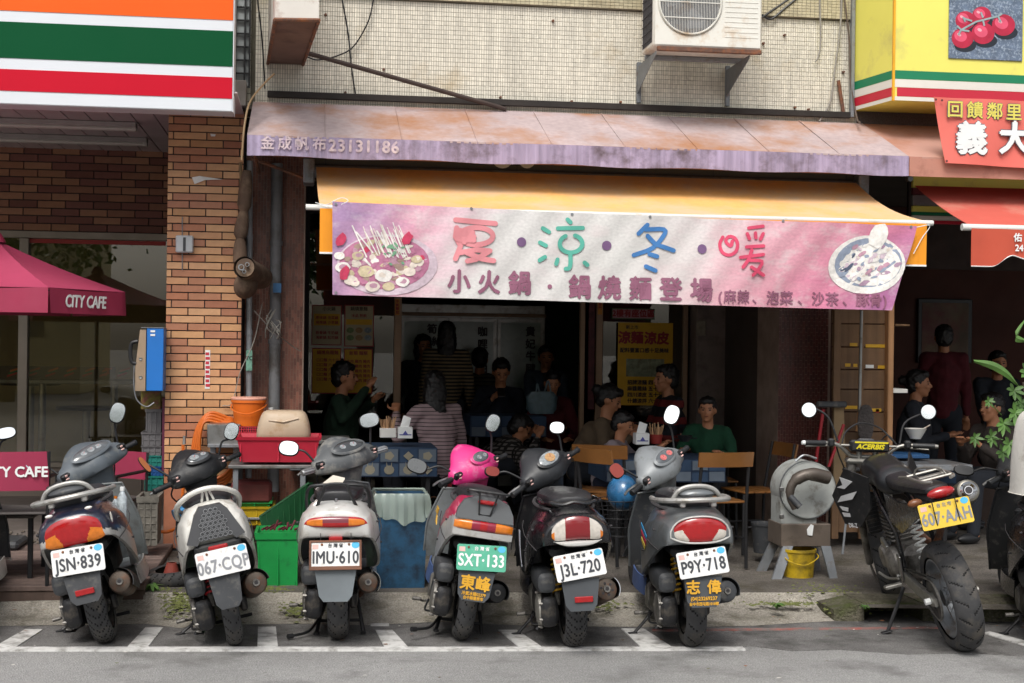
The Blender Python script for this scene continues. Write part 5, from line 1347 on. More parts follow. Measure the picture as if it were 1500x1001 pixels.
def rail_hoops(root, m, z=.84):
 b = MB(); b.tube([tuple(p) for p in rope([(-.165, -.02, z-.16), (-.17, -.06, z-.06), (-.15, -.1, z+.0), (-.09, -.12, z+.015), (.09, -.12, z+.015), (.15, -.1, z+.0), (.17, -.06, z-.06), (.165, -.02, z-.16)], 5)], .009, 8); r_ = b.build('grab_rail', m, root)
 b = MB(); b.tube([tuple(p) for p in rope([(-.14, -.1, z-.14), (-.11, -.2, z-.1), (-.07, -.25, z-.01), (-.05, -.26, z+.03), (.05, -.26, z+.03), (.07, -.25, z-.01), (.11, -.2, z-.1), (.14, -.1, z-.14)], 4)], .009, 8); b.build('rear_hoop', m, r_)
def rack_wire(root, m, z=.80):
 b = MB()
 b.tube([tuple(p) for p in rope([(-.1, -.12, z-.0), (-.105, -.30, z+.02), (-.09, -.36, z+.025), (.09, -.36, z+.025), (.105, -.30, z+.02), (.1, -.12, z)], 4)], .006, 7); r_ = b.build('luggage_rack', m, root)
 b = MB()
 for x_ in (-.045, .0, .045): b.tube([(x_, -.1, z+.002), (x_, -.36, z+.026)], .005, 6)
 b.tube([(-.1, -.25, z+.018), (.1, -.25, z+.018)], .005, 6); b.tube([(-.05, -.35, z+.02), (-.035, -.33, z-.10), (.025, -.33, z-.10), (.05, -.35, z+.02)], .005, 6); b.build('rack_bars', m, r_)
# ---- paints
p_silver = mat('silver_paint', '#b4b3b0', .35, metal=.25, var=.06, vs=6, coat=.3, dirt=('#8c857a', .32, 16))
p_navy = mat('navy_paint', '#1d2436', .3, var=.15, vs=8, coat=.5, dirt=('#5a574f', .2, 20))
p_white = mat('white_paint', '#d6d4cd', .32, var=.05, vs=6, coat=.4, dirt=('#a29a8c', .3, 14))
p_pearl = mat('pearl_paint', '#c9c8c4', .35, metal=.15, var=.05, vs=5, coat=.4, dirt=('#9a9488', .3, 12))
p_grey = mat('grey_paint', '#6d7173', .35, metal=.35, var=.08, vs=6, coat=.3, dirt=('#56534d', .3, 14))
p_magenta = mat('magenta_paint', '#b0204c', .35, var=.1, vs=8, coat=.4, dirt=('#6d3a44', .2, 14))
p_pink = mat('pink_paint', '#d8347e', .4, var=.1, vs=7, coat=.3, dirt=('#c98aa6', .3, 12))
p_inner_grey = mat('grey_plastic', '#74797a', .5, var=.12, vs=7, bump=.01, bs=300, dirt=('#595752', .4, 8))
p_cowl_jsn = mat('blue_grey_plastic', '#565d63', .48, var=.12, vs=8, dirt=('#7b7c78', .3, 12))
p_cowl_imu = mat('dusty_grey_plastic', '#55585a', .55, var=.18, vs=9, dirt=('#8b8982', .5, 9))
p_silver2 = mat('cast_silver', '#a9a8a4', .42, metal=.5, var=.08, vs=12, dirt=('#716b60', .35, 18))
def trap(w_top, z0, z1, rnd=6):
 return (lambda s_: z1-(z1-z0)*.5*abs(s_)**rnd, lambda s_: z0+(z1-z0)*.45*abs(s_)**rnd)
scooters = []
# 1 navy and silver scooter
def tf(s_): return .735-.055*abs(s_)**2.2-.055*abs(s_)**9
def bf(s_): return .590+.030*abs(s_)**8
def mf_jsn(s_, t): return 1 if (abs(s_) > .36 and t < .60-.1*(1-abs(s_)) and abs(s_)-.36 > (t-.0)*.42-.04) else 0
def jsn_extra(root):
 rail_wing(root, p_silver2, .862, .20, m_dkplastic)
 for s_ in (-1, 1):
  b = MB(); b.ell((s_*.10, -.33, .762), (.02, .01, .009), 12, 6); b.build('reflector_cap', p_white, root)
 b = MB(); b.ell((.19, -.235, .68), (.006, .018, .03), 12, 8); b.build('reflector_cap', p_white, root)
 b = MB(); b.ell((0, -.335, .575), (.055, .02, .018), 14, 6); b.build('plate_lamp', m_bkplastic, root)
def bottles(root, HM, Mi, M, bl):
 pass
scooters.append(make_scooter(dict(
 label='navy blue and silver scooter parked first from the left in front of the deck',
 contact=(142, 941), lean=13, proll=-4, tail=(107, 769), bar=(71, 717, 198, 648), plate=('JSN·839', m_plate_white, m_ink, '台灣省', None), plate_z=.515,
 upper=p_navy, lower=p_silver, inner=p_inner_grey, cowl=p_cowl_jsn, split=lambda x, y: .60+.04*(1-abs(x)/.23)+(-.30*(y+.05) if y > -.05 else 0)+(.0 if y > -.2 else .2*(abs(y)-.2)),
 lenses=[('tail_light', [m_red_lens, m_amber], .165, tf, bf, mf_jsn, -.337, .9)], extras=[jsn_extra], reflector=True, flap=(.185, .15, .44, .29),
 mirrors=[(-1, 50, 679, .058, .036, -8, None, .35, (-.02, 0, .02)), (1, 172, 605, .045, .062, 28, 'tree', 0, None)],
 gauge=dict(w=.125, h=.045, m=m_gauge_dark, dials=[(-.05, .02), (0, .022), (.05, .02)]), cowl_w=.2, muffler=dict(c=(.15, -.17, .33), r=.060), tread=0, tw=.11)))
# 2 white scooter with honeycomb tail
def comb(root):
 m_h = mat('honeycomb', '#2f3033', .4, var=.2)
 outline = [(-.055, .80), (.055, .80), (.088, .765), (.15, .63), (.10, .615), (.085, .635), (-.085, .635), (-.10, .615), (-.15, .63), (-.088, .765)]
 b = MB(); b.prism([(x, -.352+.9*x*x+(z-.63)*.30, z) for x, z in outline], (0, .07, 0)); t = b.build('tail_grille', m_h, root)
 b = MB(); r_ = .0125
 for j in range(7):
  for i in range(-5, 6):
   x = i*r_*2.0+(r_ if j % 2 else 0); z = .648+j*r_*1.75
   if abs(x) > .088-(z-.64)*.28: continue
   y = -.355+.9*x*x+(z-.63)*.30
   b.lathe([(r_*.98, 0), (r_*.98, -.004), (r_*.8, -.004), (r_*.8, 0)], (x, y, z), 'y', 6)
 o = b.build('honeycomb_cells', mat('honeycomb_rim', '#8a8c8e', .4), t)
 o['kind'] = 'stuff'
 rail_arch(root, p_white, .845, .165)
 b = MB(); b.box(-.05, .05, -.35, -.31, .575, .60, .006); b.build('tail_light', m_red_lens, root)
 b = MB(); b.box(-.12, .12, -.34, -.2, .56, .612, .012); b.build('tail_bracket', m_bkplastic, root)
def decal_067(root):
 m1, m2 = mat('decal_blue', '#3d8fc0', .4), mat('decal_pink', '#c85a7a', .4)
 for m_, pts in ((m1, [(-.15, .72), (-.10, .765), (-.06, .80), (-.09, .79), (-.13, .75)]),):
  pass
 b = MB(); b.box(-.23, -.226, .0, .12, .55, .575, .002, Matrix.Rotation(R(15), 4, 'X')); b.build('decal', m1, root)
st067 = [(-.30, .72, .64, .12, .641), (-.285, .76, .60, .158, .602), (-.22, .80, .57, .178, .595), (-.10, .82, .50, .200, .59), (.08, .81, .42, .212, .58), (.28, .775, .34, .212, .56), (.48, .735, .29, .195, .55), (.60, .66, .29, .15, .5)]
scooters.append(make_scooter(dict(
 label='white scooter with black honeycomb tail and red shock spring beside the fallen tyre',
 contact=(338, 944), lean=12, tail=(313, 775), bar=(226, 720, 350, 665), plate=('067·CQP', m_plate_white, m_ink_grey, '', None), plate_z=.515, plate_x=.008, stations=st067,
 upper=p_white, lower=p_white, inner=m_bkplastic, cowl=m_bkplastic, lenses=[], extras=[comb], flap=(.16, .125, .45, .275), tw=.092,
 spring=mat('red_spring', '#b3202a', .4), apron=p_white, fender=p_white, tail_z=.69,
 mirrors=[(-1, 212, 681, .016, .055, -25, mat('amber_mirror', '#9a5a30', .2, metal=.6), .1, (-.02, 0, .02)), (1, 339, 632, .042, .052, 30, 'tree', 0, None)],
 gauge=dict(w=.075, h=.042, m=m_gauge_dark, dials=[(-.03, .03), (.035, .018)], tilt=30), cowl_w=.17, muffler=dict(c=(.16, -.16, .33), r=.062, shield=(10, 120)), tread=1)))
# 3 pearl scooter seen straight from behind
def tf3(s_): return .715-.012*s_*s_-.03*abs(s_)**10
def bf3(s_): return .662-.006*(1-s_*s_)+.012*abs(s_)**8
def imu_extra(root):
 rail_hoops(root, m_bkplastic, .845)
 b = MB(); b.box(-.036, .036, -.345, -.31, .575, .61, .004); b.build('reflector', m_red_lens, root)
 b = MB();
 for x_ in (-.08, .08): b.tube([(x_, -.322, .645), (x_, -.325, .59)], .0018, 4)
 b.build('panel_seam', m_joint, root)
 b = MB(); b.lathe([(.001, -.005), (.008, -.005), (.012, 0)], (0.0, -.255, .79), 'y', 12); b.build('seat_lock', m_chrome, root)
def cap_cloth(root):
 b = MB(); b.add([(-.10, -.24, .80), (-.085, -.255, .765), (-.03, -.25, .80), (.01, -.235, .875), (-.03, -.225, .885), (-.075, -.235, .86)], [(0,1,2,3,4,5)])
m_chgrip = mat('chrome_grip', '#b9b9b9', .3, metal=.8)
scooters.append(make_scooter(dict(
 label='pearl silver scooter with chrome grips and wide thin tail light beside the green crate',
 contact=(494, 936), lean=1.0, tail=(492, 762), bar=(443, 693, 565, 657), plate=('IMU·610', m_plate_white, m_ink, '台灣省', mat('rusty_frame', '#6f4a38', .7, var=.3)), plate_z=.52, stand='centre',
 upper=p_pearl, lower=p_pearl, inner=m_dkplastic, cowl=p_cowl_imu, width=1.02,
 lenses=[('tail_light', [m_red_lens, m_amber, mat('smoked_lens', '#7a3a44', .16, coat=.7)], .168, tf3, bf3, lambda s_, t: 1 if .42 < abs(s_) < .9 and .15 < t < .85 else (2 if abs(s_) < .42 and t > .45 else 0), -.335, .7)], extras=[imu_extra], flap=(.225, .165, .46, .275), flap_m=mat('blue_grey_flap', '#6a7175', .5),
 grip=m_chgrip, ribbed=True, mirrors=[(-1, 423, 657, .060, .044, 8, None, 0, (-.01, 0, .03)), (1, 541, 616, .062, .044, -12, 'tree', .04, None)],
 gauge=dict(w=.11, h=.045, m=mat('gauge_smoke', '#3c3f41', .15, coat=.8), dials=[(-.045, .02), (.03, .022)], bezel=p_cowl_imu), cowl_w=.2, muffler=dict(c=(.165, -.15, .335), f=(.15, .2, .27), r=.056, sm=m_chrome, shield=(-40, 60)), tread=1, tw=.112)))
# 4 pink, magenta and silver scooter
def tf4(s_): return .700-.004*s_*s_-.006*abs(s_)**10
def bf4(s_): return .648+.006*abs(s_)**6
m_taildk = mat('tail_grey', '#4f5254', .45, var=.1)
def sxt_extra(root):
 rack_wire(root, m_bkplastic, .835)
 outline = [(-.155, .705), (.155, .705), (.148, .75), (.12, .80), (.06, .825), (-.06, .825), (-.12, .80), (-.148, .75)]
 b = MB(); b.prism([(x, -.352+.5*x*x+(z-.70)*.35, z) for x, z in outline], (0, .06, 0)); b.build('tail_panel', m_taildk, root)
 b = MB(); b.box(-.05, .05, -.335, -.29, .79, .812, .008); b.build('brake_lamp', m_red_lens, root)
 b = MB(); b.sheet(lambda u, v: (-.160+.32*u, -.345+.8*(-.16+.32*u)**2-.005, .615+.032*v), 14, 2, (0, .03, 0)); b.build('tail_trim', p_silver, root)
 m_y = mat('yellow_decal', '#d8a828', .4)
 for k_ in range(2):
  pts = [(-.222, .02, .69), (-.228, .10, .70), (-.229, .18, .66), (-.225, .10, .655), (-.226, .12, .61), (-.221, .04, .60), (-.224, .07, .65)]
  b = MB(); b.prism([(x-.006, y+.02, z) for x, y, z in pts], (.004, 0, 0)); b.build('decal', m_y, root); break
st4 = [(-.325, .73, .630, .125, .631), (-.31, .76, .605, .165, .608), (-.22, .80, .575, .180, .60), (-.10, .825, .52, .195, .60), (.08, .81, .43, .205, .58), (.28, .77, .36, .20, .57), (.48, .72, .31, .19, .55), (.62, .60, .29, .15, .48)]
p_blue_patch = mat('blue_patch', '#4a5f8c', .5, var=.15)
scooters.append(make_scooter(dict(
 label='magenta and silver scooter with bright pink handlebar cowl and green number plate',
 contact=(706, 937), lean=-8.5, tail=(708, 782), tail_z=.675, bar=(645, 710, 740, 667), plate=('SXT·133', m_plate_green, m_ink_white, '台灣省', None), plate_z=.515, plate_x=.012, proll=5, stations=st4, e=3.2,
 upper=p_magenta, lower=p_silver, inner=p_inner_grey, cowl=p_pink, neck=p_pink, split=lambda x, y: .655-.33*(y+.1), stand='centre', shield_w=.24,
 lenses=[('tail_light', [m_red_lens, m_amber, mat('maroon_lens', '#8a1c34', .2, coat=.6)], .158, tf4, bf4, lambda s_, t: 1 if abs(s_) > .42 else (0 if abs(s_) < .13 else 2), -.342, .8)], extras=[sxt_extra],
 flap=(.195, .16, .445, .285), flap_m=mat('flap_slate', '#44484c', .5), flap_text=[('東峰', 0, .375, .082, 1.0), ('冷氣冰箱02379', 0, .322, .022, .9), ('台中縣豐原市', 0, .300, .020, .9)],
 cover=mat('bright_engine', '#8d8a84', .4, metal=.5, dirt=('#4a4540', .4, 12)), apron=p_silver, fender=p_magenta, skirt=p_blue_patch, frim=mat('bronze_rim', '#8c8272', .45, metal=.4, dirt=('#4a4036', .5, 20)),
 mirrors=[(-1, 611, 683, .062, .042, 12, mat('dark_mirror_back', '#33383a', .25, coat=.4), -.1, (-.01, 0, .03)), (1, 722, 620, .042, .055, 12, 'tree', .03, None)],
 gauge=dict(w=.07, h=.038, m=m_gauge_dark, dials=[(-.025, .018), (.03, .016)], bezel=p_pink), cowl_w=.18, muffler=dict(c=(.155, -.10, .30), r=.055, m=m_bkplastic, sm=m_bkplastic), tread=1, tw=.1)))
# 5 black scooter
def tf5(s_): return .748-.075*abs(s_)**2.4-.02*abs(s_)**9
def bf5(s_): return .612+.018*(1-s_*s_)+.03*abs(s_)**6
def j3l_extra(root):
 lens(root, 'tail_chin', [p_pearl], .125, lambda s_: .622-.004*abs(s_), lambda s_: .592+.030*abs(s_)**3, lambda s_, t: 0, -.350, 1.1, nz=4)
 b = MB(); b.tube([tuple(p) for p in rope([(-.15, .05, .80), (-.155, -.1, .80), (-.12, -.2, .808), (-.06, -.245, .80), (0, -.25, .812), (.06, -.245, .80), (.12, -.2, .808), (.155, -.1, .80), (.15, .05, .80)], 4)], .011, 8); b.build('grab_rail', m_blackpaint, root)
 m_y = mat('white_sticker', '#c3c6d0', .4)
 b = MB(); b.sheet(lambda u, v: (-.221-.004*math.sin(PI*u), .40+.05*v+.05*u, .38+.20*u), 8, 2, (-.004, 0, 0)); b.build('decal', m_y, root)
scooters.append(make_scooter(dict(
 label='glossy black scooter with clear sided tail light and perforated rusty muffler',
 contact=(871, 947), lean=3, proll=7.5, tail=(845, 784), tail_z=.665, bar=(751, 725, 846, 659), plate=('J3L·720', m_plate_white, m_ink, '台灣省', None), plate_z=.50,
 upper=m_blackpaint, lower=m_blackpaint, inner=m_bkplastic, cowl=mat('soft_black', '#25272a', .42, var=.12, vs=9, dirt=('#55534f', .2, 12)), W=.95, e=2.4,
 lenses=[('tail_light', [mat('deep_red_lens', '#7d1a20', .16, coat=.7), m_clear_lens, m_amber], .148, tf5, bf5, lambda s_, t: 0 if abs(s_) < .44+.12*t*0 else (2 if abs(s_) > .8 and t < .6 else 1), -.340, 1.1)], extras=[j3l_extra], reflector=True, refl_x=.012,
 flap=(.20, .155, .43, .265), flap_m=mat('flap_slate', '#44484c', .5), spring=mat('yellow_spring', '#c79a20', .4), cover=mat('polished_cover', '#a5a29a', .35, metal=.6), rim_m=m_bkplastic,
 mirrors=[(-1, 721, 691, .044, .030, 12, mat('red_mirror', '#8a4038', .12, metal=.7), .2, (-.03, 0, .03)), (1, 816, 627, .046, .036, 5, None, 0, None)],
 gauge=dict(w=.085, h=.045, m=m_gauge_glass, dm=mat('dial_amber', '#b08a60', .3, var=.3, vs=80), dials=[(0, .036)]), cowl_w=.18, muffler=dict(c=(.17, -.16, .33), f=(.14, .22, .22), r=.062, sm=m_chrome, shield=(-30, 50), holes=True), tread=0, tw=.118)))
# 6 grey scooter
def tf6(s_): return .745-.05*abs(s_)**2.4-.03*abs(s_)**9
def bf6(s_): return .618+.028*abs(s_)**3
def mf6(s_, t): return 1 if (abs(s_) > .42 and t < .55 and abs(s_)-.42 > t*.5-.05) else 0
def p9y_extra(root):
 rail_wing(root, p_silver2, .86, .195, p_grey)
 b = MB(); b.tube([(x*.155, -.342+1.1*(x*.155)**2-.004, z) for x, z in [(s_, tf6(s_)+.006) for s_ in [-1+.1*i for i in range(21)]]+[(s_, bf6(s_)-.006) for s_ in [1-.1*i for i in range(21)]]], .005, 6, closed=True); b.build('tail_light_rim', p_pearl, root)
 cols = [mat('decal_blue', '#3d8fc0', .4), mat('decal_red', '#b8384c', .4), mat('decal_yellow', '#c8b04c', .4)]
 for i in range(3):
  b = MB(); b.prism([(-.224-.0006*i, .05+.03*i, .60-.03*i), (-.232-.0006*i, .19, .66-.04*i), (-.232-.0006*i, .20, .64-.04*i), (-.224-.0006*i, .07+.03*i, .575-.03*i)], (-.003, 0, 0)); b.build('decal', cols[i], root)
scooters.append(make_scooter(dict(
 label='grey metallic scooter with silver grab rail and blue helmet hung at its front',
 contact=(1045, 947), lean=2, proll=7, tail=(1025, 773), tail_z=.675, bar=(926, 722, 1006, 656), plate=('P9Y·718', m_plate_white, m_ink, '台灣省', None), plate_z=.515,
 upper=p_grey, lower=p_grey, inner=m_dkplastic, cowl=mat('grey_cowl', '#7d8183', .42, metal=.2, var=.08, vs=8, dirt=('#5b5b58', .25, 14)), neck=p_grey,
 lenses=[('tail_light', [m_red_lens, m_clear_lens], .152, tf6, bf6, mf6, -.340, 1.1)], extras=[p9y_extra], skirt=p_blue_patch, rim_m=p_grey,
 flap=(.20, .165, .445, .285), flap_m=mat('flap_slate', '#44484c', .5), flap_text=[('志', -.055, .385, .075, 1.0), ('偉', .055, .385, .075, 1.0), ('(04)23269237', 0, .330, .026, .95), ('台中市西屯路1018號', 0, .302, .019, .9)], spring=mat('yellow_spring', '#c79a20', .4),
 mirrors=[(-1, 903, 690, .040, .046, -35, mat('red_mirror', '#8a4038', .12, metal=.7), .2, (-.03, 0, .02)), (1, 984, 608, .046, .060, 20, None, 0, None)],
 gauge=dict(w=.09, h=.042, m=m_gauge_dark, dials=[(-.03, .024), (.035, .022)], dm=mat('dial_red', '#c06a68', .3, var=.3, vs=60)), cowl_w=.19, muffler=dict(c=(.17, -.16, .325), r=.06, m=m_dkplastic, sm=m_dkplastic, shield=(-20, 110)), tread=2, tw=.112)))
# 7 partly seen scooters at the picture edges
scooters.append(make_scooter(dict(
 label='white scooter mostly outside the picture at the far left edge',
 contact=(-90, 940), lean=4, bar=(-118, 700, 22, 676), plate=('AB·123', m_plate_white, m_ink, '', None),
 upper=p_white, lower=p_white, inner=m_dkplastic, cowl=m_dkplastic, lenses=[('tail_light', [m_red_lens, m_amber], .145, tf, bf, mf_jsn, -.335, 2.6)],
 mirrors=[(1, 8, 635, .062, .034, -8, None, 0, None), (-1, -130, 640, .06, .036, 0, None, 0, None)])))
# ================================================================ MOTORCYCLE
def make_bike():
 cfg = dict(contact=(1414, 952), lean=15, bar=(1171, 648, 1374, 654), plate=('607',), half=.40, reach=1.0)
 loc, h, lean, M, PLw, PRw, bcw = solve_pose(cfg)
 h += R(0)
 root = thing('motorcycle', 'black supermoto motorcycle with yellow number plate and round mirrors leaning beside the drain', 'motorcycle', loc, rot=(0, -lean, h-YAW))
 Mi = M.inverted(); bl = Mi @ bcw
 m_wh = mat('white_decal', '#c9cacb', .4); m_al = mat('brushed_alloy', '#97958f', .38, metal=.7, var=.12, vs=14, dirt=('#5b554c', .3, 14))
 RR = .305
 wheel(root, (0, 0, RR), RR, .148, 0, 2, name='rear_wheel', rimm=m_galv, spokes=28)
 fy = bl.y+.34
 Xb = (Mi.to_3x3() @ (PRw-PLw)).normalized(); steer = math.atan2(Xb.y, Xb.x)
 wheel(root, (.0, fy, .30), .30, .125, steer-.25, 2, name='front_wheel', rimm=m_galv, spokes=28)
 # sprocket, chain
 b = MB(); b.lathe([(.05, -.10), (.105, -.10), (.105, -.094), (.05, -.094)], (0, 0, RR), 'x', 36)
 for k in range(36): a = 2*PI*k/36; b.cbox((-.097, .109*math.cos(a), RR+.109*math.sin(a)), (.006, .008, .008), 0, (a, 0, 0))
 b.build('sprocket', m_engine_dk, root)
 b = MB(); pts = [(-.097, .113*math.cos(a), RR+.113*math.sin(a)) for a in [R(90+i*18) for i in range(11)]] + [(-.097, .50, RR+.03), (-.097, .53, RR+.06), (-.097, .50, RR+.09)]
 b.tube(pts, .007, 5, closed=True); b.build('chain', m_engine, root)
 for s_ in (-1, 1):
  b = MB(); b.loft([[(s_*.105+dx, y, z+dz) for dx, dz in ((-.014, -w), (.014, -w), (.014, w), (-.014, w))] for y, z, w in ((-.07, RR, .022), (0, RR, .03), (.25, RR+.02, .032), (.52, RR+.06, .035))]); b.build('swing_arm', m_al, root)
  b = MB(); b.cyl((s_*.12, 0, RR), (s_*.15, 0, RR), .018, n=8); b.build('axle_nut', m_ink_white if s_ < 0 else m_al, root)
 b = MB(); b.sheet(lambda u, v: (-.115+.04*u, -.05+.5*v, RR+.155-.03*u-.04*v), 3, 8, (0, 0, -.006)); b.build('chain_guard', m_bkplastic, root)
 # engine, frame
 b = MB(); b.box(-.09, .09, .46, .86, .30, .52, .05); b.lathe([(.001, -.16), (.07, -.155), (.10, -.13), (.1, -.1)], (0, .60, .42), 'x', 24); b.lathe([(.001, -.15), (.06, -.145), (.08, -.12)], (0, .76, .44), 'x', 20)
 eng = b.build('engine', m_engine, root)
 b = MB()
 for k in range(8): b.box(-.085, .085, .66, .84, .53+k*.024, .54+k*.024, .003)
 b.box(-.06, .06, .68, .82, .5, .75, .01); b.build('cylinder_block', m_engine, eng)
 b = MB()
 for s_ in (-1, 1):
  b.tube([(s_*.05, 1.0, .92), (s_*.09, .7, .76), (s_*.10, .46, .62), (s_*.10, .46, .34)], .014, 8)
  b.tube([(s_*.10, .5, .70), (s_*.09, .0, .80), (s_*.07, -.28, .84)], .012, 8)
 b.tube([(0, 1.02, .86), (0, .98, .42), (0, .8, .26), (0, .5, .25)], .014, 8); b.build('frame', m_blackpaint, root)
 b = MB(); spring(b, (0, .34, .42), (0, .40, .68), .03, 7, .007); b.build('shock_spring', m_ink_white, root)
 b = MB(); b.tube(rope([(-.16, .44, .33), (-.22, .42, .335)], 3), .008, 6);
 b.box(-.25, -.15, .40, .45, .325, .345, .004); b.build('foot_peg', m_al, root)
 b = MB(); b.tube(rope([(-.15, .46, .36), (-.17, .62, .34), (-.2, .7, .37)], 4), .008, 6); b.build('shift_lever', m_al, root)
 b = MB(); b.tube([(-.13, .48, .30), (-.30, .40, .32*math.tan(lean)+.01)], .011, 8); b.cbox((-.31, .39, .33*math.tan(lean)+.008), (.06, .04, .01), .003); b.build('side_stand', m_black, root)
 b = MB()
 for k in range(14): a = k*.9; p0 = Vector((-.10-.02*math.sin(k), .5+.028*k, .33+.03*(k % 5))); b.cyl(p0, p0+Vector((-.025, 0, 0)), .010+.004*(k % 3), n=8)
 b.cbox((-.125, .46, .42), (.012, .05, .16), .004, (.3, 0, 0)); b.cbox((-.12, .72, .52), (.02, .10, .04), .004, (.5, 0, 0)); o = b.build('engine_fittings', m_steel, root); o['kind'] = 'stuff'
 # radiator, hoses, brake bits
 b = MB(); b.box(-.14, -.05, .95, 1.0, .55, .80, .01)
 for k in range(10): b.box(-.142, -.048, .944, .952, .56+k*.024, .568+k*.024, .001)
 b.build('radiator', m_engine_dk, root)
 # tank, seat, shrouds
 rr_ = []
 for (y, zc, hw, hh) in lerp_st([(.50, .88, .06, .05), (.56, .90, .11, .08), (.70, .92, .105, .085), (.86, .94, .11, .09), (.98, .93, .09, .07), (1.05, .91, .05, .05)], 3):
  rr_.append([(hw*math.copysign(abs(math.cos(a))**.8, math.cos(a)), y, zc+hh*math.copysign(abs(math.sin(a))**.8, math.sin(a))) for a in [2*PI*k/20 for k in range(20)]])
 b = MB(); b.loft(rr_); b.build('fuel_tank', mat('satin_black', '#1b1c1f', .42, var=.1, coat=.2), root)
 rr_ = []
 for (y, zc, hw, hh) in lerp_st([(-.24, .925, .04, .015), (-.2, .93, .07, .022), (.1, .915, .085, .03), (.4, .90, .08, .035), (.62, .93, .065, .04), (.7, .96, .05, .03)], 3):
  rr_.append([(hw*math.copysign(abs(math.cos(a))**.7, math.cos(a)), y, zc+hh*math.copysign(abs(math.sin(a))**.7, math.sin(a))) for a in [2*PI*k/18 for k in range(18)]])
 b = MB(); b.loft(rr_); b.build('seat', m_seat, root)
 for s_ in (-1, 1):
  sx = lambda y, o=0: s_*(.12+.17*(y-.68)/.42+o)
  pts = [(sx(y), y, z) for y, z in ((.70, .93), (.90, .99), (1.08, .82), (1.02, .64), (.88, .62), (.74, .74))]
  b = MB(); b.prism(pts, (-s_*.010, .006, 0)); sh = b.build('shroud', m_bkplastic, root)
  if s_ < 0:
   for dp in (((.84, .91), (.95, .94), (.94, .89), (1.0, .875), (.93, .865)), ((.82, .85), (.98, .82), (1.03, .78), (.88, .80)), ((.94, .745), (1.02, .755), (1.0, .73), (.95, .722)), ((.94, .71), (1.01, .715), (1.0, .69), (.94, .688))):
    b = MB(); b.prism([(sx(y, .006), y-.004, z) for y, z in dp], (-.003, -.002, 0)); b.build('shroud_stripe', m_wh, sh)
   TM = Matrix.Translation((sx(.93, .012), .93-.008, .635)) @ Euler((0, 0, R(-68))).to_matrix().to_4x4() @ Euler((R(90), 0, 0)).to_matrix().to_4x4()
   text_mb('DR-Z', .038, TM, .03).build('lettering', m_wh, sh, smooth=0, fix=False)
 for s_ in (-1, 1):
  pts = [(s_*.115, .45, .86), (s_*.13, .10, .85), (s_*.11, -.22, .86), (s_*.11, -.18, .80), (s_*.13, .2, .66), (s_*.12, .45, .70)]
  b = MB(); b.prism(pts, (-s_*.01, 0, 0)); b.build('side_panel', m_blackpaint, root)
 # rack, tail light, plate, indicators
 b = MB()
 for s_ in (-1, 1): b.tube(rope([(s_*.08, .15, .975), (s_*.09, -.05, .995), (s_*.085, -.30, .995), (s_*.05, -.36, .995)], 3), .009, 8)
 b.tube([(-.085, -.02, .997), (.085, -.02, .997)], .008, 7); b.tube([(-.085, -.28, .997), (.085, -.28, .997)], .008, 7)
 b.box(-.075, .075, -.22, -.17, .993, 1.005, .004); b.tube(rope([(-.05, -.05, 1.0), (-.03, -.08, 1.035), (.04, -.22, 1.035), (.06, -.26, 1.0)], 3), .006, 6); b.build('luggage_rack', m_al, root)
 b = MB(); b.ell((-.01, -.33, .925), (.075, .03, .03), 20, 10); b.build('tail_light', m_red_lens, root)
 b = MB(); b.box(-.07, .07, -.32, .0, .86, .91, .02); b.build('tail_tidy', m_bkplastic, root)
 for s_ in (-1, 1):
  b = MB(); b.ell((s_*.14-.01, -.31, .90), (.04, .022, .022), 14, 8); b.build('indicator', m_amber if s_ > 0 else mat('indicator_brown', '#6f4428', .3), root)
 pl = number_plate(root, (-.03, -.40, .825), R(-3), R(-12), '607·AAH', m_plate_yellow, m_ink_grey, '台北市', None, w=.27, h=.135)
 b = MB(); b.tube([(-.09, -.41, .775), (-.09, -.41, .90)], .003, 4); b.build('plate_tie', m_black, pl); b = MB(); b.tube([(.03, -.41, .765), (.03, -.41, .90)], .003, 4); b.build('plate_tie', m_black, pl)
 # muffler
 mc, mf = Vector((.135, -.33, .90)), Vector((.13, .12, .76)); d_ = (mf-mc).normalized()
 b = MB(); b.tube([mc, mc+d_*.01, mc+d_*.05, mc+d_*.40, mf+d_*.05], [.045, .058, .064, .064, .045], 24); mu = b.build('muffler', mat('alloy_can', '#8a867c', .3, metal=.8, dirt=('#5f5a50', .3, 10)), root)
 b = MB(); b.lathe([(.022, 0), (.034, -.012), (.046, 0)], (0, 0, 0), 'z', 20, M=Matrix.Translation(mc) @ d_.to_track_quat('Z', 'Y').to_matrix().to_4x4()); b.cyl(mc-d_*.001, mc+d_*.02, .024, n=14); b.build('exhaust_tip', m_chrome, mu)
 b = MB(); b.cyl(mc-d_*.003, mc-d_*.001, .019, n=14); b.build('exhaust_hole', m_joint, mu)
 b = MB(); b.tube(rope([mf+d_*.04, (.12, .3, .62), (.1, .5, .5), (.06, .8, .6), (.03, .9, .5), (.05, .86, .3)], 6), .02, 8); b.build('exhaust_pipe', m_rust, root)
 # rear mudguard
 b = MB(); b.sheet(lambda u, v: (-.06+.12*u, -.38+.5*v, .80-.06*v+.0*u), 4, 6, (0, 0, .008)); b.build('rear_fender', m_bkplastic, root)
 # handlebar
 Zb = (Vector((0, 0, 1)) - Xb*Xb.z).normalized(); Yb = Zb.cross(Xb).normalized()
 HM = Matrix((Xb, Yb, Zb)).transposed().to_4x4(); HM.translation = bl
 b = MB(HM); b.tube(rope([(-.40, -.03, .0), (-.24, .0, .0), (-.17, .01, -.02), (-.10, .03, -.075), (0, .035, -.08), (.10, .03, -.075), (.17, .01, -.02), (.24, .0, .0), (.40, -.03, .0)], 5), .013, 10); hb = b.build('handlebar', m_al, root)
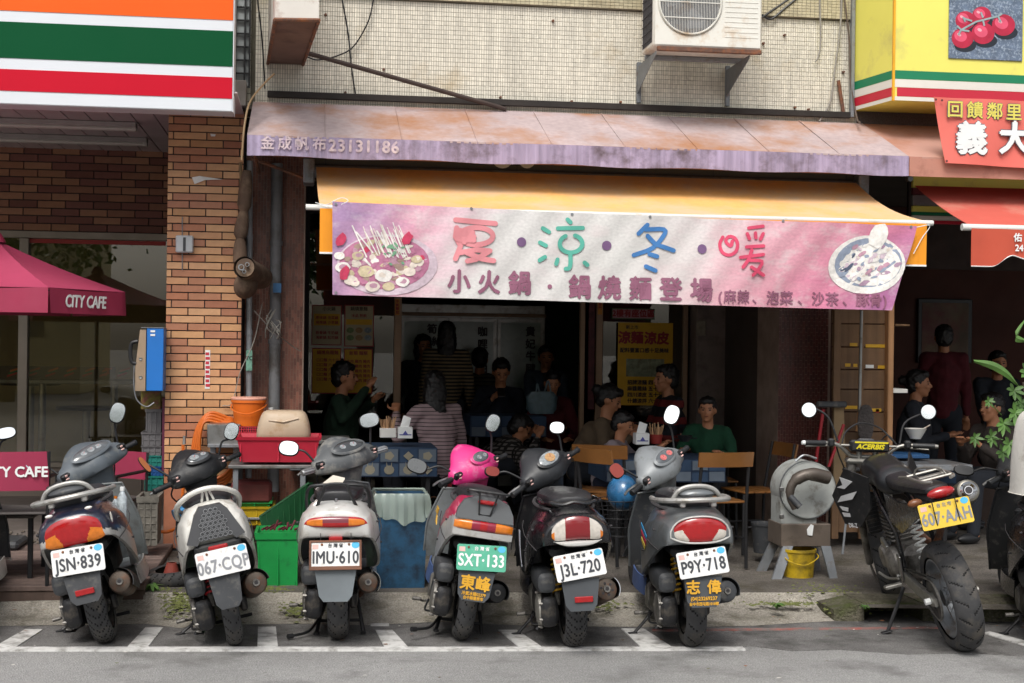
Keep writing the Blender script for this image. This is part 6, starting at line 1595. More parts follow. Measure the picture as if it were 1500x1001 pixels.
 b = MB(HM); b.tube([(-.17, .0, -.01), (.17, 0, -.01)], .008, 8); b.build('crossbar', m_al, hb)
 b = MB(HM); b.box(-.12, .12, -.04, .02, -.045, .025, .012); pad = b.build('bar_pad', m_bkplastic, root)
 m_py = mat('pad_yellow', '#d8c81c', .5)
 TM = HM @ Matrix.Translation((0, -.0415, -.014)) @ Euler((R(90), 0, 0)).to_matrix().to_4x4()
 text_mb('ACERBIS', .040, TM, .05, sx=1.12, shear=.25).build('lettering', m_py, pad, smooth=0, fix=False)
 b = MB(HM); b.box(-.095, .11, -.0425, -.0405, .008, .018); b.build('pad_stripe', m_py, pad)
 for s_ in (-1, 1):
  b = MB(HM); b.cyl((s_*.27, -.005, 0), (s_*.40, -.03, 0), .0175, n=12); b.build('grip', m_bkplastic, root)
  b = MB(HM); b.cyl((s_*.40, -.03, 0), (s_*.418, -.034, 0), .015, .012, 10); b.build('bar_end', m_ink_white if s_ < 0 else m_al, root)
  b = MB(HM); b.tube(rope([(s_*.20, .03, -.01), (s_*.27, .06, -.02), (s_*.38, .035, -.025)], 4), .007, 6); b.build('brake_lever', m_al, root)
  b = MB(HM); b.cbox((s_*.235, -.01, .005), (.04, .05, .05), .01); b.build('switch_box', m_bkplastic, root)
  b = MB(HM); b.tube([(s_*.09, .03, -.10), (s_*.10, .06, -.30)], .028, 10)
  b.tube([tuple(HM.inverted() @ Vector((s_*.10, fy, .30))), (s_*.10, .05, -.12)], .024, 10); b.build('fork', m_al if s_ > 0 else m_engine, root)
 b = MB(HM); b.box(-.13, .13, -.01, .09, -.125, -.09, .014); b.box(-.10, .10, .0, .08, -.28, -.255, .01)
 b.cyl((-.05, .03, -.1), (-.05, .03, -.05), .018, n=8); b.cyl((.05, .03, -.1), (.05, .03, -.05), .018, n=8); b.build('triple_clamp', m_al, root)
 b = MB(HM); b.tube(rope([(-.16, .02, .0), (-.13, .05, .07), (-.04, .07, .125), (.08, .07, .10), (.16, .03, .02)], 5), .0055, 6); b.build('brake_cable', m_black, root)
 b = MB(HM); b.tube(rope([(.18, .02, .0), (.13, .10, .05), (.06, .13, -.1), (.02, .12, -.3)], 5), .005, 6); b.build('brake_cable', m_black, root)
 b = MB(HM); b.tube(rope([(-.2, .02, .0), (-.15, .10, -.1), (-.06, .1, -.3), (-.05, .05, -.5)], 5), .005, 6); b.build('brake_cable', m_black, root)
 b = MB(HM); b.box(-.05, .05, .04, .10, -.05, .03, .01); b.build('gauge', m_dkplastic, root)
 for (s_, px_, py_) in ((-1, 1185, 601), (1, 1360, 604)):
  tip = Mi @ D(px_, py_, depth_of(bcw)+.03); base = HM @ Vector((s_*.19, 0, .01))
  cdir = (Mi @ CAM - tip).normalized()
  mirror_part(root, base, tip, .046, .046, 0, (cdir + Vector((0, 0, .12))), e=1.0, elbow=(s_*-.02, 0, .05), stem_m=m_black)
 b = MB(); b.sheet(lambda u, v: (-.06+.12*u, fy-.16+.38*v, .64+.02*math.sin(PI*v)), 4, 8, (0, 0, .008)); b.build('front_fender', m_blackpaint, root)
 b = MB(); b.lathe([(.10, -.075), (.15, -.075), (.15, -.070), (.10, -.070)], (0, fy, .30), 'x', 30); b.build('brake_disc', m_steel, root)
 return root
make_bike()
# right hand scooter with covered carrier box
def late_box(root, HM, Mi, M, bl):
 b = MB(); b.box(-.13, .16, .56, .80, .30, .66, .04); b.build('storage_box', m_bkplastic, root)
make_scooter(dict(
 label='big black scooter at the right edge with white cloth covered carrier box',
 contact=(1562, 950), lean=4, bar=(1449, 708, 1552, 655), plate=('LKE·905', m_plate_white, m_ink, '', None),
 upper=m_blackpaint, lower=m_blackpaint, inner=m_bkplastic, cowl=m_bkplastic, width=1.05, shield_w=.25,
 lenses=[('tail_light', [m_red_lens, m_amber], .145, tf, bf, mf_jsn, -.335, 1.2)], late=[late_box],
 mirrors=[(-1, 1412, 689, .058, .030, 10, m_bkplastic, .1, (-.02, 0, .02)), (1, 1560, 610, .05, .04, 0, None, 0, None)], gauge=dict(w=.1, h=.045, m=m_gauge_dark, dials=[(0, .03)])))
p = G(1548, 948, 0)
cv = D(1540, 660, depth_of(p)+.18)
b = MB(); rings = []
for (z, wx, wy) in lerp_st([(-.245, .215, .19), (-.22, .205, .185), (0, .19, .17), (.17, .165, .15), (.225, .12, .11), (.245, .04, .04)], 3):
 rings.append([(cv.x+wx*math.copysign(abs(math.cos(a))**.55, math.cos(a))*(1+.03*math.sin(a*5+z*9)), cv.y+wy*math.copysign(abs(math.sin(a))**.55, math.sin(a))*(1+.03*math.sin(a*7)), cv.z+z) for a in [2*PI*k/36 for k in range(36)]])
b.loft(rings)
tag(b.build('cloth_cover', mat('white_cloth', '#cfccc4', .85, var=.06, vs=5, bump=.05, bs=30, dirt=('#8f887a', .3, 6))), 'dirty white cloth cover pulled over the carrier box on the black scooter', 'cover')
# ================================================================ PROPS
def pxbox(b, x0, y0, x1, y1, Y, dy, ch=.004):
 """box whose front face covers the photo pixels x0..x1, y0..y1 on plane Y"""
 a = PY(x0, y1, Y); c = PY(x1, y0, Y)
 zm0, zm1 = PY((x0+x1)/2, y1, Y).z, PY((x0+x1)/2, y0, Y).z
 b.box(a.x, c.x, Y, Y+dy, zm0, zm1, ch); return (a.x, c.x, zm0, zm1)
# ---- upper wall: air conditioner
ax0, ax1 = PY(957, 60, F-.62).x, PY(1116, 60, F-.62).x; az0 = PY(1036, 70, F-.62).z; az1 = az0+.62; AY = F-.62
ac = thing('air_conditioner', 'white outdoor air conditioner unit on steel brackets under the roof line', 'air conditioner', ((ax0+ax1)/2, AY, az0))
m_ac = mat('ac_white', '#dad8cf', .45, var=.05, vs=4, dirt=('#b99a74', .28, 5))
b = MB(); b.box(ax0, ax1, AY, AY+.36, az0, az1, .012); b.build('casing', m_ac, ac, world=True)
fc = PY(1011, 4, AY); fr = 46*mpp(fc)
b = MB(); b.lathe([(fr*1.03, -.012), (fr, -.014), (fr*.97, -.004), (fr*.97, .0), (fr*1.06, .0), (fr*1.06, -.006)], (fc.x, AY-.001, fc.z), 'y', 44); b.build('fan_ring', m_ac, ac, world=True)
b = MB(); b.cyl((fc.x, AY-.0015, fc.z), (fc.x, AY-.003, fc.z), fr*.97, n=40); b.build('fan_well', mat('fan_dark', '#4a4c52', .6), ac, world=True)
b = MB()
for k in range(3):
 a = k*2*PI/3+.5; pts = [(fc.x+fr*r_*math.cos(a+t), AY-.006, fc.z+fr*r_*math.sin(a+t)) for r_, t in ((.2, 0), (.85, -.1), (.9, .5), (.75, .8), (.2, .6))]; b.prism(pts, (0, .002, 0))
b.build('fan_blade', mat('fan_blade', '#63666c', .5), ac, world=True)
b = MB()
for i in range(-19, 20):
 x = i*fr/19.5; hgt = math.sqrt(max(0, fr*fr-x*x)); b.box(fc.x+x-.0012, fc.x+x+.0012, AY-.013, AY-.011, fc.z-hgt, fc.z+hgt)
for z in (-.5, 0, .5): hw = fr*math.sqrt(1-z*z); b.box(fc.x-hw, fc.x+hw, AY-.016, AY-.0135, fc.z+z*fr-.003, fc.z+z*fr+.003)
o = b.build('fan_grille', m_ac, ac, world=True); o['kind'] = 'stuff'
b = MB()
for i in range(14): z = az0+.08+i*.036; b.box(fc.x+fr*1.15, ax1-.03, AY-.003, AY-.0005, z, z+.004)
o = b.build('panel_ribs', m_ac, ac, world=True); o['kind'] = 'stuff'
b = MB()
for i in range(11): b.box(ax0-.004, ax0+.001, AY+.04+i*.027, AY+.05+i*.027, az0+.03, az1-.03)
for i in range(9): b.box(ax0-.006, ax0-.0035, AY+.03, AY+.34, az0+.06+i*.062, az0+.066+i*.062)
o = b.build('side_grille', m_joint, ac, world=True); o['kind'] = 'stuff'
b = MB(); b.box(ax0+.03, ax1-.004, AY-.012, AY+.02, az0-.035, az0-.003, .003); b.build('rusty_rail', m_rust, ac, world=True)
b = MB(); b.box(ax0+.02, ax1-.02, AY+.32, AY+.36, az0-.035, az0-.003, .003); b.build('support_rail', m_galv, ac, world=True)
for x in (ax0+.02, ax1-.09):
 b = MB(); b.box(x, x+.035, F-.03, F-.004, az0-.31, az0-.004, .003); b.prism([(x+.004, F-.03, az0-.036), (x+.004, AY+.02, az0-.036), (x+.004, AY+.02, az0-.06), (x+.004, F-.03, az0-.24)], (.004, 0, 0)); b.build('wall_bracket', mat('bracket_grey', '#75797c', .5, metal=.4, dirt=('#6b5240', .2, 12)), ac, world=True)
b = MB(); b.tube(rope([(ax1, AY+.2, az0+.4), (ax1+.06, F-.1, az0+.3), (ax1+.28, F-.03, az0+.44), (ax1+.5, F-.03, az0+.6)], 6), .008, 6); b.build('pipe', m_black, ac, world=True)
# ---- protruding old sign box, top left
def quad_box(b, corners, up):
 v = [Vector(c) for c in corners] + [Vector(c)+Vector((0, 0, up)) for c in corners]
 b.add(v, [(0,3,2,1),(4,5,6,7),(0,1,5,4),(1,2,6,5),(2,3,7,6),(3,0,4,7)])
zb0 = D(435, 25, 8.9).z
def atz(px_, py_, z): d = ray(px_, py_); return CAM + d*((z-EYE)/d.z)
cs = [atz(403, 26, zb0), atz(467, 27, zb0), atz(439, 106, zb0), atz(390, 105, zb0)]
ps = thing('projecting_sign', 'old projecting sign box with rusty underside at the top left of the tile wall', 'sign', (cs[0]+cs[1]+cs[2]+cs[3])/4)
b = MB(); quad_box(b, cs, .9); b.build('sign_box', mat('old_white_panel', '#cfc9c0', .5, var=.08, vs=3, dirt=('#8d5c48', .35, 4)), ps, world=True, smooth=0)
b = MB(); quad_box(b, [c+Vector((0, 0, -.012)) for c in cs], .0115); b.build('underside', mat('brown_soffit', '#6b544a', .8, var=.15, vs=3, dirt=('#4a3630', .4, 4)), ps, world=True, smooth=0)
b = MB()
for a_, c_ in ((cs[0], cs[3]), (cs[1], cs[2]), (cs[3], cs[2]), (cs[0], cs[1])): b.tube([a_+Vector((0, 0, -.012)), c_+Vector((0, 0, -.012))], .013, 6)
b.build('frame', m_rust, ps, world=True)
b = MB(); b.tube([cs[3], cs[3]+Vector((0, .1, -.16))], .012, 6); b.tube([cs[2], cs[2]+Vector((0, .1, -.16))], .012, 6); b.tube([cs[3]+Vector((0, .1, -.16)), cs[2]+Vector((0, .1, -.16))], .012, 6); b.build('wall_bracket', m_rust, ps, world=True)
b = MB(); b.tube([atz(450, 78, zb0-.0), PY(741, 160, F-.05)], .017, 8); tag(b.build('strut', mat('dark_strut', '#3d302b', .7, var=.2)), 'long dark steel strut slanting from the projecting sign down to the beam', 'strut')
# ---- cables on the tile wall
def cable(pts, r_, label, m=None, name='cable'):
 b = MB(); b.tube(rope(pts, 6), r_, 6); tag(b.build(name, m or m_black), label, 'cable')
W_ = lambda x, y, o=.03: PY(x, y, F-o)
cable([W_(499, -12), W_(510, 50), W_(515, 100), W_(522, 148)], .006, 'black cable hanging straight down the tile wall behind the strut')
cable([W_(549, -12), W_(540, 30), W_(518, 68), W_(494, 82), W_(466, 88), W_(448, 83)], .006, 'black cable curving across the tile wall to the projecting sign')
cable([W_(376, -10, .0), W_(384, 60, .0), W_(388, 130, .0)], .006, 'black cable running down beside the projecting sign')
cable([W_(402, 108, .5), W_(385, 125, .5), W_(366, 150, .7), W_(358, 185, .82), W_(354, 235, .82)], .007, 'tan cable bundle draped over the left end of the purple awning', mat('tan_cable', '#8d7556', .6))
cable([W_(1233, -10), W_(1231, 40), W_(1222, 110), W_(1216, 150), W_(1200, 178)], .008, 'grey cable looping down the right side of the tile wall', mat('grey_cable', '#8c8880', .6))
cable([W_(1236, -10, .05), W_(1244, 60, .05), W_(1246, 120, .05), W_(1255, 172, .1), W_(1260, 180, .3)], .007, 'dark cable beside the yellow sign reaching the awning', mat('brown_cable', '#5b4e44', .6))
cable([W_(1201, -10), W_(1202, 60), W_(1199, 82), W_(1194, 91)], .007, 'short grey conduit ending on the tile wall', mat('grey_cable', '#8c8880'))
cable([W_(1116, 22), W_(1130, 28), W_(1150, 12), W_(1172, -6)], .009, 'black hose leaving the air conditioner to the upper right')
b = MB(); b.tube([W_(1228, 118), W_(1236, 168)], .014, 6); tag(b.build('rusty_pipe', m_rust), 'short rusty pipe stub on the tile wall beside the yellow sign', 'pipe')
# ---- drain pipes and rolled tarp at the left pillar
PYY = F+.20
def pipe(x0, y0, x1, y1, Y, wpx, label, m):
 a, c = PY(x0, y0, Y), PY(x1, y1, Y); r_ = wpx/2*mpp(a)
 t = thing('drain_pipe', label, 'pipe', (c.x, c.y, min(c.z, a.z)))
 b = MB(); b.cyl(a, c, r_, n=16); b.build('pipe_body', m, t, world=True)
 for f_ in (.25, .55, .85): p = a.lerp(c, f_); b = MB(); b.cyl(p, p+Vector((0, 0, .035)), r_*1.16, n=16); b.build('pipe_collar', m, t, world=True)
 return t
m_pvc = mat('grey_pvc', '#8c8f93', .5, var=.1, vs=5, dirt=('#6b655c', .3, 7)); m_pvc2 = mat('dark_pvc', '#77787a', .5, var=.15, vs=5, dirt=('#4f4942', .4, 6))
t = pipe(366, 236, 364, 700, PYY-.1, 9, 'thin grey drain pipe close to the brick column', m_pvc)
t2 = pipe(406, 240, 400, 720, PYY+.05, 17, 'thick grey drain pipe in front of the brown mosaic pillar', m_pvc2)
b = MB(); a = PY(365, 525, PYY-.14); b.box(a.x-.022, a.x+.022, a.y-.004, a.y, a.z-.09, a.z+.06); b.build('sticker', mat('green_sticker', '#6fa08c', .6, var=.3, vs=40), t, world=True)
text_mb('TC', .04, face_M(PY(365, 525, PYY-.147)), .02).build('lettering', m_ink, t, world=True, smooth=0)
b = MB(); a = PY(406, 422, PYY-.05); b.box(a.x-.03, a.x+.03, a.y-.004, a.y, a.z-.035, a.z+.035); b.build('sticker', mat('blue_label', '#3f6f9c', .6), t2, world=True)
tr = thing('rolled_tarp', 'rolled brown tarpaulin hanging between the brick column and the drain pipes', 'tarpaulin', PY(362, 430, F-.15))
m_tarp = mat('brown_tarp', '#5d4a3c', .85, var=.25, vs=8, bump=.08, bs=30, dirt=('#8c7660', .3, 7))
b = MB(); b.tube(rope([PY(362, 250, F-.12), PY(357, 310, F-.12), PY(352, 350, F-.14), PY(352, 385, F-.16)], 6), [.03, .04, .045, .05, .05, .05]*3+[.05], 12); b.build('hanging_sheet', m_tarp, tr, world=True)
ca = PY(358, 392, F-.42);
b = MB(); b.tube([ca, ca+Vector((.10, .45, -.05))], [.078, .085], 20, caps=False); b.tube([ca+Vector((.004, .01, 0)), ca+Vector((.10, .45, -.05))], [.066, .07], 20); b.build('roll', m_tarp, tr, world=True)
b = MB(); b.ell(PY(360, 418, F-.2), (.085, .16, .10), 16, 10, (0, .3, 0)); b.build('sagging_fold', m_tarp, tr, world=True)
b = MB()
for (dx, dz, r_) in ((-.02, .0, .022), (.02, .02, .016), (.0, -.03, .014)): b.lathe([(r_, -.03), (r_*.7, -.03), (r_*.7, 0)], ca+Vector((dx, 0, dz)), 'y', 14)
b.build('roll_tube', m_galv, tr, world=True)
rk = random.Random(5)
b = MB()
for k in range(9):
 p0 = PY(401+rk.uniform(-12, 12), 465+rk.uniform(-15, 10), F+.05); p1 = PY(401+rk.uniform(-12, 12), 487+rk.uniform(-6, 10), F+.02)
 b.tube(rope([p0, p0.lerp(p1, .5)+Vector((rk.uniform(-.05, .05), -.05, rk.uniform(-.05, .05))), p1], 5), .004, 5)
tag(b.build('cable_bundle', mat('grey_cable', '#8c8880')), 'tangle of grey cable tied round the thick drain pipe', 'cable')
cable([PY(384, 445, F+.0), PY(372, 500, F-.02), PY(352, 545, F-.03), PY(340, 590, F-.03), PY(326, 595, F-.02)], .004, 'thin grey wire sagging from the pipes across the brick column', mat('grey_cable', '#8c8880'))
cable([PY(372, 455, F-.0), PY(395, 480, F+.02), PY(425, 505, F+.25), PY(440, 515, F+.3)], .004, 'thin wire crossing the brown mosaic pillar', mat('grey_cable', '#8c8880'))
cable([PY(352, 238, F-.03), PY(353, 270, F-.03), PY(349, 300, F-.05)], .012, 'brown cord hanging beside the brick column top', mat('tan_cable', '#8d7556'))
b = MB(); b.tube([PY(368, 232, F-.3), PY(448, 262, F-.3)], .012, 6); b.tube([PY(450, 240, F-.25), PY(446, 262, F-.25)], .02, 6); tag(b.build('support_arm', m_rust), 'rusty support arm under the left end of the purple awning', 'bracket')
b = MB(); b.tube([PY(1268, 262, F-.25), PY(1268, 290, F-.25)], .02, 8); b.tube([PY(1262, 262, F-.22), PY(1262, 288, F-.22)], .01, 8); tag(b.build('support_arm', m_steel), 'short steel bracket holding the right end of the orange awning', 'bracket')
# ---- things on the brick column
t = thing('control_box', 'small grey electric control box with cables on the brick column', 'box', PY(268, 371, F))
b = MB(); pxbox(b, 257, 345, 283, 370, F-.05, .048, .008); b.build('box_body', mat('pale_plastic', '#b9bcbf', .45, var=.05), t, world=True)
b = MB(); pxbox(b, 268, 348, 272, 368, F-.056, .005, .001); b.build('front_slot', m_dkplastic, t, world=True)
b = MB(); b.tube([PY(267, 318, F-.01), PY(267, 346, F-.01)], .004, 6); b.tube([PY(267, 370, F-.01), PY(267, 396, F-.01)], .004, 6); b.build('conduit', m_galv, t, world=True)
b = MB(); pts = [PY(281, 260, F-.004), PY(292, 258, F-.02), PY(326, 263, F-.005), PY(300, 264, F-.02), PY(285, 270, F-.01)]; b.prism(pts, (0, .002, 0)); tag(b.build('torn_poster', m_ink_white, smooth=0), 'torn white scrap of a poster on the brick column', 'poster')
b = MB(); pts = [PY(308, 196, F-.004), PY(316, 197, F-.006), PY(315, 200, F-.004), PY(309, 200, F-.004)]; b.prism(pts, (0, .002, 0)); tag(b.build('paper_scrap', m_ink_white, smooth=0), 'tiny paper scrap high on the brick column', 'paper')
t = thing('red_sticker_strip', 'vertical white and red advertising strip on the brick column', 'sticker', PY(304, 570, F))
b = MB(); pxbox(b, 300, 513, 308, 570, F-.004, .003, .001); b.build('strip', m_ink_white, t, world=True)
b = MB()
for i in range(8): y = 516+i*6.6; p = PY(304, y+2, F-.0045); b.box(p.x-.014, p.x+.012+.004*(i % 2), F-.0055, F-.0043, p.z-.013, p.z+.008)
b.build('red_print', mat('red_print', '#c03040', .5), t, world=True)
# ---- pay phone
ph = thing('pay_phone', 'blue and steel public pay phone fixed to the brick column', 'telephone', PY(222, 572, F-.2))
PYh = F-.18
b = MB(); x0, x1, z0, z1 = pxbox(b, 214, 481, 240, 573, PYh, .34, .004); b.build('blue_side', mat('phone_blue', '#1d6fc0', .4, var=.05), ph, world=True)
zt_, zb_2 = PY(210, 483, PYh).z, PY(210, 573, PYh).z; xa, xb, xc = PY(205, 483, PYh).x, PY(214, 483, PYh).x-.001, PY(198, 545, PYh).x
b = MB(); b.prism([(xa, PYh+.01, zt_), (xb, PYh+.01, zt_), (xb, PYh+.01, zb_2), (xc, PYh+.01, zb_2), (xc, PYh+.01, (zt_+zb_2)/2-.05)], (0, .3, 0)); st_ = b.build('steel_front', mat('phone_steel', '#b39c84', .35, metal=.6, var=.1), ph, world=True)
for y in (526, 553): p = PY(206, y, PYh+.008); b = MB(); b.lathe([(.001, -.004), (.010, -.006), (.013, 0)], p, 'y', 14); b.build('lock', m_steel, ph, world=True)
b = MB(); b.box(x0-.04, x1, PYh-.004, PYh+.34, z1+.001, z1+.006); b.build('top_plate', m_galv, ph, world=True)
b = MB(); b.tube(rope([PY(202, 500, PYh+.02), PY(193, 503, PYh+.02), PY(191, 515, PYh+.02), PY(193, 530, PYh+.02), PY(200, 533, PYh+.02)], 4), .014, 8); b.build('handset', m_bkplastic, ph, world=True)
b = MB(); b.tube(rope([PY(197, 533, PYh+.02), PY(196, 560, PYh+.02), PY(200, 585, PYh+.03), PY(214, 596, PYh+.04), PY(226, 590, PYh+.05)], 5), .005, 6); b.build('cord', m_galv, ph, world=True)
for y in (485.5, 491): p = PY(224, y, PYh-.002); b = MB(); b.box(p.x-.017, p.x+.015, PYh-.003, PYh-.0005, p.z-.007, p.z+.007); b.build('sticker', m_ink_white, ph, world=True)
# ---- crates behind JSN
def crate(label, x0, y0, x1, y1, Y, dy, m, group=None, ribs=4, taper=.03, rows=2, cat='crate', name='crate'):
 a = PY(x0, y1, Y); c = PY(x1, y0, Y); z0 = PY((x0+x1)/2, y1, Y).z; z1 = PY((x0+x1)/2, y0, Y).z; X0, X1 = a.x, c.x
 t = thing(name, label, cat, ((X0+X1)/2, Y+dy/2, z0), group=group); tk = .008; tp = (X1-X0)*taper; h = z1-z0
 b = MB()
 def ring(z, o, e=0):
  f = (z-z0)/h; q = tp*(1-f)+o; return [(X0+q, Y+q, z), (X1-q, Y+q, z), (X1-q, Y+dy-q, z), (X0+q, Y+dy-q, z)]
 b.loft([ring(z0, 0), ring(z1, 0), ring(z1, tk), ring(z0+.012, tk)], True, True); b.build('crate_body', m, t, world=True, smooth=0)
 b = MB(); b.loft([ring(z1-h*.12, -.008), ring(z1+.002, -.010), ring(z1+.002, tk-.002), ring(z1-h*.12, .002)], True, False); b.build('rim', m, t, world=True, smooth=0)
 for i in range(ribs+1):
  f = i/ribs; x = X0+tp*.7+(X1-X0-1.4*tp)*f; b = MB(); b.box(x-.005, x+.005, Y-.006+tp*.4, Y+.003+tp*.5, z0+.004, z1-h*.12, .002); b.build('rib', m, t, world=True, smooth=0)
 for j in range(rows-1):
  z = z0+(z1-z0)*(j+1)/rows*.9; b = MB(); b.box(X0+tp, X1-tp, Y-.004+tp*.4, Y+.003+tp*.5, z-.004, z+.004, .001); b.build('rib', m, t, world=True, smooth=0)
 return t
m_gcr = mat('grey_crate', '#6d6b6c', .6, var=.1); m_tcr = mat('teal_crate', '#1f8074', .55, var=.1); m_bcr = mat('blue_crate', '#1f5596', .55, var=.1)
cg = 'stacked plastic crates behind the pay phone'
for (x0, y0, x1, y1, m, lab) in [(214, 600, 236, 634, m_gcr, 'grey plastic crate topmost in the stack beside the brick column'), (208, 634, 236, 654, m_gcr, 'grey plastic crate second from the top of the stack'), (208, 654, 236, 668, m_gcr, 'flat grey crate just above the teal crates'),
  (212, 668, 238, 684, m_tcr, 'teal crate topmost of the two teal ones in the stack'), (222, 684, 239, 698, m_bcr, 'blue crate squeezed among the teal crates'), (212, 698, 239, 720, m_tcr, 'teal crate at the bottom of the stack')]:
 crate(lab, x0, y0, x1, y1-.5, F+.1, .28, m, cg, 3)
b = MB(); pxbox(b, 236.5, 583, 242.5, 690, F+.02, .3, .003); tag(b.build('maroon_board', mat('maroon_board', '#5d1f3a', .6)), 'narrow maroon board between the crate stack and the brick column', 'board')
b = MB(); pxbox(b, 206, 573, 236, 600, F+.15, .02, .003); tag(b.build('flower_poster', mat('flower_poster', '#7a7030', .6, var=.5, vs=30, dirt=('#a04a5a', .5, 20))), 'colourful flower poster below the pay phone', 'poster')
crate('weathered grey slatted planter crate beside the wooden deck', 201, 728, 231, 800, F-.62, .3, mat('weathered_plastic', '#6b675f', .8, var=.25, dirt=('#3f3c36', .4, 9)), None, 3, .04, 6, name='planter_crate')
# ---- tyre, cone, junk beside the deck
t = thing('old_tyre', 'worn old tyre lying on the concrete beside the white scooter', 'tyre', G(257, 858, .10))
place('tyre', tyre_mesh(.20, .10, 1), t, tuple(G(257, 858, .10)+Vector((0, .1, .05))), (0, R(82), .4))
p = G(251, 862, .08); b = MB(); b.lathe([(.08, 0), (.07, .03), (.03, .16), (.022, .16)], (p.x, p.y, p.z), 'z', 18); b.box(p.x-.1, p.x+.1, p.y-.1, p.y+.1, p.z-.005, p.z+.012, .01); tag(b.build('traffic_cone', mat('faded_orange', '#8a3c30', .7, var=.2, dirt=('#5b3a30', .4, 9))), 'crushed faded orange traffic cone behind the old tyre', 'cone')
# ---- steel work table with crates, buckets, hose
TY = 9.72
tb = thing('work_table', 'stainless steel work table carrying the red crate', 'table', PY(395, 800, TY)); tz = PY(395, 682, TY).z
tx0, tx1 = PY(334, 680, TY).x, PY(457, 680, TY).x
b = MB(); b.box(tx0, tx1, TY, TY+.62, tz-.022, tz, .004); b.build('tabletop', m_steel, tb, world=True)
for x in (tx0+.05, tx1-.06):
 for y in (TY+.04, TY+.56): b = MB(); b.box(x-.018, x+.018, y-.018, y+.018, FZ, tz-.023, .003); b.build('leg', m_galv, tb, world=True)
b = MB(); b.box(tx0+.05, tx1-.06, TY+.05, TY+.58, .42, .435, .003); b.build('shelf', m_galv, tb, world=True)
for x in (tx0+.01,):
 b = MB();
 for k in range(9): b.cyl((tx0+.05, TY+.02, .2+k*.06), (tx0+.05, TY+.0215, .2+k*.06), .006, n=6)
def basket(label, x0, y0, x1, y1, Y, dy, m, name='crate', holes=True, taper=.07):
 t = crate(label, x0, y0, x1, y1, Y, dy, m, None, 2, taper, 1, name=name); return t
m_redc = mat('red_plastic', '#b8283c', .42, var=.08, vs=6); m_grnc = mat('green_plastic', '#1c9448', .42, var=.1, vs=6, dirt=('#1d5c34', .2, 9))
zt2 = 681
red = basket('red plastic basket crate on the steel work table', 346, 641, 469, 678, TY+.03, .42, m_redc)
b = MB(); X0, X1 = PY(350, 640, TY+.4).x, PY(420, 640, TY+.4).x
for i in range(22): x = X0+(X1-X0)*i/21; b.box(x-.003, x+.003, TY+.445, TY+.45, tz+.12, tz+.235)
for j in range(7): b.box(X0, X1, TY+.442, TY+.449, tz+.12+j*.018, tz+.124+j*.018)
o = b.build('mesh_side', m_redc, red, world=True); o['kind'] = 'stuff'
jug = thing('plastic_container', 'cloudy stained white plastic container lying in the red crate', 'container', PY(416, 640, TY+.1))
cc = PY(416, 621, TY+.2); m_jug = mat('cloudy_plastic', '#b8a48c', .5, var=.12, vs=6, dirt=('#94703f', .3, 6))
b = MB(); rr_ = []
for (z, wx, wy) in lerp_st([(-.095, .17, .11), (-.085, .185, .13), (0, .175, .14), (.07, .15, .12), (.092, .12, .09)], 3):
 rr_.append([(cc.x+.012*z+wx*math.copysign(abs(math.cos(a))**.45, math.cos(a)), cc.y+wy*math.copysign(abs(math.sin(a))**.45, math.sin(a)), cc.z+z) for a in [2*PI*k/28 for k in range(28)]])
b.loft(rr_); b.build('container_body', m_jug, jug, world=True)
b = MB(); b.tube([cc+Vector((-.1, -.13, .03)), cc+Vector((0, -.142, .02)), cc+Vector((.1, -.13, .045))], .008, 6); b.build('moulded_handle', m_jug, jug, world=True)
def bucket(label, cx_, y0, y1, wpx, Y, m, handle=True, lid=None, taper=.82, name='bucket'):
 a = PY(cx_, y1, Y); c = PY(cx_, y0, Y); r_ = wpx/2*mpp(a)
 t = thing(name, label, 'bucket', (a.x, Y+r_, a.z)); X, YY_ = a.x, Y+r_
 b = MB(); b.lathe([(.001, a.z), (r_*taper, a.z), (r_*.98, c.z-.02), (r_*1.04, c.z-.018), (r_*1.04, c.z), (r_*.95, c.z), (r_*taper*.95, a.z+.01), (.001, a.z+.01)], (X, YY_, 0), 'z', 30); b.build('bucket_body', m, t, world=True)
 if handle: b = MB(); b.tube(rope([(X-r_*1.03, YY_, c.z-.03), (X-r_*.9, YY_-r_*.8, c.z-.07), (X, YY_-r_*1.1, c.z-.095), (X+r_*.9, YY_-r_*.8, c.z-.05), (X+r_*1.03, YY_, c.z-.03)], 5), .004, 6); b.build('handle', m, t, world=True)
 if lid: b = MB(); b.lathe([(.001, c.z+.002), (r_*1.03, c.z+.002), (r_*1.05, c.z+.012), (r_*1.0, c.z+.02), (.001, c.z+.016)], (X, YY_, 0), 'z', 30); b.build('lid', lid, t, world=True)
 return t
m_or_b = mat('orange_plastic', '#d86a1c', .4, var=.06, vs=6)
sink = thing('steel_sink', 'small steel sink unit behind the white scooter handlebar', 'sink', PY(325, 700, TY+.45))
b = MB(); pxbox(b, 303, 622, 352, 652, TY+.45, .4, .006); b.build('basin', m_steel, sink, world=True)
b = MB(); b.box(PY(304, 650, TY+.4).x, PY(352, 650, TY+.4).x, TY+.40, TY+.45, PY(320, 656, TY+.4).z, PY(320, 651, TY+.4).z, .003); b.build('front_rail', m_galv, sink, world=True)
for x in (312, 346): p = PY(x, 655, TY+.5); b = MB(); b.box(p.x-.02, p.x+.02, TY+.5, TY+.54, FZ, p.z, .003); b.build('leg', m_galv, sink, world=True)
bucket('orange bucket with pale lid on the steel sink by the pipes', 363, 587, 625, 50, TY+.5, m_or_b, True, mat('pink_lid', '#d8a08c', .4))
t = thing('plastic_bottle', 'white plastic jug with cap behind the orange bucket', 'bottle', PY(396, 640, TY+.65))
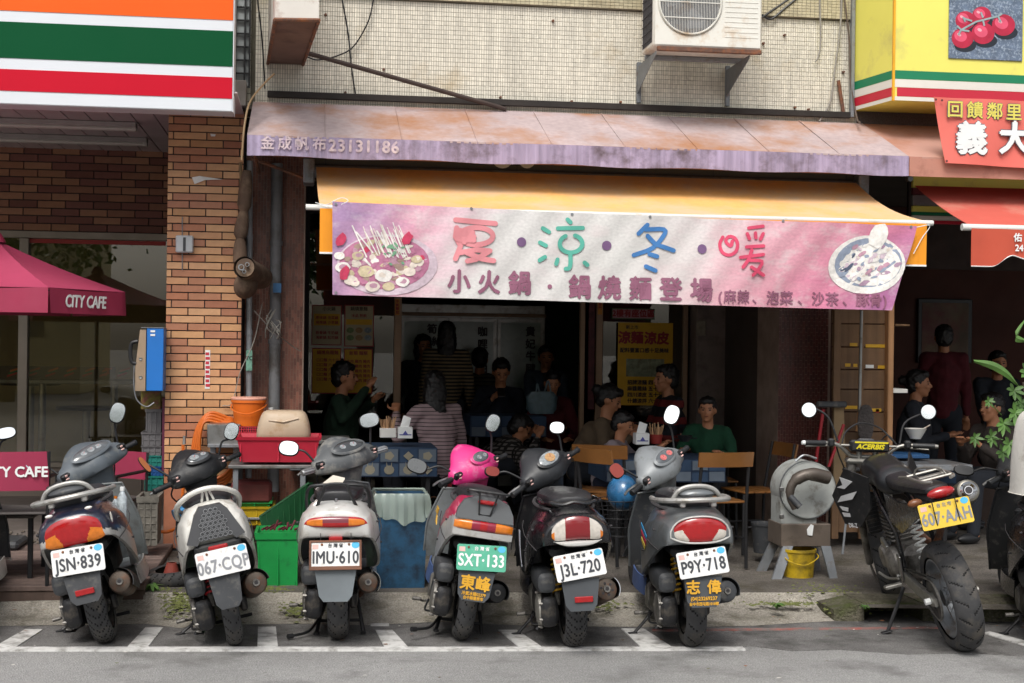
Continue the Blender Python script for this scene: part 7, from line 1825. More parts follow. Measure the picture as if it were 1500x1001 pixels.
p = PY(396, 640, TY+.7); b = MB(); b.lathe([(.001, 0), (.05, 0), (.055, .02), (.055, .11), (.03, .15), (.018, .16), (.018, .19), (.001, .19)], p+Vector((0, 0, .02)), 'z', 18); b.build('bottle_body', m_ink_white, t, world=True)
m_hose = mat('orange_hose', '#c8641c', .45, var=.08)
t = thing('garden_hose', 'coiled orange garden hose hanging on the brick column', 'hose', PY(300, 720, F-.12))
b = MB()
for k in range(4):
 o = k*3.2;
 b.tube(rope([PY(334-o, 612+k*3, F-.06-k*.012), PY(308-o*.6, 605+k*4, F-.08-k*.012), PY(290-o*.5+k*3, 625+k*2, F-.09-k*.012), PY(282+k*3.4, 660, F-.09-k*.012), PY(286+k*3.5, 690+k, F-.09-k*.012), PY(305+k*2, 712-k*3, F-.08-k*.012), PY(334, 705-k*5, F-.07-k*.012), PY(348, 660, F-.05-k*.012), PY(342, 618+k*2, F-.05-k*.012), PY(334-o-3, 612+k*3, F-.065-k*.012)], 6), .0115, 8)
b.tube(rope([PY(268, 652, F-.1), PY(269, 700, F-.1), PY(266, 740, F-.1), PY(262, 770, F-.12), PY(246, 779, F-.2), PY(236, 779, F-.2)], 6), .0115, 8); b.build('hose_coil', m_hose, t, world=True)
p = PY(270, 651, F-.1); b = MB(); b.cyl(p, p+Vector((0, 0, .06)), .014, .01, 10); b.build('nozzle', m_steel, t, world=True)
# lower things under the table
m_yel_p = mat('yellow_plastic', '#b8981c', .45, var=.1, dirt=('#6d5a1c', .3, 8))
basket('shallow yellow plastic tray on the table shelf', 352, 743, 400, 770, TY+.06, .4, m_yel_p, name='tray')
basket('thin green tray rim on top of the yellow tray', 350, 738, 396, 743, TY+.055, .4, m_grnc, name='tray')
gb = thing('green_basket', 'big dark green plastic basket leaning on its side behind the green crate', 'basket', PY(415, 780, 9.45))
m_dgr = mat('dark_green_plastic', '#0b4421', .5, var=.12)
q = [PY(381, 757, 9.40), PY(452, 708, 9.62), PY(455, 765, 9.62), PY(440, 782, 9.40), PY(386, 776, 9.32)]
b = MB(); b.prism(q, (.03, .06, .0)); b.build('basket_side', m_dgr, gb, world=True)
b = MB(); b.tube(q+[q[0]], .009, 6); b.build('basket_rim', m_dgr, gb, world=True)
b = MB()
for i in range(9):
 a_ = q[0].lerp(q[1], i/8.5); c_ = q[4].lerp(q[3], min(1, i/7)); b.tube([a_+Vector((0, -.006, 0)), c_+Vector((0, -.006, 0))], .003, 4)
o = b.build('basket_ribs', m_dgr, gb, world=True); o['kind'] = 'stuff'
gc = basket('bright green plastic crate on the concrete next to the pearl scooter', 374, 781, 440, 860, 8.98, .34, m_grnc, taper=.10)
b = MB(); pz = PY(407, 783, 9.05).z
for k in range(9): b.tube([PY(384+k*6, 776, 9.05+.02*k), PY(392+k*5+(k % 3)*5, 772-(k % 4)*3, 9.25)], .007, 6)
tag(b.build('kitchen_tools', mat('maroon_tools', '#5d2630', .5, var=.3)), 'dark red tools and steel tongs lying in the green crate', 'tools')
b = MB(); pxbox(b, 338, 706, 398, 738, TY+.2, .2, .02); tag(b.build('red_hose_pile', mat('dull_red', '#6d2c2a', .6, var=.3, vs=8)), 'dull red bundle lying on the shelf under the steel table', 'bundle')
# second steel unit right of the crate
s2 = thing('steel_cabinet', 'stainless steel counter with lid beside the red crate', 'counter', PY(462, 700, F+.15));
b = MB(); pxbox(b, 420, 645, 514, 651, F-.05, .5, .004); b.build('counter_top', m_steel, s2, world=True)
b = MB(); pxbox(b, 424, 652, 508, 690, F-.02, .44, .006); b.build('counter_body', m_galv, s2, world=True)
b = MB(); b.cyl(PY(487, 640, F+.1), PY(487, 645, F+.1), .02, n=12); b.build('knob', m_steel, s2, world=True)
# ---- rubbish bin with bag
bn = thing('rubbish_bin', 'big dark blue square rubbish bin lined with a clear plastic bag', 'bin', PY(586, 868, 8.85))
BYY = 8.85; X0, X1 = PY(549, 800, BYY).x, PY(626, 800, BYY).x; z0, z1 = PY(586, 869, BYY).z, PY(586, 728, BYY).z
m_bin = mat('blue_bin', '#1d4a68', .55, var=.15, vs=6, dirt=('#101e2c', .55, 7))
b = MB(); b.loft([[(X0+.015, BYY+.015, z0), (X1-.015, BYY+.015, z0), (X1-.015, BYY+.33, z0), (X0+.015, BYY+.33, z0)], [(X0, BYY, z1), (X1, BYY, z1), (X1, BYY+.35, z1), (X0, BYY+.35, z1)], [(X0+.01, BYY+.01, z1), (X1-.01, BYY+.01, z1), (X1-.01, BYY+.34, z1), (X0+.01, BYY+.34, z1)], [(X0+.02, BYY+.02, z0+.02), (X1-.02, BYY+.02, z0+.02), (X1-.02, BYY+.32, z0+.02), (X0+.02, BYY+.32, z0+.02)]]); b.build('bin_body', m_bin, bn, world=True, smooth=0)
m_bag = bpy.data.materials.new('clear_bag'); m_bag.use_nodes = True
_n = m_bag.node_tree; _b = _n.nodes['Principled BSDF']; _b.inputs['Base Color'].default_value = (*S('#a5b3a8'), 1); _b.inputs['Roughness'].default_value = .25; _b.inputs['Alpha'].default_value = .62
b = MB(); n_ = 90
def per(t, o):
 t = (t % 1)*4; s_ = t % 1; x0_, x1_, y0_, y1_ = X0-o, X1+o, BYY-o, BYY+.35+o
 return [(x0_+(x1_-x0_)*s_, y0_), (x1_, y0_+(y1_-y0_)*s_), (x1_-(x1_-x0_)*s_, y1_), (x0_, y1_-(y1_-y0_)*s_)][int(t) % 4]
rings = []
for (z, o, am) in ((z1+.012, -.012, .003), (z1+.02, .0, .004), (z1+.005, .008, .004), (z1-.05, .012, .006), (z1-.10, .012, .008), (z1-.15, .016, .010)):
 ring = []
 for k in range(n_):
  x, y = per(k/n_, o+am*math.sin(k*1.7)+am*.6*math.sin(k*.6+z*40)); ring.append((x, y, z+(.02*math.sin(k*.35)+.012*math.sin(k*.9) if z < z1-.14 else 0)))
 rings.append(ring)
b.loft(rings, True, False); b.build('bin_bag', m_bag, bn, world=True, fix=False)
# ---- blue cloth tables
m_cb = mat('cloth_blue', '#2c425c', .75, var=.12, vs=8); m_cl = mat('cloth_light', '#5b6672', .75, var=.1, vs=8); m_cc = mat('cloth_cream', '#8c8674', .75, var=.1); m_cdk = mat('cloth_navy', '#1e2c44', .75)
def cloth_table(label, clabel, x0, x1, ytop, ybot, Y, dy, rows, seed, pats):
 X0, X1 = PY(x0, ytop, Y).x, PY(x1, ytop, Y).x; xm = (x0+x1)/2; z1 = PY(xm, ytop, Y).z; z0 = PY(xm, ybot, Y).z
 t = thing('dining_table', label, 'table', ((X0+X1)/2, Y+dy/2, FZ))
 b = MB(); b.box(X0+.02, X1-.02, Y+.02, Y+dy-.02, z1-.03, z1-.006, .004); b.build('tabletop', m_chairwood, t, world=True)
 for x in (X0+.06, X1-.06):
  for y in (Y+.06, Y+dy-.06): b = MB(); b.box(x-.018, x+.018, y-.018, y+.018, FZ, z1-.031, .003); b.build('leg', m_black, t, world=True)
 cl_ = thing('tablecloth', clabel, 'tablecloth', ((X0+X1)/2, Y, z0))
 b = MB(); b.box(X0, X1, Y, Y+dy, z1-.004, z1, .002)
 b.sheet(lambda u, v: (X0+(X1-X0)*u, Y-.006*math.sin(u*17)*(1-v)-.004, z0+(z1-z0)*v), 40, 4, (0, .003, 0))
 b.sheet(lambda u, v: (X1+.006*math.sin(u*15)*(1-v)+.004, Y+dy*u, z0+(z1-z0)*v), 20, 4, (-.003, 0, 0))
 b.sheet(lambda u, v: (X0-.004, Y+dy*u, z0+(z1-z0)*v), 20, 4, (.003, 0, 0)); b.build('cloth', m_cb, cl_, world=True)
 nx = max(4, int((X1-X0)/.125)); w = (X1-X0)/nx; hh = (z1-z0)/rows; rs = random.Random(seed)
 b = MB(); b2 = MB(); b3 = MB()
 for i in range(nx):
  for j in range(rows):
   xx, zz = X0+i*w, z0+j*hh; y = Y-.014
   if (i+j) % 2 == 0: b.box(xx+.006, xx+w-.006, y, y+.001, zz+.006, zz+hh-.006)
   if pats:
    k = rs.choice([0, 1, 2]); cx_, cz_ = xx+w/2, zz+hh/2
    n_ = [10, 5, 4][k]; pts = [(cx_+w*.27*math.cos(a*2*PI/n_), y-.0012, cz_-.003+w*.24*math.sin(a*2*PI/n_)) for a in range(n_)]; b2.add(pts, [tuple(range(n_))])
    if k == 0:
     for s_ in (-1, 1): b2.add([(cx_+s_*w*.1-.006, y-.0016, cz_+w*.1), (cx_+s_*w*.1+.006, y-.0016, cz_+w*.1), (cx_+s_*w*.14, y-.0016, cz_+w*.42)], [(0, 1, 2)])
  b3.box(X0+i*w-.002, X0+i*w+.002, Y-.0155, Y-.0135, z0, z1)
 for j in range(rows): b3.box(X0, X1, Y-.0155, Y-.0135, z0+j*hh-.002, z0+j*hh+.002)
 o = b.build('cloth_squares', m_cl, cl_, world=True, smooth=0); o['kind'] = 'stuff'
 if pats: o = b2.build('printed_motifs', m_cc, cl_, world=True, smooth=0, fix=False); o['kind'] = 'stuff'
 o = b3.build('check_lines', m_cdk, cl_, world=True, smooth=0); o['kind'] = 'stuff'
 return z1
t1z = cloth_table('dining table under a blue patterned cloth left of the doorway', 'blue checked tablecloth with small cream motifs on the left table', 528, 640, 657, 698, F-.05, .6, 2, 2, True)
t2z = cloth_table('dining table under a blue and white checked cloth behind the grey scooter', 'blue and white checked tablecloth on the table where the children sit', 888, 1062, 674, 706, F-.35, .65, 2, 4, False)
t3z = cloth_table('dining table under a dark cloth inside the noodle shop', 'dark checked tablecloth deeper inside behind the checked shirt', 690, 800, 610, 640, F+2.0, .6, 2, 6, False)
t4z = cloth_table('dining table at the right restaurant entrance behind the motorcycle', 'plain bluish tablecloth on the table of the right restaurant', 1290, 1400, 690, 708, F-.2, .6, 1, 8, False)
def chopsticks(label, cx_, ybase, Y, cup_m, w=.05, n=26, hcup=.08, seed=1, square=True):
 p = PY(cx_, ybase, Y); t = thing('chopstick_holder', label, 'container', p)
 b = MB()
 if square: b.box(p.x-w, p.x+w, p.y-w*.6, p.y+w*.6, p.z, p.z+hcup, .004)
 else: b.lathe([(.001, p.z), (w*.8, p.z), (w, p.z+hcup), (w*.9, p.z+hcup), (.001, p.z+.01)], (p.x, p.y, 0), 'z', 20)
 b.build('cup', cup_m, t, world=True)
 rs = random.Random(seed); b = MB()
 for k in range(n):
  a = rs.uniform(-.8, .8)*w; b.tube([(p.x+a*.7, p.y+rs.uniform(-.4, .4)*w, p.z+.01), (p.x+a*1.25+rs.uniform(-.01, .01), p.y+rs.uniform(-.5, .5)*w, p.z+hcup+rs.uniform(.04, .09))], .0035, 5)
 o = b.build('chopsticks', mat('chopstick_wood', '#b08c68', .6, rnd=.3), t, world=True); o['kind'] = 'stuff'
def tissue(label, cx_, ybase, Y, w=.055):
 p = PY(cx_, ybase, Y); t = thing('tissue_box', label, 'tissue box', p)
 b = MB(); b.box(p.x-w, p.x+w, p.y-w, p.y+w, p.z, p.z+.085, .004); b.build('box_body', m_ink_white, t, world=True)
 b = MB(); b.box(p.x-w*.8, p.x+w*.8, p.y-w-.002, p.y-w-.0005, p.z+.025, p.z+.032); b.prism([(p.x-.02, p.y-w-.003, p.z+.03), (p.x, p.y-w-.003, p.z+.06), (p.x+.02, p.y-w-.003, p.z+.03)], (0, .001, 0)); b.build('printed_mark', mat('blue_red_print', '#4a4f9c', .5), t, world=True)
 b = MB(); b.prism([(p.x-.035, p.y, p.z+.085), (p.x+.03, p.y, p.z+.085), (p.x+.045, p.y-.01, p.z+.15), (p.x-.01, p.y+.01, p.z+.17)], (0, .006, 0)); b.build('tissue', m_ink_white, t, world=True)
chopsticks('white basket of wrapped chopsticks on the left blue table', 568, 641, F+.1, m_white_enamel, .06, 30, .07, 1)
tissue('white tissue box on the left blue table beside the chopsticks', 593, 642, F+.1)
tissue('white tissue box with blue print on the children\'s table', 939, 651, F-.1, .052)
chopsticks('red cup of chopsticks on the children\'s table', 961, 650, F-.05, mat('red_cup', '#8c2a24', .5), .05, 26, .07, 3, False)
p = PY(1003, 648, F-.15); b = MB(); b.tube([PY(985, 643, F-.15), PY(1021, 642, F-.12)], .004, 5); b.lathe([(.001, -.045), (.03, -.045), (.06, .0), (.055, 0), (.001, -.035)], p+Vector((-.0, 0, .05)), 'z', 20); tag(b.build('noodle_bowl', m_bkplastic), 'black bowl with chopsticks across it on the children\'s table', 'bowl')
t = thing('soup_bowl', 'white bowl with spoon stacked on the counter behind the motorcycle', 'bowl', PY(1341, 645, F-.1)); p = PY(1341, 643, F-.05)
b = MB(); b.lathe([(.001, 0), (.04, 0), (.085, .08), (.08, .08), (.001, .01)], p, 'z', 24); b.build('bowl', m_white_enamel, t, world=True)
b = MB(); b.tube([p+Vector((.02, -.02, .06)), p+Vector((.1, -.04, .11))], .005, 6); b.build('spoon', m_white_enamel, t, world=True)
b = MB(); a = PY(1340, 672, F-.2); b.box(a.x-.22, a.x+.12, a.y, a.y+.3, a.z, a.z+.03, .005); tag(b.build('blue_tray', mat('tray_blue', '#24507c', .5)), 'blue tray under the bowls behind the motorcycle', 'tray')
b = MB(); a = PY(1350, 690, F-.5); b.box(PY(1275, 690, F-.5).x, PY(1425, 690, F-.5).x, a.y, a.y+.5, a.z, a.z+.045, .004); tag(b.build('steel_counter', m_galv), 'grey steel counter top behind the motorcycle seat rack', 'counter')
# ---- wooden chairs
def make_chair(label, px_, py_, Y, face, sc=1.0):
 p = PY(px_, py_, Y); p.z = FZ
 t = thing('chair', label, 'chair', p, R(face), group='wooden and black metal chairs at the shop')
 for sx in (-1, 1):
  b = MB(); b.tube([(sx*.19, -.17, 0), (sx*.18, -.18, .44), (sx*.17, -.24, .80)], .012, 8); b.build('leg', m_black, t)
  b = MB(); b.tube([(sx*.18, .18, 0), (sx*.17, .17, .44)], .012, 8); b.build('leg', m_black, t)
 for k in range(4): b = MB(); b.box(-.19, .19, -.17+k*.09, -.09+k*.09, .445, .46, .004); b.build('slat', m_chairwood, t)
 b = MB(); b.sheet(lambda u, v: (-.20+.40*u, -.235-.02*v-.025*math.sin(PI*u), .70+.10*v), 10, 2, (0, .014, 0)); b.build('backrest', m_chairwood, t)
 b = MB(); b.tube([(-.185, -.18, .2), (-.175, .17, .2)], .007, 6); b.build('stretcher', m_black, t)
 b = MB(); b.tube([(.185, -.18, .2), (.175, .17, .2)], .007, 6); b.build('stretcher', m_black, t)
 return t
def cp(x, y, Y, f, lab): make_chair(lab, x, y, Y, f)
cp(1042, 700, F-.95, 8, 'wooden chair with curved back facing the checked table behind the grey scooter')
cp(1105, 690, F-.3, 100, 'wooden chair turned sideways in the doorway right of the table')
cp(885, 700, F-.3, -20, 'wooden chair under the woman in the beige coat')
cp(905, 720, F-.75, -60, 'wooden chair under the child in the white hooded top')
cp(1040, 700, F+.5, 175, 'chair of the boy in the green sweater behind the table')
m_rc = mat('red_stool', '#8c1c24', .45)
t = thing('stool', 'red plastic stool behind the striped shirt woman', 'stool', PY(688, 700, F+.1)); p = PY(680, 690, F+.4); p.z = FZ
b = MB(); b.box(p.x-.15, p.x+.15, p.y-.15, p.y+.15, .56, .60, .02); b.build('seat', m_rc, t, world=True)
for sx in (-1, 1):
 for sy in (-1, 1): b = MB(); b.tube([(p.x+sx*.12, p.y+sy*.12, .56), (p.x+sx*.16, p.y+sy*.16, FZ)], .018, 6); b.build('leg', m_rc, t, world=True)
# ---- steel chute machine on legs and yellow bucket
MY = 9.05
mc_ = thing('duct_machine', 'old grey steel machine with round drum, curved duct and splayed legs', 'machine', PY(1178, 856, MY))
m_pm = mat('pale_metal', '#b5b8b4', .5, metal=.3, var=.12, vs=6, dirt=('#6b6256', .35, 7))
cc = PY(1184, 718, MY+.08); r_ = 42*mpp(cc)
b = MB(); b.cyl(cc, cc+Vector((0, .22, 0)), r_, n=40); b.build('drum', m_pm, mc_, world=True)
b = MB(); b.lathe([(r_*1.02, -.004), (r_*1.02, .02), (r_*.97, .02), (r_*.97, -.004)], cc, 'y', 40); b.build('drum_rim', m_galv, mc_, world=True)
b = MB(); pxbox(b, 1144, 768, 1217, 801, MY+.06, .28, .004); b.build('body', mat('brown_grey_metal', '#6d6258', .55, metal=.3, var=.15, dirt=('#4d443b', .3, 8)), mc_, world=True)
b = MB(); pxbox(b, 1143, 715, 1197, 768, MY+.10, .2, .004); b.build('upper_case', m_pm, mc_, world=True)
for (x0, x1) in (((1147, 1162), (1130, 1143)), ((1203, 1217), (1217, 1229))):
 b = MB(); a, c = PY(x0[0], 800, MY+.06), PY(x0[1], 800, MY+.06); e, f = PY(x1[1], 855, MY-.02), PY(x1[0], 852, MY-.02)
 b.prism([a, c, e, f], (0, .02, 0)); b.build('leg', m_galv, mc_, world=True)
 b = MB(); b.prism([a+Vector((0, .25, 0)), c+Vector((0, .25, 0)), e+Vector((0, .33, 0)), f+Vector((0, .33, 0))], (0, .02, 0)); b.build('leg', m_galv, mc_, world=True)
b = MB(); b.tube(rope([PY(1165, 745, MY-.05), PY(1157, 726, MY-.05), PY(1163, 706, MY-.06), PY(1185, 695, MY-.07), PY(1213, 700, MY-.05)], 5), [.025]*6+[.03]*5+[.04]*5+[.045]*5, 12); b.build('curved_duct', mat('dark_duct', '#5b534c', .45, metal=.4, dirt=('#8b857a', .3, 9)), mc_, world=True)
b = MB(); b.tube([PY(1157, 727, MY-.06), PY(1172, 743, MY-.09)], .022, 12); b.build('duct_mouth', m_dkplastic, mc_, world=True)
b = MB(); b.tube(rope([PY(1165, 676, MY+.1), PY(1178, 667, MY+.1), PY(1196, 672, MY+.1)], 5), .008, 6); b.build('handle', m_galv, mc_, world=True)
for y in (717, 757): b = MB(); p = PY(1145, y, MY+.05); b.cbox(p, (.03, .02, .03), .004); b.build('latch', m_steel, mc_, world=True)
b = MB(); b.prism([PY(1182, 776, MY+.05), PY(1188, 768, MY+.05), PY(1192, 770, MY+.05), PY(1190, 785, MY+.05), PY(1183, 784, MY+.05)], (0, .004, 0)); b.build('torn_label', m_ink_white, mc_, world=True)
bucket('dirty yellow bucket standing under the grey steel machine', 1178, 807, 858, 50, MY-.02, mat('yellow_bucket', '#c4a41c', .5, var=.1, vs=8, dirt=('#6b5c24', .55, 9)))
bucket('dark grey bin beside the steel machine in the shade', 1125, 768, 812, 38, MY+.6, m_dkplastic, False, None, .8, 'bin')
# ---- brooms and mops
def stick(label, name, pts, m, r_=.012, head=None, cat='broom'):
 t = thing(name, label, cat, pts[-1]); b = MB(); b.tube(pts, r_, 8); b.build('handle', m, t, world=True)
 if head: head(t)
 return t
m_rh = mat('red_handle', '#a01c28', .4)
RY2 = F-.25
stick('red handled floor squeegee standing upside down by the mosaic pillar', 'squeegee', [PY(1206, 600, RY2), PY(1192, 700, RY2), PY(1180, 800, RY2)], m_rh, .013, lambda t: (MB().box(PY(1196, 594, RY2).x, PY(1240, 594, RY2).x, RY2-.02, RY2+.02, PY(1215, 597, RY2).z, PY(1215, 588, RY2).z, .01)).build('squeegee_head', m_dkplastic, t, world=True))
stick('short red broom handle slanting behind the steel machine', 'broom', [PY(1236, 622, RY2-.1), PY(1214, 684, RY2-.1)], m_rh, .012)
stick('long steel pole leaning in front of the wooden shelf', 'mop', [PY(1262, 455, RY2), PY(1259, 604, RY2)], m_steel, .012, lambda t: (MB().cyl(PY(1259, 604, RY2), PY(1257, 632, RY2), .016, .022)).build('socket', m_wood, t, world=True), 'mop')
b = MB(); b.ell(PY(1268, 620, RY2-.02), (.065, .02, .14), 14, 10, e=.8); tag(b.build('mop_pad', mat('mop_grey', '#4f4a48', .95, bump=.2, bs=60, var=.3)), 'grey knitted mop head hanging in front of the wooden shelf', 'mop')
stick('thin grey pole standing right of the steel machine', 'pole', [PY(1247, 690, F-.7), PY(1234, 812, F-.75)], m_galv, .009, lambda t: (MB().cbox(PY(1247, 688, F-.7), (.13, .04, .03), .01)).build('pole_head', m_bkplastic, t, world=True), 'pole')
b = MB(); b.prism([PY(1222, 595, RY2+.05), PY(1236, 592, RY2+.05), PY(1240, 720, RY2+.05), PY(1221, 720, RY2+.05)], (0, .02, 0)); tag(b.build('cardboard_strip', mat('cardboard', '#8c7658', .85, var=.15)), 'torn upright cardboard strip behind the steel machine', 'cardboard')
# ---- wooden shelf screen
ws = thing('wooden_shelf', 'pine plank screen with striped tape between the two restaurants', 'shelf', PY(1262, 780, F-.1)); SYY = F-.08
m_plank = mat('pine_plank', '#71553b', .65, var=.2, vs=4, bump=.04, bs=50, streak=.3, rnd=-.12)
ys_ = [436, 474, 508, 541, 570, 603, 632, 662, 700, 740, 780]
for i in range(len(ys_)-1):
 b = MB(); pxbox(b, 1219, ys_[i]+1.5, 1297, ys_[i+1], SYY, .018, .003); b.build('plank', m_plank, ws, world=True)
for (x0, x1, m) in ((1218, 1233, m_plank), (1258, 1267, m_plank)):
 b = MB(); pxbox(b, x0, 430, x1, 790, SYY-.03, .028, .004); b.build('post', m, ws, world=True)
b = MB(); pxbox(b, 1297, 420, 1311, 840, SYY-.07, .16, .006); b.build('post', mat('pine_post', '#ab7f58', .6, var=.12, streak=.3, vs=4), ws, world=True)
m_tp = mat('yellow_tape', '#d0a020', .5); m_tr = mat('red_tape', '#b0302c', .5)
for (x0, x1, y, m) in ((1245, 1256, 505, m_tp), (1268, 1297, 507, m_tp), (1238, 1246, 535, m_tp), (1250, 1256, 535.5, m_tp), (1268, 1280, 537, m_ink_white), (1286, 1296, 538, m_tp), (1238, 1256, 597, m_tp), (1267, 1291, 601, m_tp), (1270, 1277, 601.5, m_tr), (1283, 1288, 602, m_tr)):
 b = MB(); pxbox(b, x0, y-2.4, x1, y+2.4, SYY-.004, .003, .0); b.build('tape', m, ws, world=True)
b = MB(); pxbox(b, 1312, 475, 1333, 478, SYY, .3, .003); b.build('shelf_board', m_plank, ws, world=True)
b = MB(); pxbox(b, 1308, 570, 1330, 576, SYY-.05, .25, .003); b.build('shelf_board', m_white_enamel, ws, world=True)
# ---- plant at the right edge
pp = D(1505, 760, 8.6)
pl_ = thing('potted_plant', 'umbrella tree with glossy green leaves at the right edge', 'plant', (pp.x+.05, pp.y, FZ))
b = MB(); b.lathe([(.001, FZ), (.13, FZ), (.17, FZ+.28), (.16, FZ+.28), (.15, FZ+.25), (.001, FZ+.25)], (pp.x+.12, pp.y, 0), 'z', 24); b.build('pot', mat('terracotta', '#7a4a34', .8), pl_, world=True)
rl = random.Random(8)
trunk_top = D(1512, 640, 8.6)
b = MB(); b.tube(rope([(pp.x+.12, pp.y, FZ+.25), (pp.x+.08, pp.y, .6), trunk_top, D(1500, 560, 8.65)], 6), .012, 7); b.build('stem', m_bark, pl_, world=True)
def leaflet(b, p, d, n, L_, w):
 d = d.normalized(); s_ = d.cross(n).normalized(); n = s_.cross(d).normalized()
 prof = [(0, .08), (.25, .8), (.5, 1), (.78, .7), (1, .02)]; rows = []
 for t, ww in prof:
  c = p+d*L_*t-Vector((0, 0, 1))*L_*.18*t*t; rows += [c+s_*w*ww/2, c-n*-.002-Vector((0, 0, .0)), c-s_*w*ww/2]
  rows[-2] = c - n*w*.08
 fs = []
 for i in range(4):
  for j in (0, 1): fs.append((i*3+j, i*3+j+1, (i+1)*3+j+1, (i+1)*3+j))
 b.add(rows, fs)
for (x, y, s_) in [(1470, 620, 1), (1487, 605, 1.0), (1452, 640, .8), (1428, 642, .7), (1478, 650, 1.0), (1492, 665, 1.1), (1468, 662, .9), (1496, 590, 1), (1448, 588, .6), (1500, 628, 1.1), (1485, 572, .9), (1505, 545, 1.1), (1510, 600, 1.2), (1515, 655, 1.2), (1496, 640, 1)]:
 c = D(x, y, 8.6+rl.uniform(-.15, .12)); b = MB(); nl = 7; tilt = rl.uniform(-.3, .3)
 b.tube([c, c.lerp(trunk_top, .3)+Vector((0, 0, -.02))], .0025, 4)
 for k in range(nl):
  a = 2*PI*k/nl+rl.uniform(-.2, .2); d = Vector((math.cos(a), -.35+.5*math.sin(a*1.3)*.6, math.sin(a)*.75-.1+tilt*math.cos(a))); leaflet(b, c, d, Vector((0, -1, .5)), .075*s_*rl.uniform(.8, 1.15), .028*s_)
 b.build('leaf', m_leaf, pl_, world=True, fix=False)
for pts_ in ([(1427, 529), (1455, 536), (1476, 548), (1493, 566)], [(1502, 470), (1492, 486), (1489, 495), (1505, 500)]):
 b = MB(); P = [D(x, y, 8.55) for x, y in pts_]; Q = rope(P, 4);
 v = [];
 for i, q_ in enumerate(Q):
  t_ = i/(len(Q)-1); w = .05*math.sin(PI*min(1, max(.04, t_)))**.7+.004; v += [q_+Vector((0, .01, w*.5)), q_, q_+Vector((0, .01, -w*.5))]
 b.add(v, [(i*3+j, i*3+j+1, (i+1)*3+j+1, (i+1)*3+j) for i in range(len(Q)-1) for j in (0, 1)]); b.build('leaf', m_leaf, pl_, world=True, fix=False)
# ---- parasol on the left
UC = D(-6, 345, 10.0); URr = .885; UZ = D(177, 427, 10.0).z; UA = UC.z
um = thing('parasol', 'dark pink cafe parasol with white lettering at the left edge', 'parasol', (UC.x, UC.y, DZ))
m_um = mat('crimson_canvas', '#a83a5a', .7, var=.05, vs=3); m_um2 = mat('crimson_valance', '#962a48', .7, var=.06, vs=4)
vx = [Vector((UC.x+URr*math.cos(R(60*k)-YAW*.5), UC.y-URr*math.sin(R(60*k)-YAW*.5), UZ)) for k in range(6)]; ap = Vector((UC.x, UC.y, UA-.03))
for k in range(6):
 a_, c_ = vx[k], vx[(k+1) % 6]; b = MB()
 def cn(u, v, a_=a_, c_=c_): e = a_.lerp(c_, u); p = ap.lerp(e, v); p = p - Vector((0, 0, .05*math.sin(PI*v)*.6*math.sin(PI*u)+.02*math.sin(PI*v))); return p
 b.sheet(cn, 8, 8, (0, 0, -.003)); b.build('canopy_panel', m_um, um, world=True)
 b = MB(); out = ((a_+c_)/2-Vector((UC.x, UC.y, UZ))).normalized()
 b.sheet(lambda u, v, a_=a_, c_=c_, out=out: a_.lerp(c_, .005+.99*u)+Vector((0, 0, -.168*v-.012*math.sin(PI*u)*(1-v)))+out*(.01+.006*math.sin(u*13))*v, 16, 3, (0, .003, 0)); va = b.build('valance', m_um2, um, world=True)
 if k in (0, 3):
  cdir = (a_-c_).normalized(); c0 = (a_+c_)/2+Vector((0, 0, -.088))+out*.014; nrm = out
  TM = Matrix((cdir, Vector((0, 0, 1)), cdir.cross(Vector((0, 0, 1))))).transposed().to_4x4(); TM.translation = c0 if k else c0 - cdir*.05
  text_mb('CITY CAFE', .115, TM, .03, shear=.12, sx=.85).build('lettering', m_ink_white, va, world=True, smooth=0, fix=False)
b = MB(); b.lathe([(.07, -.02), (.05, .02), (.03, .05), (.001, .055)], ap, 'z', 16); b.build('finial', m_um2, um, world=True)
b = MB(); b.cyl((UC.x, UC.y, DZ), (UC.x, UC.y, UA-.02), .022, n=12); b.build('pole', m_steel, um, world=True)
b = MB(); b.box(UC.x-.22, UC.x+.22, UC.y-.22, UC.y+.22, DZ, DZ+.06, .02); b.build('base', m_dkplastic, um, world=True)
for k in range(6): b = MB(); b.tube([ap+Vector((0, 0, -.06)), vx[k]+Vector((0, 0, -.02))], .006, 5); b.build('rib', m_black, um, world=True)
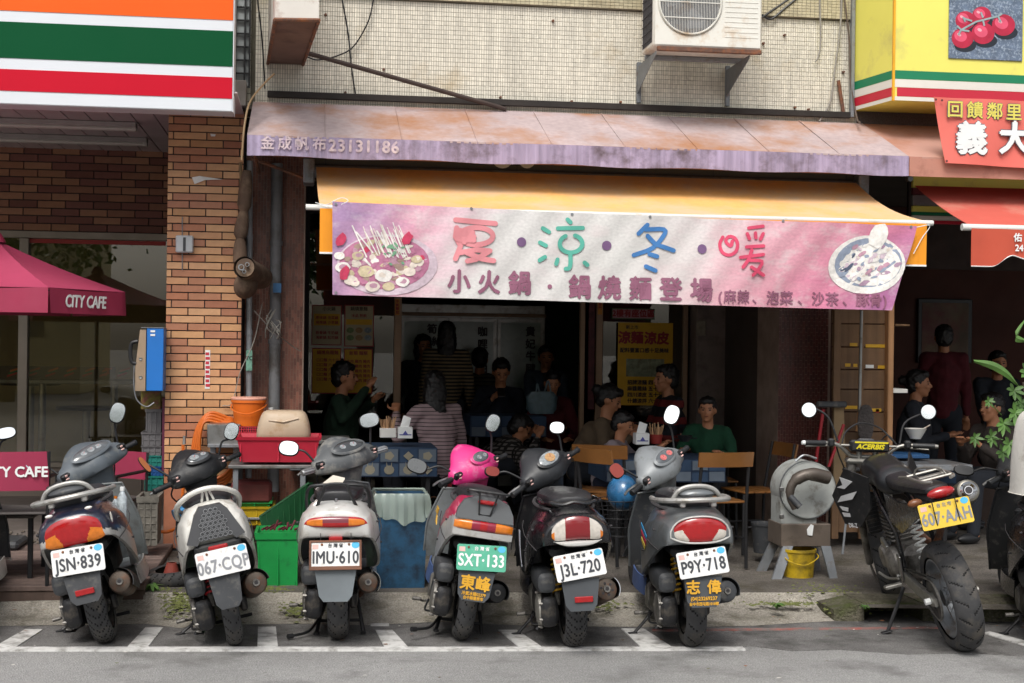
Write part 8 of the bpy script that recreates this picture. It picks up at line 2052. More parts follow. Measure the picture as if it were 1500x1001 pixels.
# ---- outdoor cafe chairs and table on the deck
def cafe_chair(label, px_, py_, Y, face, text=True, grp='black metal cafe chairs with crimson cloth'):
 p = PY(px_, py_, Y); z_top = p.z; p.z = DZ
 t = thing('cafe_chair', label, 'chair', p, R(face), group=grp)
 for sx in (-1, 1):
  b = MB(); b.tube([(sx*.25, -.20, 0), (sx*.25, -.20, .68)], .012, 8); b.build('leg', m_black, t)
  b = MB(); b.tube([(sx*.25, .22, 0), (sx*.25, .22, .62)], .012, 8); b.build('leg', m_black, t)
  b = MB(); b.tube([(sx*.25, -.20, .65), (sx*.25, .24, .63)], .014, 8); b.build('armrest', m_black, t)
  b = MB(); b.tube([(sx*.25, -.20, .42), (sx*.25, .22, .42)], .010, 8); b.build('side_bar', m_black, t)
 b = MB(); b.box(-.235, .235, -.18, .21, .42, .435, .005); b.build('seat', mat('grey_cafe_seat', '#4f4a48', .7), t)
 b = MB(); b.sheet(lambda u, v: (-.255+.51*u, -.215+.03*math.sin(PI*u)*-1, .57+.23*v), 12, 4, (0, .012, 0)); bk = b.build('backrest', m_um2, t)
 b = MB(); b.tube([(-.25, -.2, .6), (-.25, -.21, .80)], .012, 8); b.tube([(.25, -.2, .6), (.25, -.21, .80)], .012, 8); b.build('back_posts', m_black, t)
 if text: text_mb('CITY CAFE', .085, Matrix.Translation((.06, -.245, .68)) @ Euler((R(90), 0, 0)).to_matrix().to_4x4(), .03, sx=.95).build('lettering', m_ink_white, bk, smooth=0, fix=False)
 return t
cafe_chair('crimson backed cafe chair with lettering at the left edge of the deck', 14, 700, 8.95, 3)
cafe_chair('crimson backed cafe chair turned away beside the window', 163, 690, 10.25, 150, False).scale = (.72, .8, .84)
t = thing('cafe_table', 'square grey cafe table on the wooden deck', 'table', PY(20, 830, 9.15)); a = PY(55, 752, 9.1)
b = MB(); b.box(a.x-.75, a.x, 9.0, 9.55, a.z-.02, a.z, .005); b.build('tabletop', mat('grey_table', '#5f5956', .5, var=.1), t, world=True)
for x in (a.x-.03, a.x-.7):
 for y in (9.05, 9.5): b = MB(); b.box(x-.015, x+.015, y-.015, y+.015, DZ, a.z-.021, .003); b.build('leg', m_black, t, world=True)
b = MB(); b.tube(rope([D(98, 690, 9.4), D(112, 672, 9.4), D(145, 668, 9.4), D(160, 690, 9.4), D(160, 760, 9.4)], 5), .013, 8); tag(b.build('metal_chair', m_black), 'bent black metal chair frame behind the navy scooter', 'chair')
# bottles in the leg shield of the first scooter
for (x, y, h_, r_, cm, lab) in ((179, 737, .17, .028, m_ink_white, 'clear plastic water bottle with white cap in the navy scooter'), (169, 742, .11, .02, m_amber, 'small plastic bottle with orange cap in the navy scooter')):
 p = D(x, y, 8.25); t = thing('water_bottle', lab, 'bottle', p-Vector((0, 0, h_/2)))
 b = MB(); b.lathe([(.001, -h_*.5), (r_, -h_*.5), (r_, h_*.2), (r_*.45, h_*.38), (r_*.42, h_*.42)], p, 'z', 18); b.build('bottle_body', mat('bottle_clear', '#b3bcc0', .12, coat=.8, var=.3, vs=50), t, world=True)
 b = MB(); b.cyl(p+Vector((0, 0, h_*.42)), p+Vector((0, 0, h_*.55)), r_*.5, n=12); b.build('cap', cm, t, world=True)
p = D(263, 748, 8.3); b = MB(); b.cyl(p+Vector((-.03, 0, -.03)), p+Vector((.08, .05, .02)), .035, n=16); tag(b.build('drink_can', mat('can_blue', '#2f6f9c', .3, metal=.4)), 'blue drink can resting on the footboard of the white scooter', 'can')
b = MB(); pts = [D(463, 740, 7.85), D(470, 712, 7.95), D(488, 698, 8.05), D(505, 702, 8.05), D(497, 716, 8.0), D(480, 732, 7.9)]; b.prism(pts, (0, .015, .006)); tag(b.build('folded_cap', mat('cap_cloth', '#c9c2b4', .85)), 'folded white and blue cap tucked on the pearl scooter seat', 'cap')
b = MB(); pts = [D(470, 712, 7.94), D(486, 697, 8.03), D(497, 698, 8.04), D(494, 705, 8.02)]; b.prism(pts, (0, .006, .004));
p = D(912, 722, 8.95); b = MB(); b.ell(p, (.10, .12, .115), 24, 14); hl = tag(b.build('helmet', mat('helmet_blue', '#2f6590', .25, coat=.6, var=.5, vs=14)), 'shiny blue helmet hanging in the basket of the grey scooter', 'helmet')
t = thing('wire_basket', 'black wire basket mounted at the front of the grey scooter', 'basket', D(905, 760, 8.95))
b = MB(); c = D(905, 755, 8.98)
for j in range(5): z = .10-.055*j; rr0 = .15-.012*j; b.tube([(c.x+rr0*math.cos(a), c.y+rr0*math.sin(a), c.z+z) for a in [2*PI*k/20 for k in range(20)]], .003, 4, closed=True)
for k in range(20): a = 2*PI*k/20; b.tube([(c.x+.15*math.cos(a), c.y+.15*math.sin(a), c.z+.10), (c.x+.10*math.cos(a), c.y+.10*math.sin(a), c.z-.12)], .0025, 4)
o = b.build('basket_wires', m_black, t, world=True); o['kind'] = 'stuff'
# ================================================================ NOODLE SHOP INTERIOR
GY = F+2.1
m_tan = mat('bronze_frame', '#94785f', .45, metal=.2, var=.08)
sf = thing('glazed_storefront', 'aluminium framed glass front of the noodle shop', 'shop front', PY(700, 700, GY))
FH = 2.75
def vpost(x0, x1, name='post', m=m_tan, Y=GY, y0=430, dy=.06):
 a, c = PY(x0, 500, Y), PY(x1, 500, Y); b = MB(); b.box(a.x, c.x, Y, Y+dy, FZ, FH, .004); return b.build(name, m, sf, world=True)
vpost(577, 588); vpost(850, 857); vpost(873, 883); vpost(1001, 1008); vpost(440, 452, 'dark_jamb', m_joint)
b = MB(); a, c = PY(440, 450, GY), PY(1015, 450, GY); b.box(a.x, c.x, GY+.002, GY+.056, FH+.001, CZ-.06, .004); b.build('header', m_joint, sf, world=True)
for (x0, x1) in ((452, 577), (884, 1001)):
 a, c = PY(x0, 500, GY), PY(x1, 500, GY); b = MB(); b.box(a.x+.001, c.x-.001, GY+.02, GY+.026, FZ+.02, FH-.002); b.build('pane', MATS['window_glass'], sf, world=True)
a, c = PY(1012, 500, GY), PY(1066, 500, GY); b = MB(); b.box(a.x, c.x, GY-.2, GY+.3, FZ, CZ-.06, .01); tag(b.build('pale_pillar', mat('pale_marble', '#7d6f68', .4, var=.2, vs=3, dirt=('#5b4c46', .4, 5))), 'pale streaked pillar right of the yellow poster', 'pillar')
a, c = PY(1067, 500, GY), PY(1090, 500, GY); b = MB(); b.box(a.x, c.x, GY-.02, GY+.04, FZ, CZ-.06, .004); tag(b.build('green_grey_panel', mat('green_grey', '#4d564f', .35, var=.1)), 'grey green door panel beside the pale pillar', 'panel')
for (y, lab) in ((517, 'upper yellow striped sticker on the grey green panel'), (550, 'lower yellow striped sticker on the grey green panel')):
 b = MB(); b.prism([PY(1062, y-2, GY-.025), PY(1078, y+3, GY-.025), PY(1078, y+8, GY-.025), PY(1062, y+2, GY-.025)], (0, .002, 0)); tag(b.build('yellow_sticker', mat('tape_dull', '#8c6c1c', .5)), lab, 'sticker')
b = MB(); a, c = PY(1090, 556, GY+.2), PY(1138, 556, GY+.2); b.box(a.x, c.x, GY+.1, GY+.4, a.z-.03, a.z, .004); tag(b.build('wall_shelf', m_wood), 'wooden wall shelf between the grey green panel and the mosaic pillar', 'shelf')
# posters
m_pyel = mat('poster_yellow', '#c89a1c', .6, var=.1, vs=6); m_pwh = mat('poster_cream', '#a89c7c', .6, var=.1, vs=6); m_pred = mat('poster_red', '#8c1f24', .6)
m_pdk = mat('poster_ink', '#3a2a1c', .6)
def poster(label, x0, y0, x1, y1, Y, base, lines, seed, grp=None, head=None, border=m_pred):
 t = thing('poster', label, 'poster', PY((x0+x1)/2, y1, Y), group=grp)
 b = MB(); pxbox(b, x0, y0, x1, y1, Y, .004, 0); b.build('sheet', border, t, world=True, smooth=0)
 b = MB(); pxbox(b, x0+1.5, y0+1.5, x1-1.5, y1-1.5, Y-.001, .001, 0); b.build('print', base, t, world=True, smooth=0)
 for (ch, cx_, cy_, h_, m, bo) in lines:
  p = PY(cx_, cy_, Y-.004); text_mb(ch, h_*mpp(p)*1.05, face_M(p), bo).build('lettering', m, t, world=True, smooth=0, fix=False)
 return t
pg = 'menu posters on the left window'
t = poster('cream and yellow menu poster headed with small hot pot, upper left of the window', 456, 447, 501, 506, GY-.02, m_pwh, [('小火鍋', 482, 453, 6, m_pdk, .02), ('原味鍋 泡菜鍋', 479, 466, 5, m_pred, .02), ('麻辣鍋 沙茶鍋', 479, 473, 5, m_pred, .02), ('豚骨鍋 牛奶鍋', 479, 488, 5, m_pred, .02), ('海鮮鍋 起司鍋', 479, 495, 5, m_pred, .02)], 1, pg)
b = MB(); pxbox(b, 460, 460, 498, 477, GY-.0225, .001, 0); b.build('colour_block', m_pyel, t, world=True, smooth=0)
t = poster('menu poster with rows of small dish pictures, upper right of the window', 504, 447, 548, 508, GY-.02, m_pwh, [('鍋燒意麵', 526, 453, 6, m_pdk, .02), ('冰品 熱飲', 526, 463, 5, m_pred, .02)], 2, pg)
b = MB(); pxbox(b, 507, 468, 545, 476, GY-.0225, .001, 0); b.build('colour_block', m_pyel, t, world=True, smooth=0)
for i in range(6):
 p = PY(513+(i % 3)*13, 484+(i//3)*11, GY-.024); r_ = 4.2*mpp(p); b = MB(); b.prism([(p.x+r_*math.cos(a*PI/6)*1.3, p.y, p.z+r_*math.sin(a*PI/6)) for a in range(12)], (0, .001, 0)); b.build('dish_picture', mat('dish_%d' % (i % 3), ('#5d6f3c', '#8c6a3c', '#6d7c80')[i % 3], .5, var=.4, vs=60), t, world=True)
t = poster('yellow menu poster with red lines of text, lower left of the window', 456, 510, 500, 577, GY-.02, m_pyel, [('鍋燒烏龍麵', 480, 517, 6, m_pred, .02)]+[('口口麵 六十元', 480, 528+i*7, 5, m_pred, .02) for i in range(5)], 3, pg)
t = poster('yellow menu poster partly hidden by the man in green, lower right of the window', 503, 511, 546, 577, GY-.02, m_pyel, [('飯類 麵類', 525, 518, 6, m_pred, .02)]+[('牛肉 雞肉 豬肉', 525, 530+i*7, 5, m_pred, .02) for i in range(5)], 4, pg)
poster('tall yellow poster advertising cold noodles with red heading', 904, 473, 986, 594, GY-.02, m_pyel, [('新上市', 926, 480, 6, m_pdk, .02), ('涼麵', 924, 496, 18, m_pred, .05), ('涼皮', 962, 497, 18, m_pred, .05), ('配料豐富口感十足美味', 944, 514, 7, m_pdk, .04),
 ('招牌涼麵 四十元', 945, 561, 7, m_pdk, .04), ('麻醬雞絲 五十元', 945, 570, 7, m_pdk, .04), ('四川涼皮 五十元', 945, 579, 7, m_pdk, .04), ('什錦涼拌 六十元', 945, 588, 7, m_pdk, .04)], 5, border=m_pyel)
b = MB(); pxbox(b, 917, 526, 973, 552, GY-.024, .001, 0); tag(b.build('food_photo', mat('food_photo', '#7a8268', .5, var=.4, vs=20, dirt=('#5b4a2c', .5, 14))), 'pale food photograph in the middle of the yellow poster', 'picture')
poster('pink notice about seats on the second floor above the yellow poster', 896, 452, 959, 468, GY-.02, mat('pale_pink', '#a87880', .6), [('2樓有座位區', 928, 460, 11, m_pred, .04)], 6, border=mat('green_edge', '#3c5c34', .6))
for (x, y, s_) in ((582, 450, '冷氣開放'), (879, 449, '請推門')):
 t = thing('door_sticker', 'small orange sticker strip high on the %s door post' % ('left' if x < 700 else 'middle'), 'sticker', PY(x, y+10, GY-.01)); b = MB(); pxbox(b, x-3.5, y-12, x+3.5, y+12, GY-.006, .004, 0); b.build('strip', mat('orange_strip', '#c07c24', .5), t, world=True)
 for i, ch in enumerate(s_): p = PY(x, y-8+i*5.4, GY-.008); text_mb(ch, 5*mpp(p), face_M(p), .03).build('lettering', m_pred, t, world=True, smooth=0, fix=False)
b = MB(); pxbox(b, 861, 440, 872, 600, GY-.03, .03, .003); tag(b.build('banner_strip', mat('maroon_strip', '#4d1a20', .6, var=.5, vs=20)), 'narrow maroon sliding door edge between the middle door posts', 'door')
# fridge
RY3 = F+4.3
fg = thing('display_fridge', 'big stainless steel display fridge with three glass doors and black lettering', 'fridge', PY(690, 640, RY3))
a, c = PY(583, 455, RY3), PY(800, 455, RY3); ftop = PY(690, 446, RY3).z
b = MB(); b.box(a.x, c.x, RY3+.02, RY3+.7, FZ, ftop, .01); b.build('fridge_body', m_steel, fg, world=True)
xs_ = [586, 657, 728, 797]
for i in range(3):
 a, c = PY(xs_[i], 500, RY3), PY(xs_[i+1], 500, RY3); z1_, z0_ = PY(690, 466, RY3).z, FZ+.7
 b = MB(); b.box(a.x+.005, c.x-.005, RY3, RY3+.018, z0_, z1_, .004); d = b.build('fridge_door', m_steel, fg, world=True)
 b = MB(); b.box(a.x+.04, c.x-.04, RY3-.004, RY3-.001, z0_+.04, z1_-.04); b.build('door_glass', mat('fridge_glass', '#93a39c', .25, var=.25, vs=2, coat=.5), d, world=True)
b = MB(); a, c = PY(583, 455, RY3), PY(800, 455, RY3); b.box(a.x, c.x, RY3-.02, RY3+.015, PY(690, 464, RY3).z, PY(690, 459, RY3).z, .003); b.build('top_trim', m_tan, fg, world=True)
for (txt, x, y) in (('筍絲', 633, 483), ('咖哩尼泊', 707, 487), ('貴妃牛腱', 777, 487)):
 for i, ch in enumerate(txt):
  p = PY(x, y+i*18, RY3-.012); text_mb(ch, 15*mpp(p), face_M(p), .035).build('lettering', m_joint, fg, world=True, smooth=0, fix=False)
b = MB(); b.box(PY(800, 500, F+5).x, PY(850, 500, F+5).x, F+5, F+5.05, FZ, CZ-.06); tag(b.build('green_wall_panel', mat('teal_wall', '#1d3a34', .7)), 'dark teal wall strip right of the fridge', 'wall')
# right restaurant back picture and red wall
b = MB(); b.box(QX1, 11.9, F+4.8, F+4.9, FZ, CZ-.06); tag(b.build('restaurant_wall', mat('dark_red_wall', '#4a2a22', .8, var=.3, vs=1.5)), None, None, kind='structure')
t = thing('framed_picture', 'large framed food picture on the dark wall of the right restaurant', 'picture', PY(1385, 530, F+4.75))
b = MB(); pxbox(b, 1344, 438, 1425, 532, F+4.75, .04, .008); b.build('frame', m_black, t, world=True)
b = MB(); pxbox(b, 1350, 444, 1419, 526, F+4.745, .004, 0); b.build('canvas', mat('food_canvas', '#5d4a34', .6, var=.5, vs=3, dirt=('#5d2024', .5, 2)), t, world=True)
b = MB(); b.box(PY(1330, 380, F+1).x, 8, F+1.0, F+1.04, PY(1400, 395, F+1).z, CZ-.05); tag(b.build('shop_transom', mat('transom', '#33241f', .7, var=.3)), 'dark transom board behind the red awning', 'board')
t = thing('serving_counter', 'brown wooden counter inside the right restaurant', 'counter', PY(1440, 700, F+1.2)); b = MB(); pxbox(b, 1385, 700, 1520, 705, F+1.0, .6, .004); b.build('counter_top', m_wood, t, world=True)
b = MB(); pxbox(b, 1388, 706, 1518, 775, F+1.03, .5, .004); b.build('counter_body', mat('dark_counter', '#3c2c24', .7), t, world=True)
# ================================================================ PEOPLE
def mat_stripe(name, c1, c2, sc_, axis='Z', duty=.22, check=False):
 if name in MATS: return MATS[name]
 m = bpy.data.materials.new(name); m.use_nodes = True; t = m.node_tree; N = t.nodes; L = t.links; b = N['Principled BSDF']; b.inputs['Roughness'].default_value = .85
 tc = N.new('ShaderNodeTexCoord'); sp = N.new('ShaderNodeSeparateXYZ'); L.new(tc.outputs['Object'], sp.inputs[0])
 def band(ax):
  m1 = N.new('ShaderNodeMath'); m1.operation = 'MULTIPLY'; L.new(sp.outputs[ax], m1.inputs[0]); m1.inputs[1].default_value = sc_
  m2 = N.new('ShaderNodeMath'); m2.operation = 'FRACT'; L.new(m1.outputs[0], m2.inputs[0])
  m3 = N.new('ShaderNodeMath'); m3.operation = 'LESS_THAN'; L.new(m2.outputs[0], m3.inputs[0]); m3.inputs[1].default_value = duty; return m3.outputs[0]
 fac = band(axis)
 if check:
  ad = N.new('ShaderNodeMath'); ad.operation = 'MAXIMUM'; L.new(fac, ad.inputs[0]); L.new(band('X'), ad.inputs[1]); fac = ad.outputs[0]
 mx = N.new('ShaderNodeMix'); mx.data_type = 'RGBA'; L.new(fac, mx.inputs['Factor']); mx.inputs['A'].default_value = (*S(c1), 1); mx.inputs['B'].default_value = (*S(c2), 1)
 L.new(mx.outputs['Result'], b.inputs['Base Color']); MATS[name] = m; return m
tex_fold = bpy.data.textures.new('fold', 'CLOUDS'); tex_fold.noise_scale = .11
tex_hair = bpy.data.textures.new('strand', 'CLOUDS'); tex_hair.noise_scale = .022
def displace(o, tex, st):
 md = o.modifiers.new('d', 'DISPLACE'); md.texture = tex; md.strength = st; md.mid_level = .5
def remesh(o, vox=.011, sm=4):
 md = o.modifiers.new('r', 'REMESH'); md.mode = 'VOXEL'; md.voxel_size = vox; md.use_smooth_shade = True
 ms = o.modifiers.new('s', 'SMOOTH'); ms.iterations = sm; ms.factor = .5
def limb(b, pts, rs):
 for i in range(len(pts)-1): b.tube([pts[i], pts[i+1]], [rs[i], rs[i+1]], 12)
 for p, r_ in zip(pts, rs): b.ell(p, (r_, r_, r_), 12, 8)
def person(label, px_, py_, dep, sit=True, face=0, lean=0, shirt=None, trousers=None, hair='short', hands=None, sc_=1.0, head_turn=0, head_tilt=0, hcol=None, sleeve='long', bag=False):
 """face: 0 looks at the camera side, 90 looks right, 180 looks away"""
 H = D(px_, py_, dep); rz = R(180+face)
 ft = FZ+.0; hz = H.z-ft
 k = sc_
 ln = R(lean)
 if sit: hip = Vector((0, 0, .50*min(1, k+.1)))
 else: hip = Vector((0, 0, .92*k))
 tor = hz-hip.z; head = Vector((0, tor*math.tan(ln), hz));
 Rm = Euler((0, 0, rz)).to_matrix()
 rootp = H - Rm @ head; rootp.z = ft
 t = thing('person', label, 'person', rootp, rz)
 nb_ = head + Vector((0, -.03*k, -.165*k)); chest = hip.lerp(nb_, .62); sw = .165*k
 def sho(s_): return nb_+Vector((s_*sw, -.01, -.035*k))
 hands = hands or ([(-.16, .34, .72), (.16, .34, .72)] if sit else [(-.24, .08, .80*k), (.24, .08, .80*k)])
 arms = []
 for s_, hd in zip((-1, 1), hands):
  S_ = sho(s_); hv = Vector(hd); mid = (S_+hv)/2; L_ = .28*k; half_ = (hv-S_).length/2; off = math.sqrt(max(.0004, L_*L_-half_*half_)) if half_ < L_ else .02
  if half_ > L_*.98: hv = S_+(hv-S_).normalized()*L_*1.95; mid = (S_+hv)/2; off = .03
  el = mid+Vector((s_*.45, -.25, -.75)).normalized()*off; arms.append((S_, el, hv))
 b = MB()
 # head and face
 hR = Matrix.Translation(head) @ Euler((R(-head_tilt), 0, R(head_turn))).to_matrix().to_4x4()
 hb = MB(hR);
 b2 = MB(hR); b2.ell((0, -.008*k, .02*k), (.076*k, .093*k, .098*k), 20, 14); b2.ell((0, .022*k, -.045*k), (.056*k, .062*k, .062*k), 16, 10); b2.ell((0, .055*k, -.088*k), (.03*k, .026*k, .022*k), 12, 8)
 b2.tube([(0, .085*k, .018*k), (0, .105*k, -.022*k)], [.008*k, .014*k], 8); b2.ell((0, .104*k, -.022*k), (.015*k, .012*k, .010*k), 10, 6)
 for s_ in (-1, 1): b2.ell((s_*.078*k, -.008*k, -.008*k), (.010*k, .020*k, .030*k), 10, 8); b2.ell((s_*.034*k, .068*k, -.02*k), (.022*k, .018*k, .02*k), 10, 6)
 b2.ell((0, .085*k, -.052*k), (.024*k, .012*k, .010*k), 10, 6)
 b.v += b2.v; b.f += b2.f; b.mi += b2.mi
 limb(b, [nb_+Vector((0, 0, -.03)), head+Vector((0, -.02*k, -.07*k))], [.055*k, .05*k])
 limb(b, [hip, chest, nb_+Vector((0, 0, -.06))], [.12*k, .12*k, .085*k]); limb(b, [sho(-1), sho(1)], [.052*k, .052*k])
 for S_, el, hv in arms:
  limb(b, [S_, el, hv], [.046*k, .036*k, .024*k])
  d = (hv-el).normalized(); sd_ = d.cross(Vector((0, 0, 1)))
  sd_ = sd_.normalized() if sd_.length > .1 else Vector((1, 0, 0)); dn = sd_.cross(d).normalized()*-1
  pc = hv+d*.045*k; b.ell(pc, (.036*k, .036*k, .026*k), 10, 8)
  for i, (o, l) in enumerate(((-.030, .058), (-.011, .070), (.009, .066), (.027, .050))):
   b0 = pc+d*.025*k+sd_*o*k; b1 = b0+d*l*.55*k+dn*-.006*k; b22 = b1+(d*.7-Vector((0, 0, .7)))*l*.45*k; limb(b, [b0, b1, b22], [.0105*k, .0095*k, .008*k])
  tb_ = pc-d*.01*k+sd_*(-.034)*k; limb(b, [tb_, tb_+(d*.6-sd_*.8)*.04*k, tb_+(d*1.2-sd_*.6)*.055*k], [.012*k, .011*k, .009*k])
 legs = []
 for s_ in (-1, 1):
  if sit: lg = [hip+Vector((s_*.09*k, .0, -.02)), Vector((s_*.12, .42*k, hip.z+.0)), Vector((s_*.12, .44*k, .08))]
  else: lg = [hip+Vector((s_*.09*k, 0, 0)), Vector((s_*.10*k, .03, .49*k)), Vector((s_*.10*k, -.01, .08))]
  legs.append(lg); limb(b, lg, [.082*k, .052*k, .036*k]); limb(b, [lg[2]+Vector((0, -.02, -.03)), lg[2]+Vector((0, .12*k, -.045))], [.036*k, .03*k])
 body = b.build('body', m_skin, t, smooth=180); remesh(body, .010)
 # clothes
 c = MB(); limb(c, [hip+Vector((0, 0, .02)), chest, nb_+Vector((0, 0, -.075))], [.142*k, .148*k, .105*k]); limb(c, [chest+Vector((-.045*k, 0, .02)), chest+Vector((.045*k, 0, .02))], [.13*k, .13*k]); limb(c, [sho(-1), sho(1)], [.066*k, .066*k])
 for S_, el, hv in arms:
  limb(c, [S_, el] + ([el.lerp(hv, .9)] if sleeve == 'long' else []), [.064*k, .052*k]+([.038*k] if sleeve == 'long' else []))
 top = c.build('shirt', shirt or mat('dark_cloth', '#20242c', .9, var=.15, vs=12, bump=.05, bs=25), t, smooth=180); remesh(top, .012); displace(top, tex_fold, .035)
 c = MB(); c.ell(hip, (.155*k, .13*k, .13*k), 16, 10)
 for lg in legs: limb(c, lg, [.096*k, .068*k, .052*k])
 tr_ = c.build('trousers', trousers or mat('dark_trousers', '#1d2129', .9, var=.15), t, smooth=180); remesh(tr_, .013)
 for lg in legs:
  c = MB(); c.ell(lg[2]+Vector((0, .045*k, -.045)), (.045*k, .12*k, .042), 14, 8); c.build('shoe', m_bkplastic, t)
 # hair
 c = MB(hR); hm = hcol or m_hair
 c.ell((0, -.022*k, .038*k), (.086*k, .095*k, .094*k), 22, 14); c.ell((0, -.05*k, -.01*k), (.080*k, .062*k, .080*k), 18, 12); c.ell((0, .035*k, .083*k), (.066*k, .052*k, .038*k), 16, 8)
 if hair == 'spiky':
  rs = random.Random(len(label));
  for i in range(30): a = rs.uniform(0, 2*PI); e = rs.uniform(.3, 1.3); d = Vector((math.cos(a)*math.cos(e), math.sin(a)*math.cos(e), math.sin(e))); c.tube([Vector((0, -.02, .045))*k+d*.075*k, Vector((0, -.02, .045))*k+d*.108*k], [.016*k, .004*k], 6)
 if hair == 'long': c.ell((0, -.06*k, -.08*k), (.092*k, .055*k, .16*k), 18, 12); c.ell((-.065*k, -.02*k, -.07*k), (.028*k, .045*k, .13*k), 14, 10); c.ell((.065*k, -.02*k, -.07*k), (.028*k, .045*k, .13*k), 14, 10); c.ell((0, -.08*k, -.17*k), (.085*k, .045*k, .12*k), 16, 10)
 if hair == 'bob': c.ell((-.062*k, -.01*k, -.04*k), (.030*k, .05*k, .10*k), 14, 10); c.ell((.062*k, -.01*k, -.04*k), (.030*k, .05*k, .10*k), 14, 10); c.ell((0, -.06*k, -.05*k), (.085*k, .045*k, .10*k), 16, 10)
 if hair == 'bun': c.ell((0, -.13*k, .03*k), (.045*k, .045*k, .045*k), 14, 10)
 ho = c.build('hair', hm, t, smooth=180); remesh(ho, .009, 3); displace(ho, tex_hair, .022)
 for s_ in (-1, 1):
  e = MB(hR); e.ell((s_*.030*k, .079*k, .004*k), (.013*k, .007*k, .006*k), 10, 6); e.build('eye', m_joint, t)
  e = MB(hR); e.tube([(s_*.014*k, .086*k, .022*k), (s_*.045*k, .074*k, .023*k)], .003*k, 5); e.build('eyebrow', m_hair, t)
 e = MB(hR); e.ell((0, .093*k, -.052*k), (.020*k, .006*k, .004*k), 10, 6); e.build('mouth', mat('lips', '#7c4038', .5), t)
 return t
c_ = lambda n, h_, **k: mat(n, S(h_, .75), .9, var=.15, vs=10, bump=.05, bs=25, **k)
person('man in dark green jacket at left drinking in profile beside the menu posters', 505, 553, 11.75, True, 82, 2, c_('green_jacket', '#14301f'), hair='spiky', hands=[(-.1, .25, 1.02), (.02, .22, 1.14)])
person('woman in pink and dark striped top seated with her back turned', 636, 566, 11.3, True, 205, 6, mat_stripe('pink_stripes', '#a08a8c', '#2c2226', 34, 'Z', .2), hair='long', hands=[(-.2, .32, .95), (.16, .30, .82)], head_turn=-20)
person('standing woman in cream and black striped sweater seen from behind', 655, 490, 13.4, False, 168, 0, mat_stripe('cream_stripes', '#7d6c50', '#15120f', 30, 'Z', .5), hair='long')
person('dark haired woman in dark jacket facing the street behind the standing woman', 620, 508, 14.2, False, 15, 0, hair='bob')
person('person in dark blazer looking down at a bright phone', 734, 545, 13.2, True, 0, 6, c_('navy_blazer', '#141a28'), hair='short', hands=[(-.06, .26, .80), (.1, .22, 1.0)], head_tilt=22)
person('diner in striped grey shirt with head bent behind the phone user', 703, 527, 14.4, True, 170, 10, mat_stripe('grey_stripes', '#5a5a4c', '#2c2c28', 26, 'Z', .4), hair='short')
person('man with glasses near the fridge looking towards the street', 800, 524, 14.6, True, -5, 0, c_('light_shirt', '#4a5868'), hair='short')
person('child in dark red sweater seated facing the street', 809, 562, 13.0, True, 0, 4, c_('red_sweater', '#5a121c'), hair='spiky', hands=[(-.12, .26, .66), (.12, .26, .66)], sc_=.92, head_tilt=12)
person('woman in black and white checked shirt bending down over the table', 762, 628, 12.2, True, 95, 38, mat_stripe('small_checks', '#6f6a66', '#15130f', 30, 'Z', .45, True), hair='short', head_tilt=35)
person('woman in beige coat with dark tied hair leaning over the table', 893, 586, 11.6, True, 70, 22, c_('beige_coat', '#6d5c48'), hair='bun', hands=[(-.1, .4, .78), (.1, .42, .78)], head_tilt=25)
person('child in white hooded top with round printed emblem on the back', 912, 622, 10.9, True, 65, 16, c_('white_hoodie', '#a3969a'), c_('navy_shorts', '#1c2236'), hair='short', hands=[(-.12, .40, .74), (.12, .42, .74)], sc_=.82, head_tilt=20)
person('man in navy and red striped sweater seated in profile beside the yellow poster', 975, 556, 12.0, True, -82, 4, mat_stripe('navy_red_stripes', '#10121c', '#6d1c1c', 7, 'Z', .4), hair='spiky', hands=[(-.1, .32, .82), (.1, .32, .84)])
person('small boy in green sweater resting on the table and watching the street', 1036, 601, 11.1, True, -30, 6, c_('green_sweater', '#124a30'), hair='short', hands=[(-.18, .34, .70), (.14, .30, .70)], sc_=.85, head_turn=10)
person('man in dark red shirt with shoulder bag standing with his back turned', 1382, 495, 13.4, False, 165, 0, c_('maroon_shirt', '#5a1420'), hair='short')
person('woman in black top seated in profile in the right restaurant', 1346, 563, 12.2, True, 62, 4, hair='bun', hands=[(-.1, .3, .78), (.1, .3, .78)], sc_=1.0)
person('man in grey jacket leaning at the right restaurant table', 1452, 598, 11.4, True, -70, 14, c_('grey_jacket', '#4a423e'), hair='short', hands=[(-.1, .36, .76), (.1, .36, .76)])
person('dark dressed man seated deep inside the right restaurant', 1462, 533, 13.6, True, -10, 0, hair='short')
# phone glow, print on hoodie
p = D(734, 575, 12.88); b = MB(); b.cbox(p, (.07, .01, .12), .006, (R(-50), 0, 0)); tag(b.build('mobile_phone', mat('phone_body', '#201c18', .3)), 'phone held by the person in the dark blazer', 'phone')
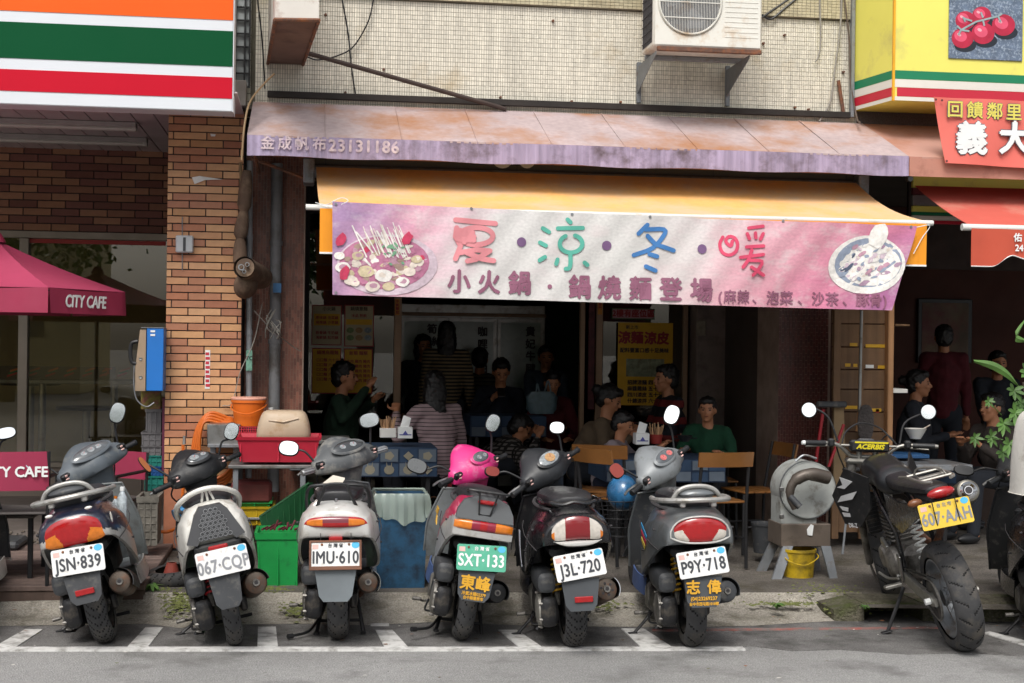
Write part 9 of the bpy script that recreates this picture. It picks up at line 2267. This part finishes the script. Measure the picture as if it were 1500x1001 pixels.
# plastic bag on the inner table
p = PY(793, 590, F+2.25); b = MB(); b.loft([[(p.x+sx*w*math.copysign(abs(math.cos(a))**.5, math.cos(a))*(1+.08*math.sin(a*5+z*30)), p.y+.07*math.copysign(abs(math.sin(a))**.5, math.sin(a)), p.z+z) for a in [2*PI*k/24 for k in range(24)]] for z, w, sx in ((-.1, .10, 1), (-.06, .13, 1), (.05, .14, 1), (.10, .10, 1))])
b.tube(rope([p+Vector((-.05, 0, .1)), p+Vector((-.04, 0, .17)), p+Vector((-.02, 0, .1))], 4), .008, 5); b.tube(rope([p+Vector((.03, 0, .1)), p+Vector((.06, 0, .2)), p+Vector((.09, 0, .08))], 4), .008, 5)
tag(b.build('carrier_bag', mat('pale_bag', '#5a7078', .4, var=.2, vs=20)), 'pale blue plastic carrier bag standing on the inner table', 'bag')
for (x0, y0, x1, y1, c_, lab) in ((1100, 458, 1124, 500, '#5a1a1c', 'dark red calendar above the wall shelf beside the green panel'), (1104, 540, 1120, 556, '#4a3c2c', 'small brown carton standing on the wall shelf'), (1124, 536, 1134, 556, '#6d6a60', 'pale tin standing on the wall shelf'), (1020, 470, 1034, 492, '#8c8474', 'small paper notice on the pale pillar'), (1100, 590, 1130, 640, '#3c2420', 'dark reddish picture below the wall shelf')):
 b = MB(); pxbox(b, x0, y0, x1, y1, GY+.1 if x0 > 1090 else GY-.22, .06 if y0 > 530 else .012, .003); n_ = lab.split()[2] if lab.startswith(('dark red ', 'small brown')) else ('tin' if 'tin' in lab else ('notice' if 'notice' in lab else 'picture')); tag(b.build(n_, mat('cl_'+c_[1:], c_, .6, var=.3, vs=20)), lab, n_)
# ================================================================ ACROSS THE STREET (seen only in mirrors and panes)
def street_tree(x, y, h, label, seed):
 rs = np.random.RandomState(seed); t = thing('street_tree', label, 'tree', (x, y, 0), group='street trees across the road')
 b = MB(); b.tube(rope([(x, y, 0), (x+.1, y, h*.3), (x-.1, y+.1, h*.55), (x, y, h*.8)], 4), [.22]*4+[.17]*4+[.1]*4+[.05], 8)
 for k in range(5): a = k*1.3; b.tube(rope([(x, y, h*.4), (x+math.cos(a)*1.0, y+math.sin(a)*1.0, h*.6), (x+math.cos(a)*1.8, y+math.sin(a)*1.8, h*.75)], 3), .05, 5)
 b.build('trunk', m_bark, t, world=True)
 n = 9000; cl = rs.normal(0, 1, (26, 3)); cl /= np.linalg.norm(cl, axis=1)[:, None]; cl = cl*rs.uniform(.5, 1, (26, 1))*np.array([2.6, 2.6, h*.26])+np.array([x, y, h*.70])
 c = cl[rs.randint(0, 26, n)]+rs.normal(0, .42, (n, 3)); d1 = rs.normal(0, 1, (n, 3)); d1 /= np.linalg.norm(d1, axis=1)[:, None]; d2 = np.cross(d1, rs.normal(0, 1, (n, 3))); d2 /= np.linalg.norm(d2, axis=1)[:, None]; s_ = rs.uniform(.06, .13, (n, 1))
 V = np.concatenate([c+d1*s_, c+d2*s_*.6, c-d1*s_, c-d2*s_*.6], 1).reshape(-1, 3)
 b = MB(); b.v = [tuple(v) for v in V]; b.f = [(4*i, 4*i+1, 4*i+2, 4*i+3) for i in range(n)]; b.mi = [0]*n
 o = b.build('crown', m_leaf, t, world=True, smooth=0, fix=False); o['kind'] = 'stuff'
street_tree(-7.5, -11, 7.5, 'leafy street tree across the road, mirrored in the left scooter mirrors', 1)
street_tree(1.2, -9.5, 6.6, 'lower leafy street tree across the road behind the viewer', 2)
street_tree(8.0, -9.0, 7.2, 'leafy street tree across the road at the right', 3)
t = thing('opposite_building', 'cream house across the road, seen only as a reflection in the shop window', 'building', (-13, -17, 0))
b = MB(); b.box(-20, -6.5, -22, -16, 0, 7.5, .02); b.build('wall', mat('cream_render', '#cfc39a', .8, var=.1, vs=1), t, world=True)
for j in range(2):
 for i in range(5): b = MB(); x = -19+i*2.5; b.box(x, x+1.5, -16.01, -15.95, 1.6+j*3, 3.0+j*3, .01); b.build('window', mat('far_window', '#3c4448', .2), t, world=True)
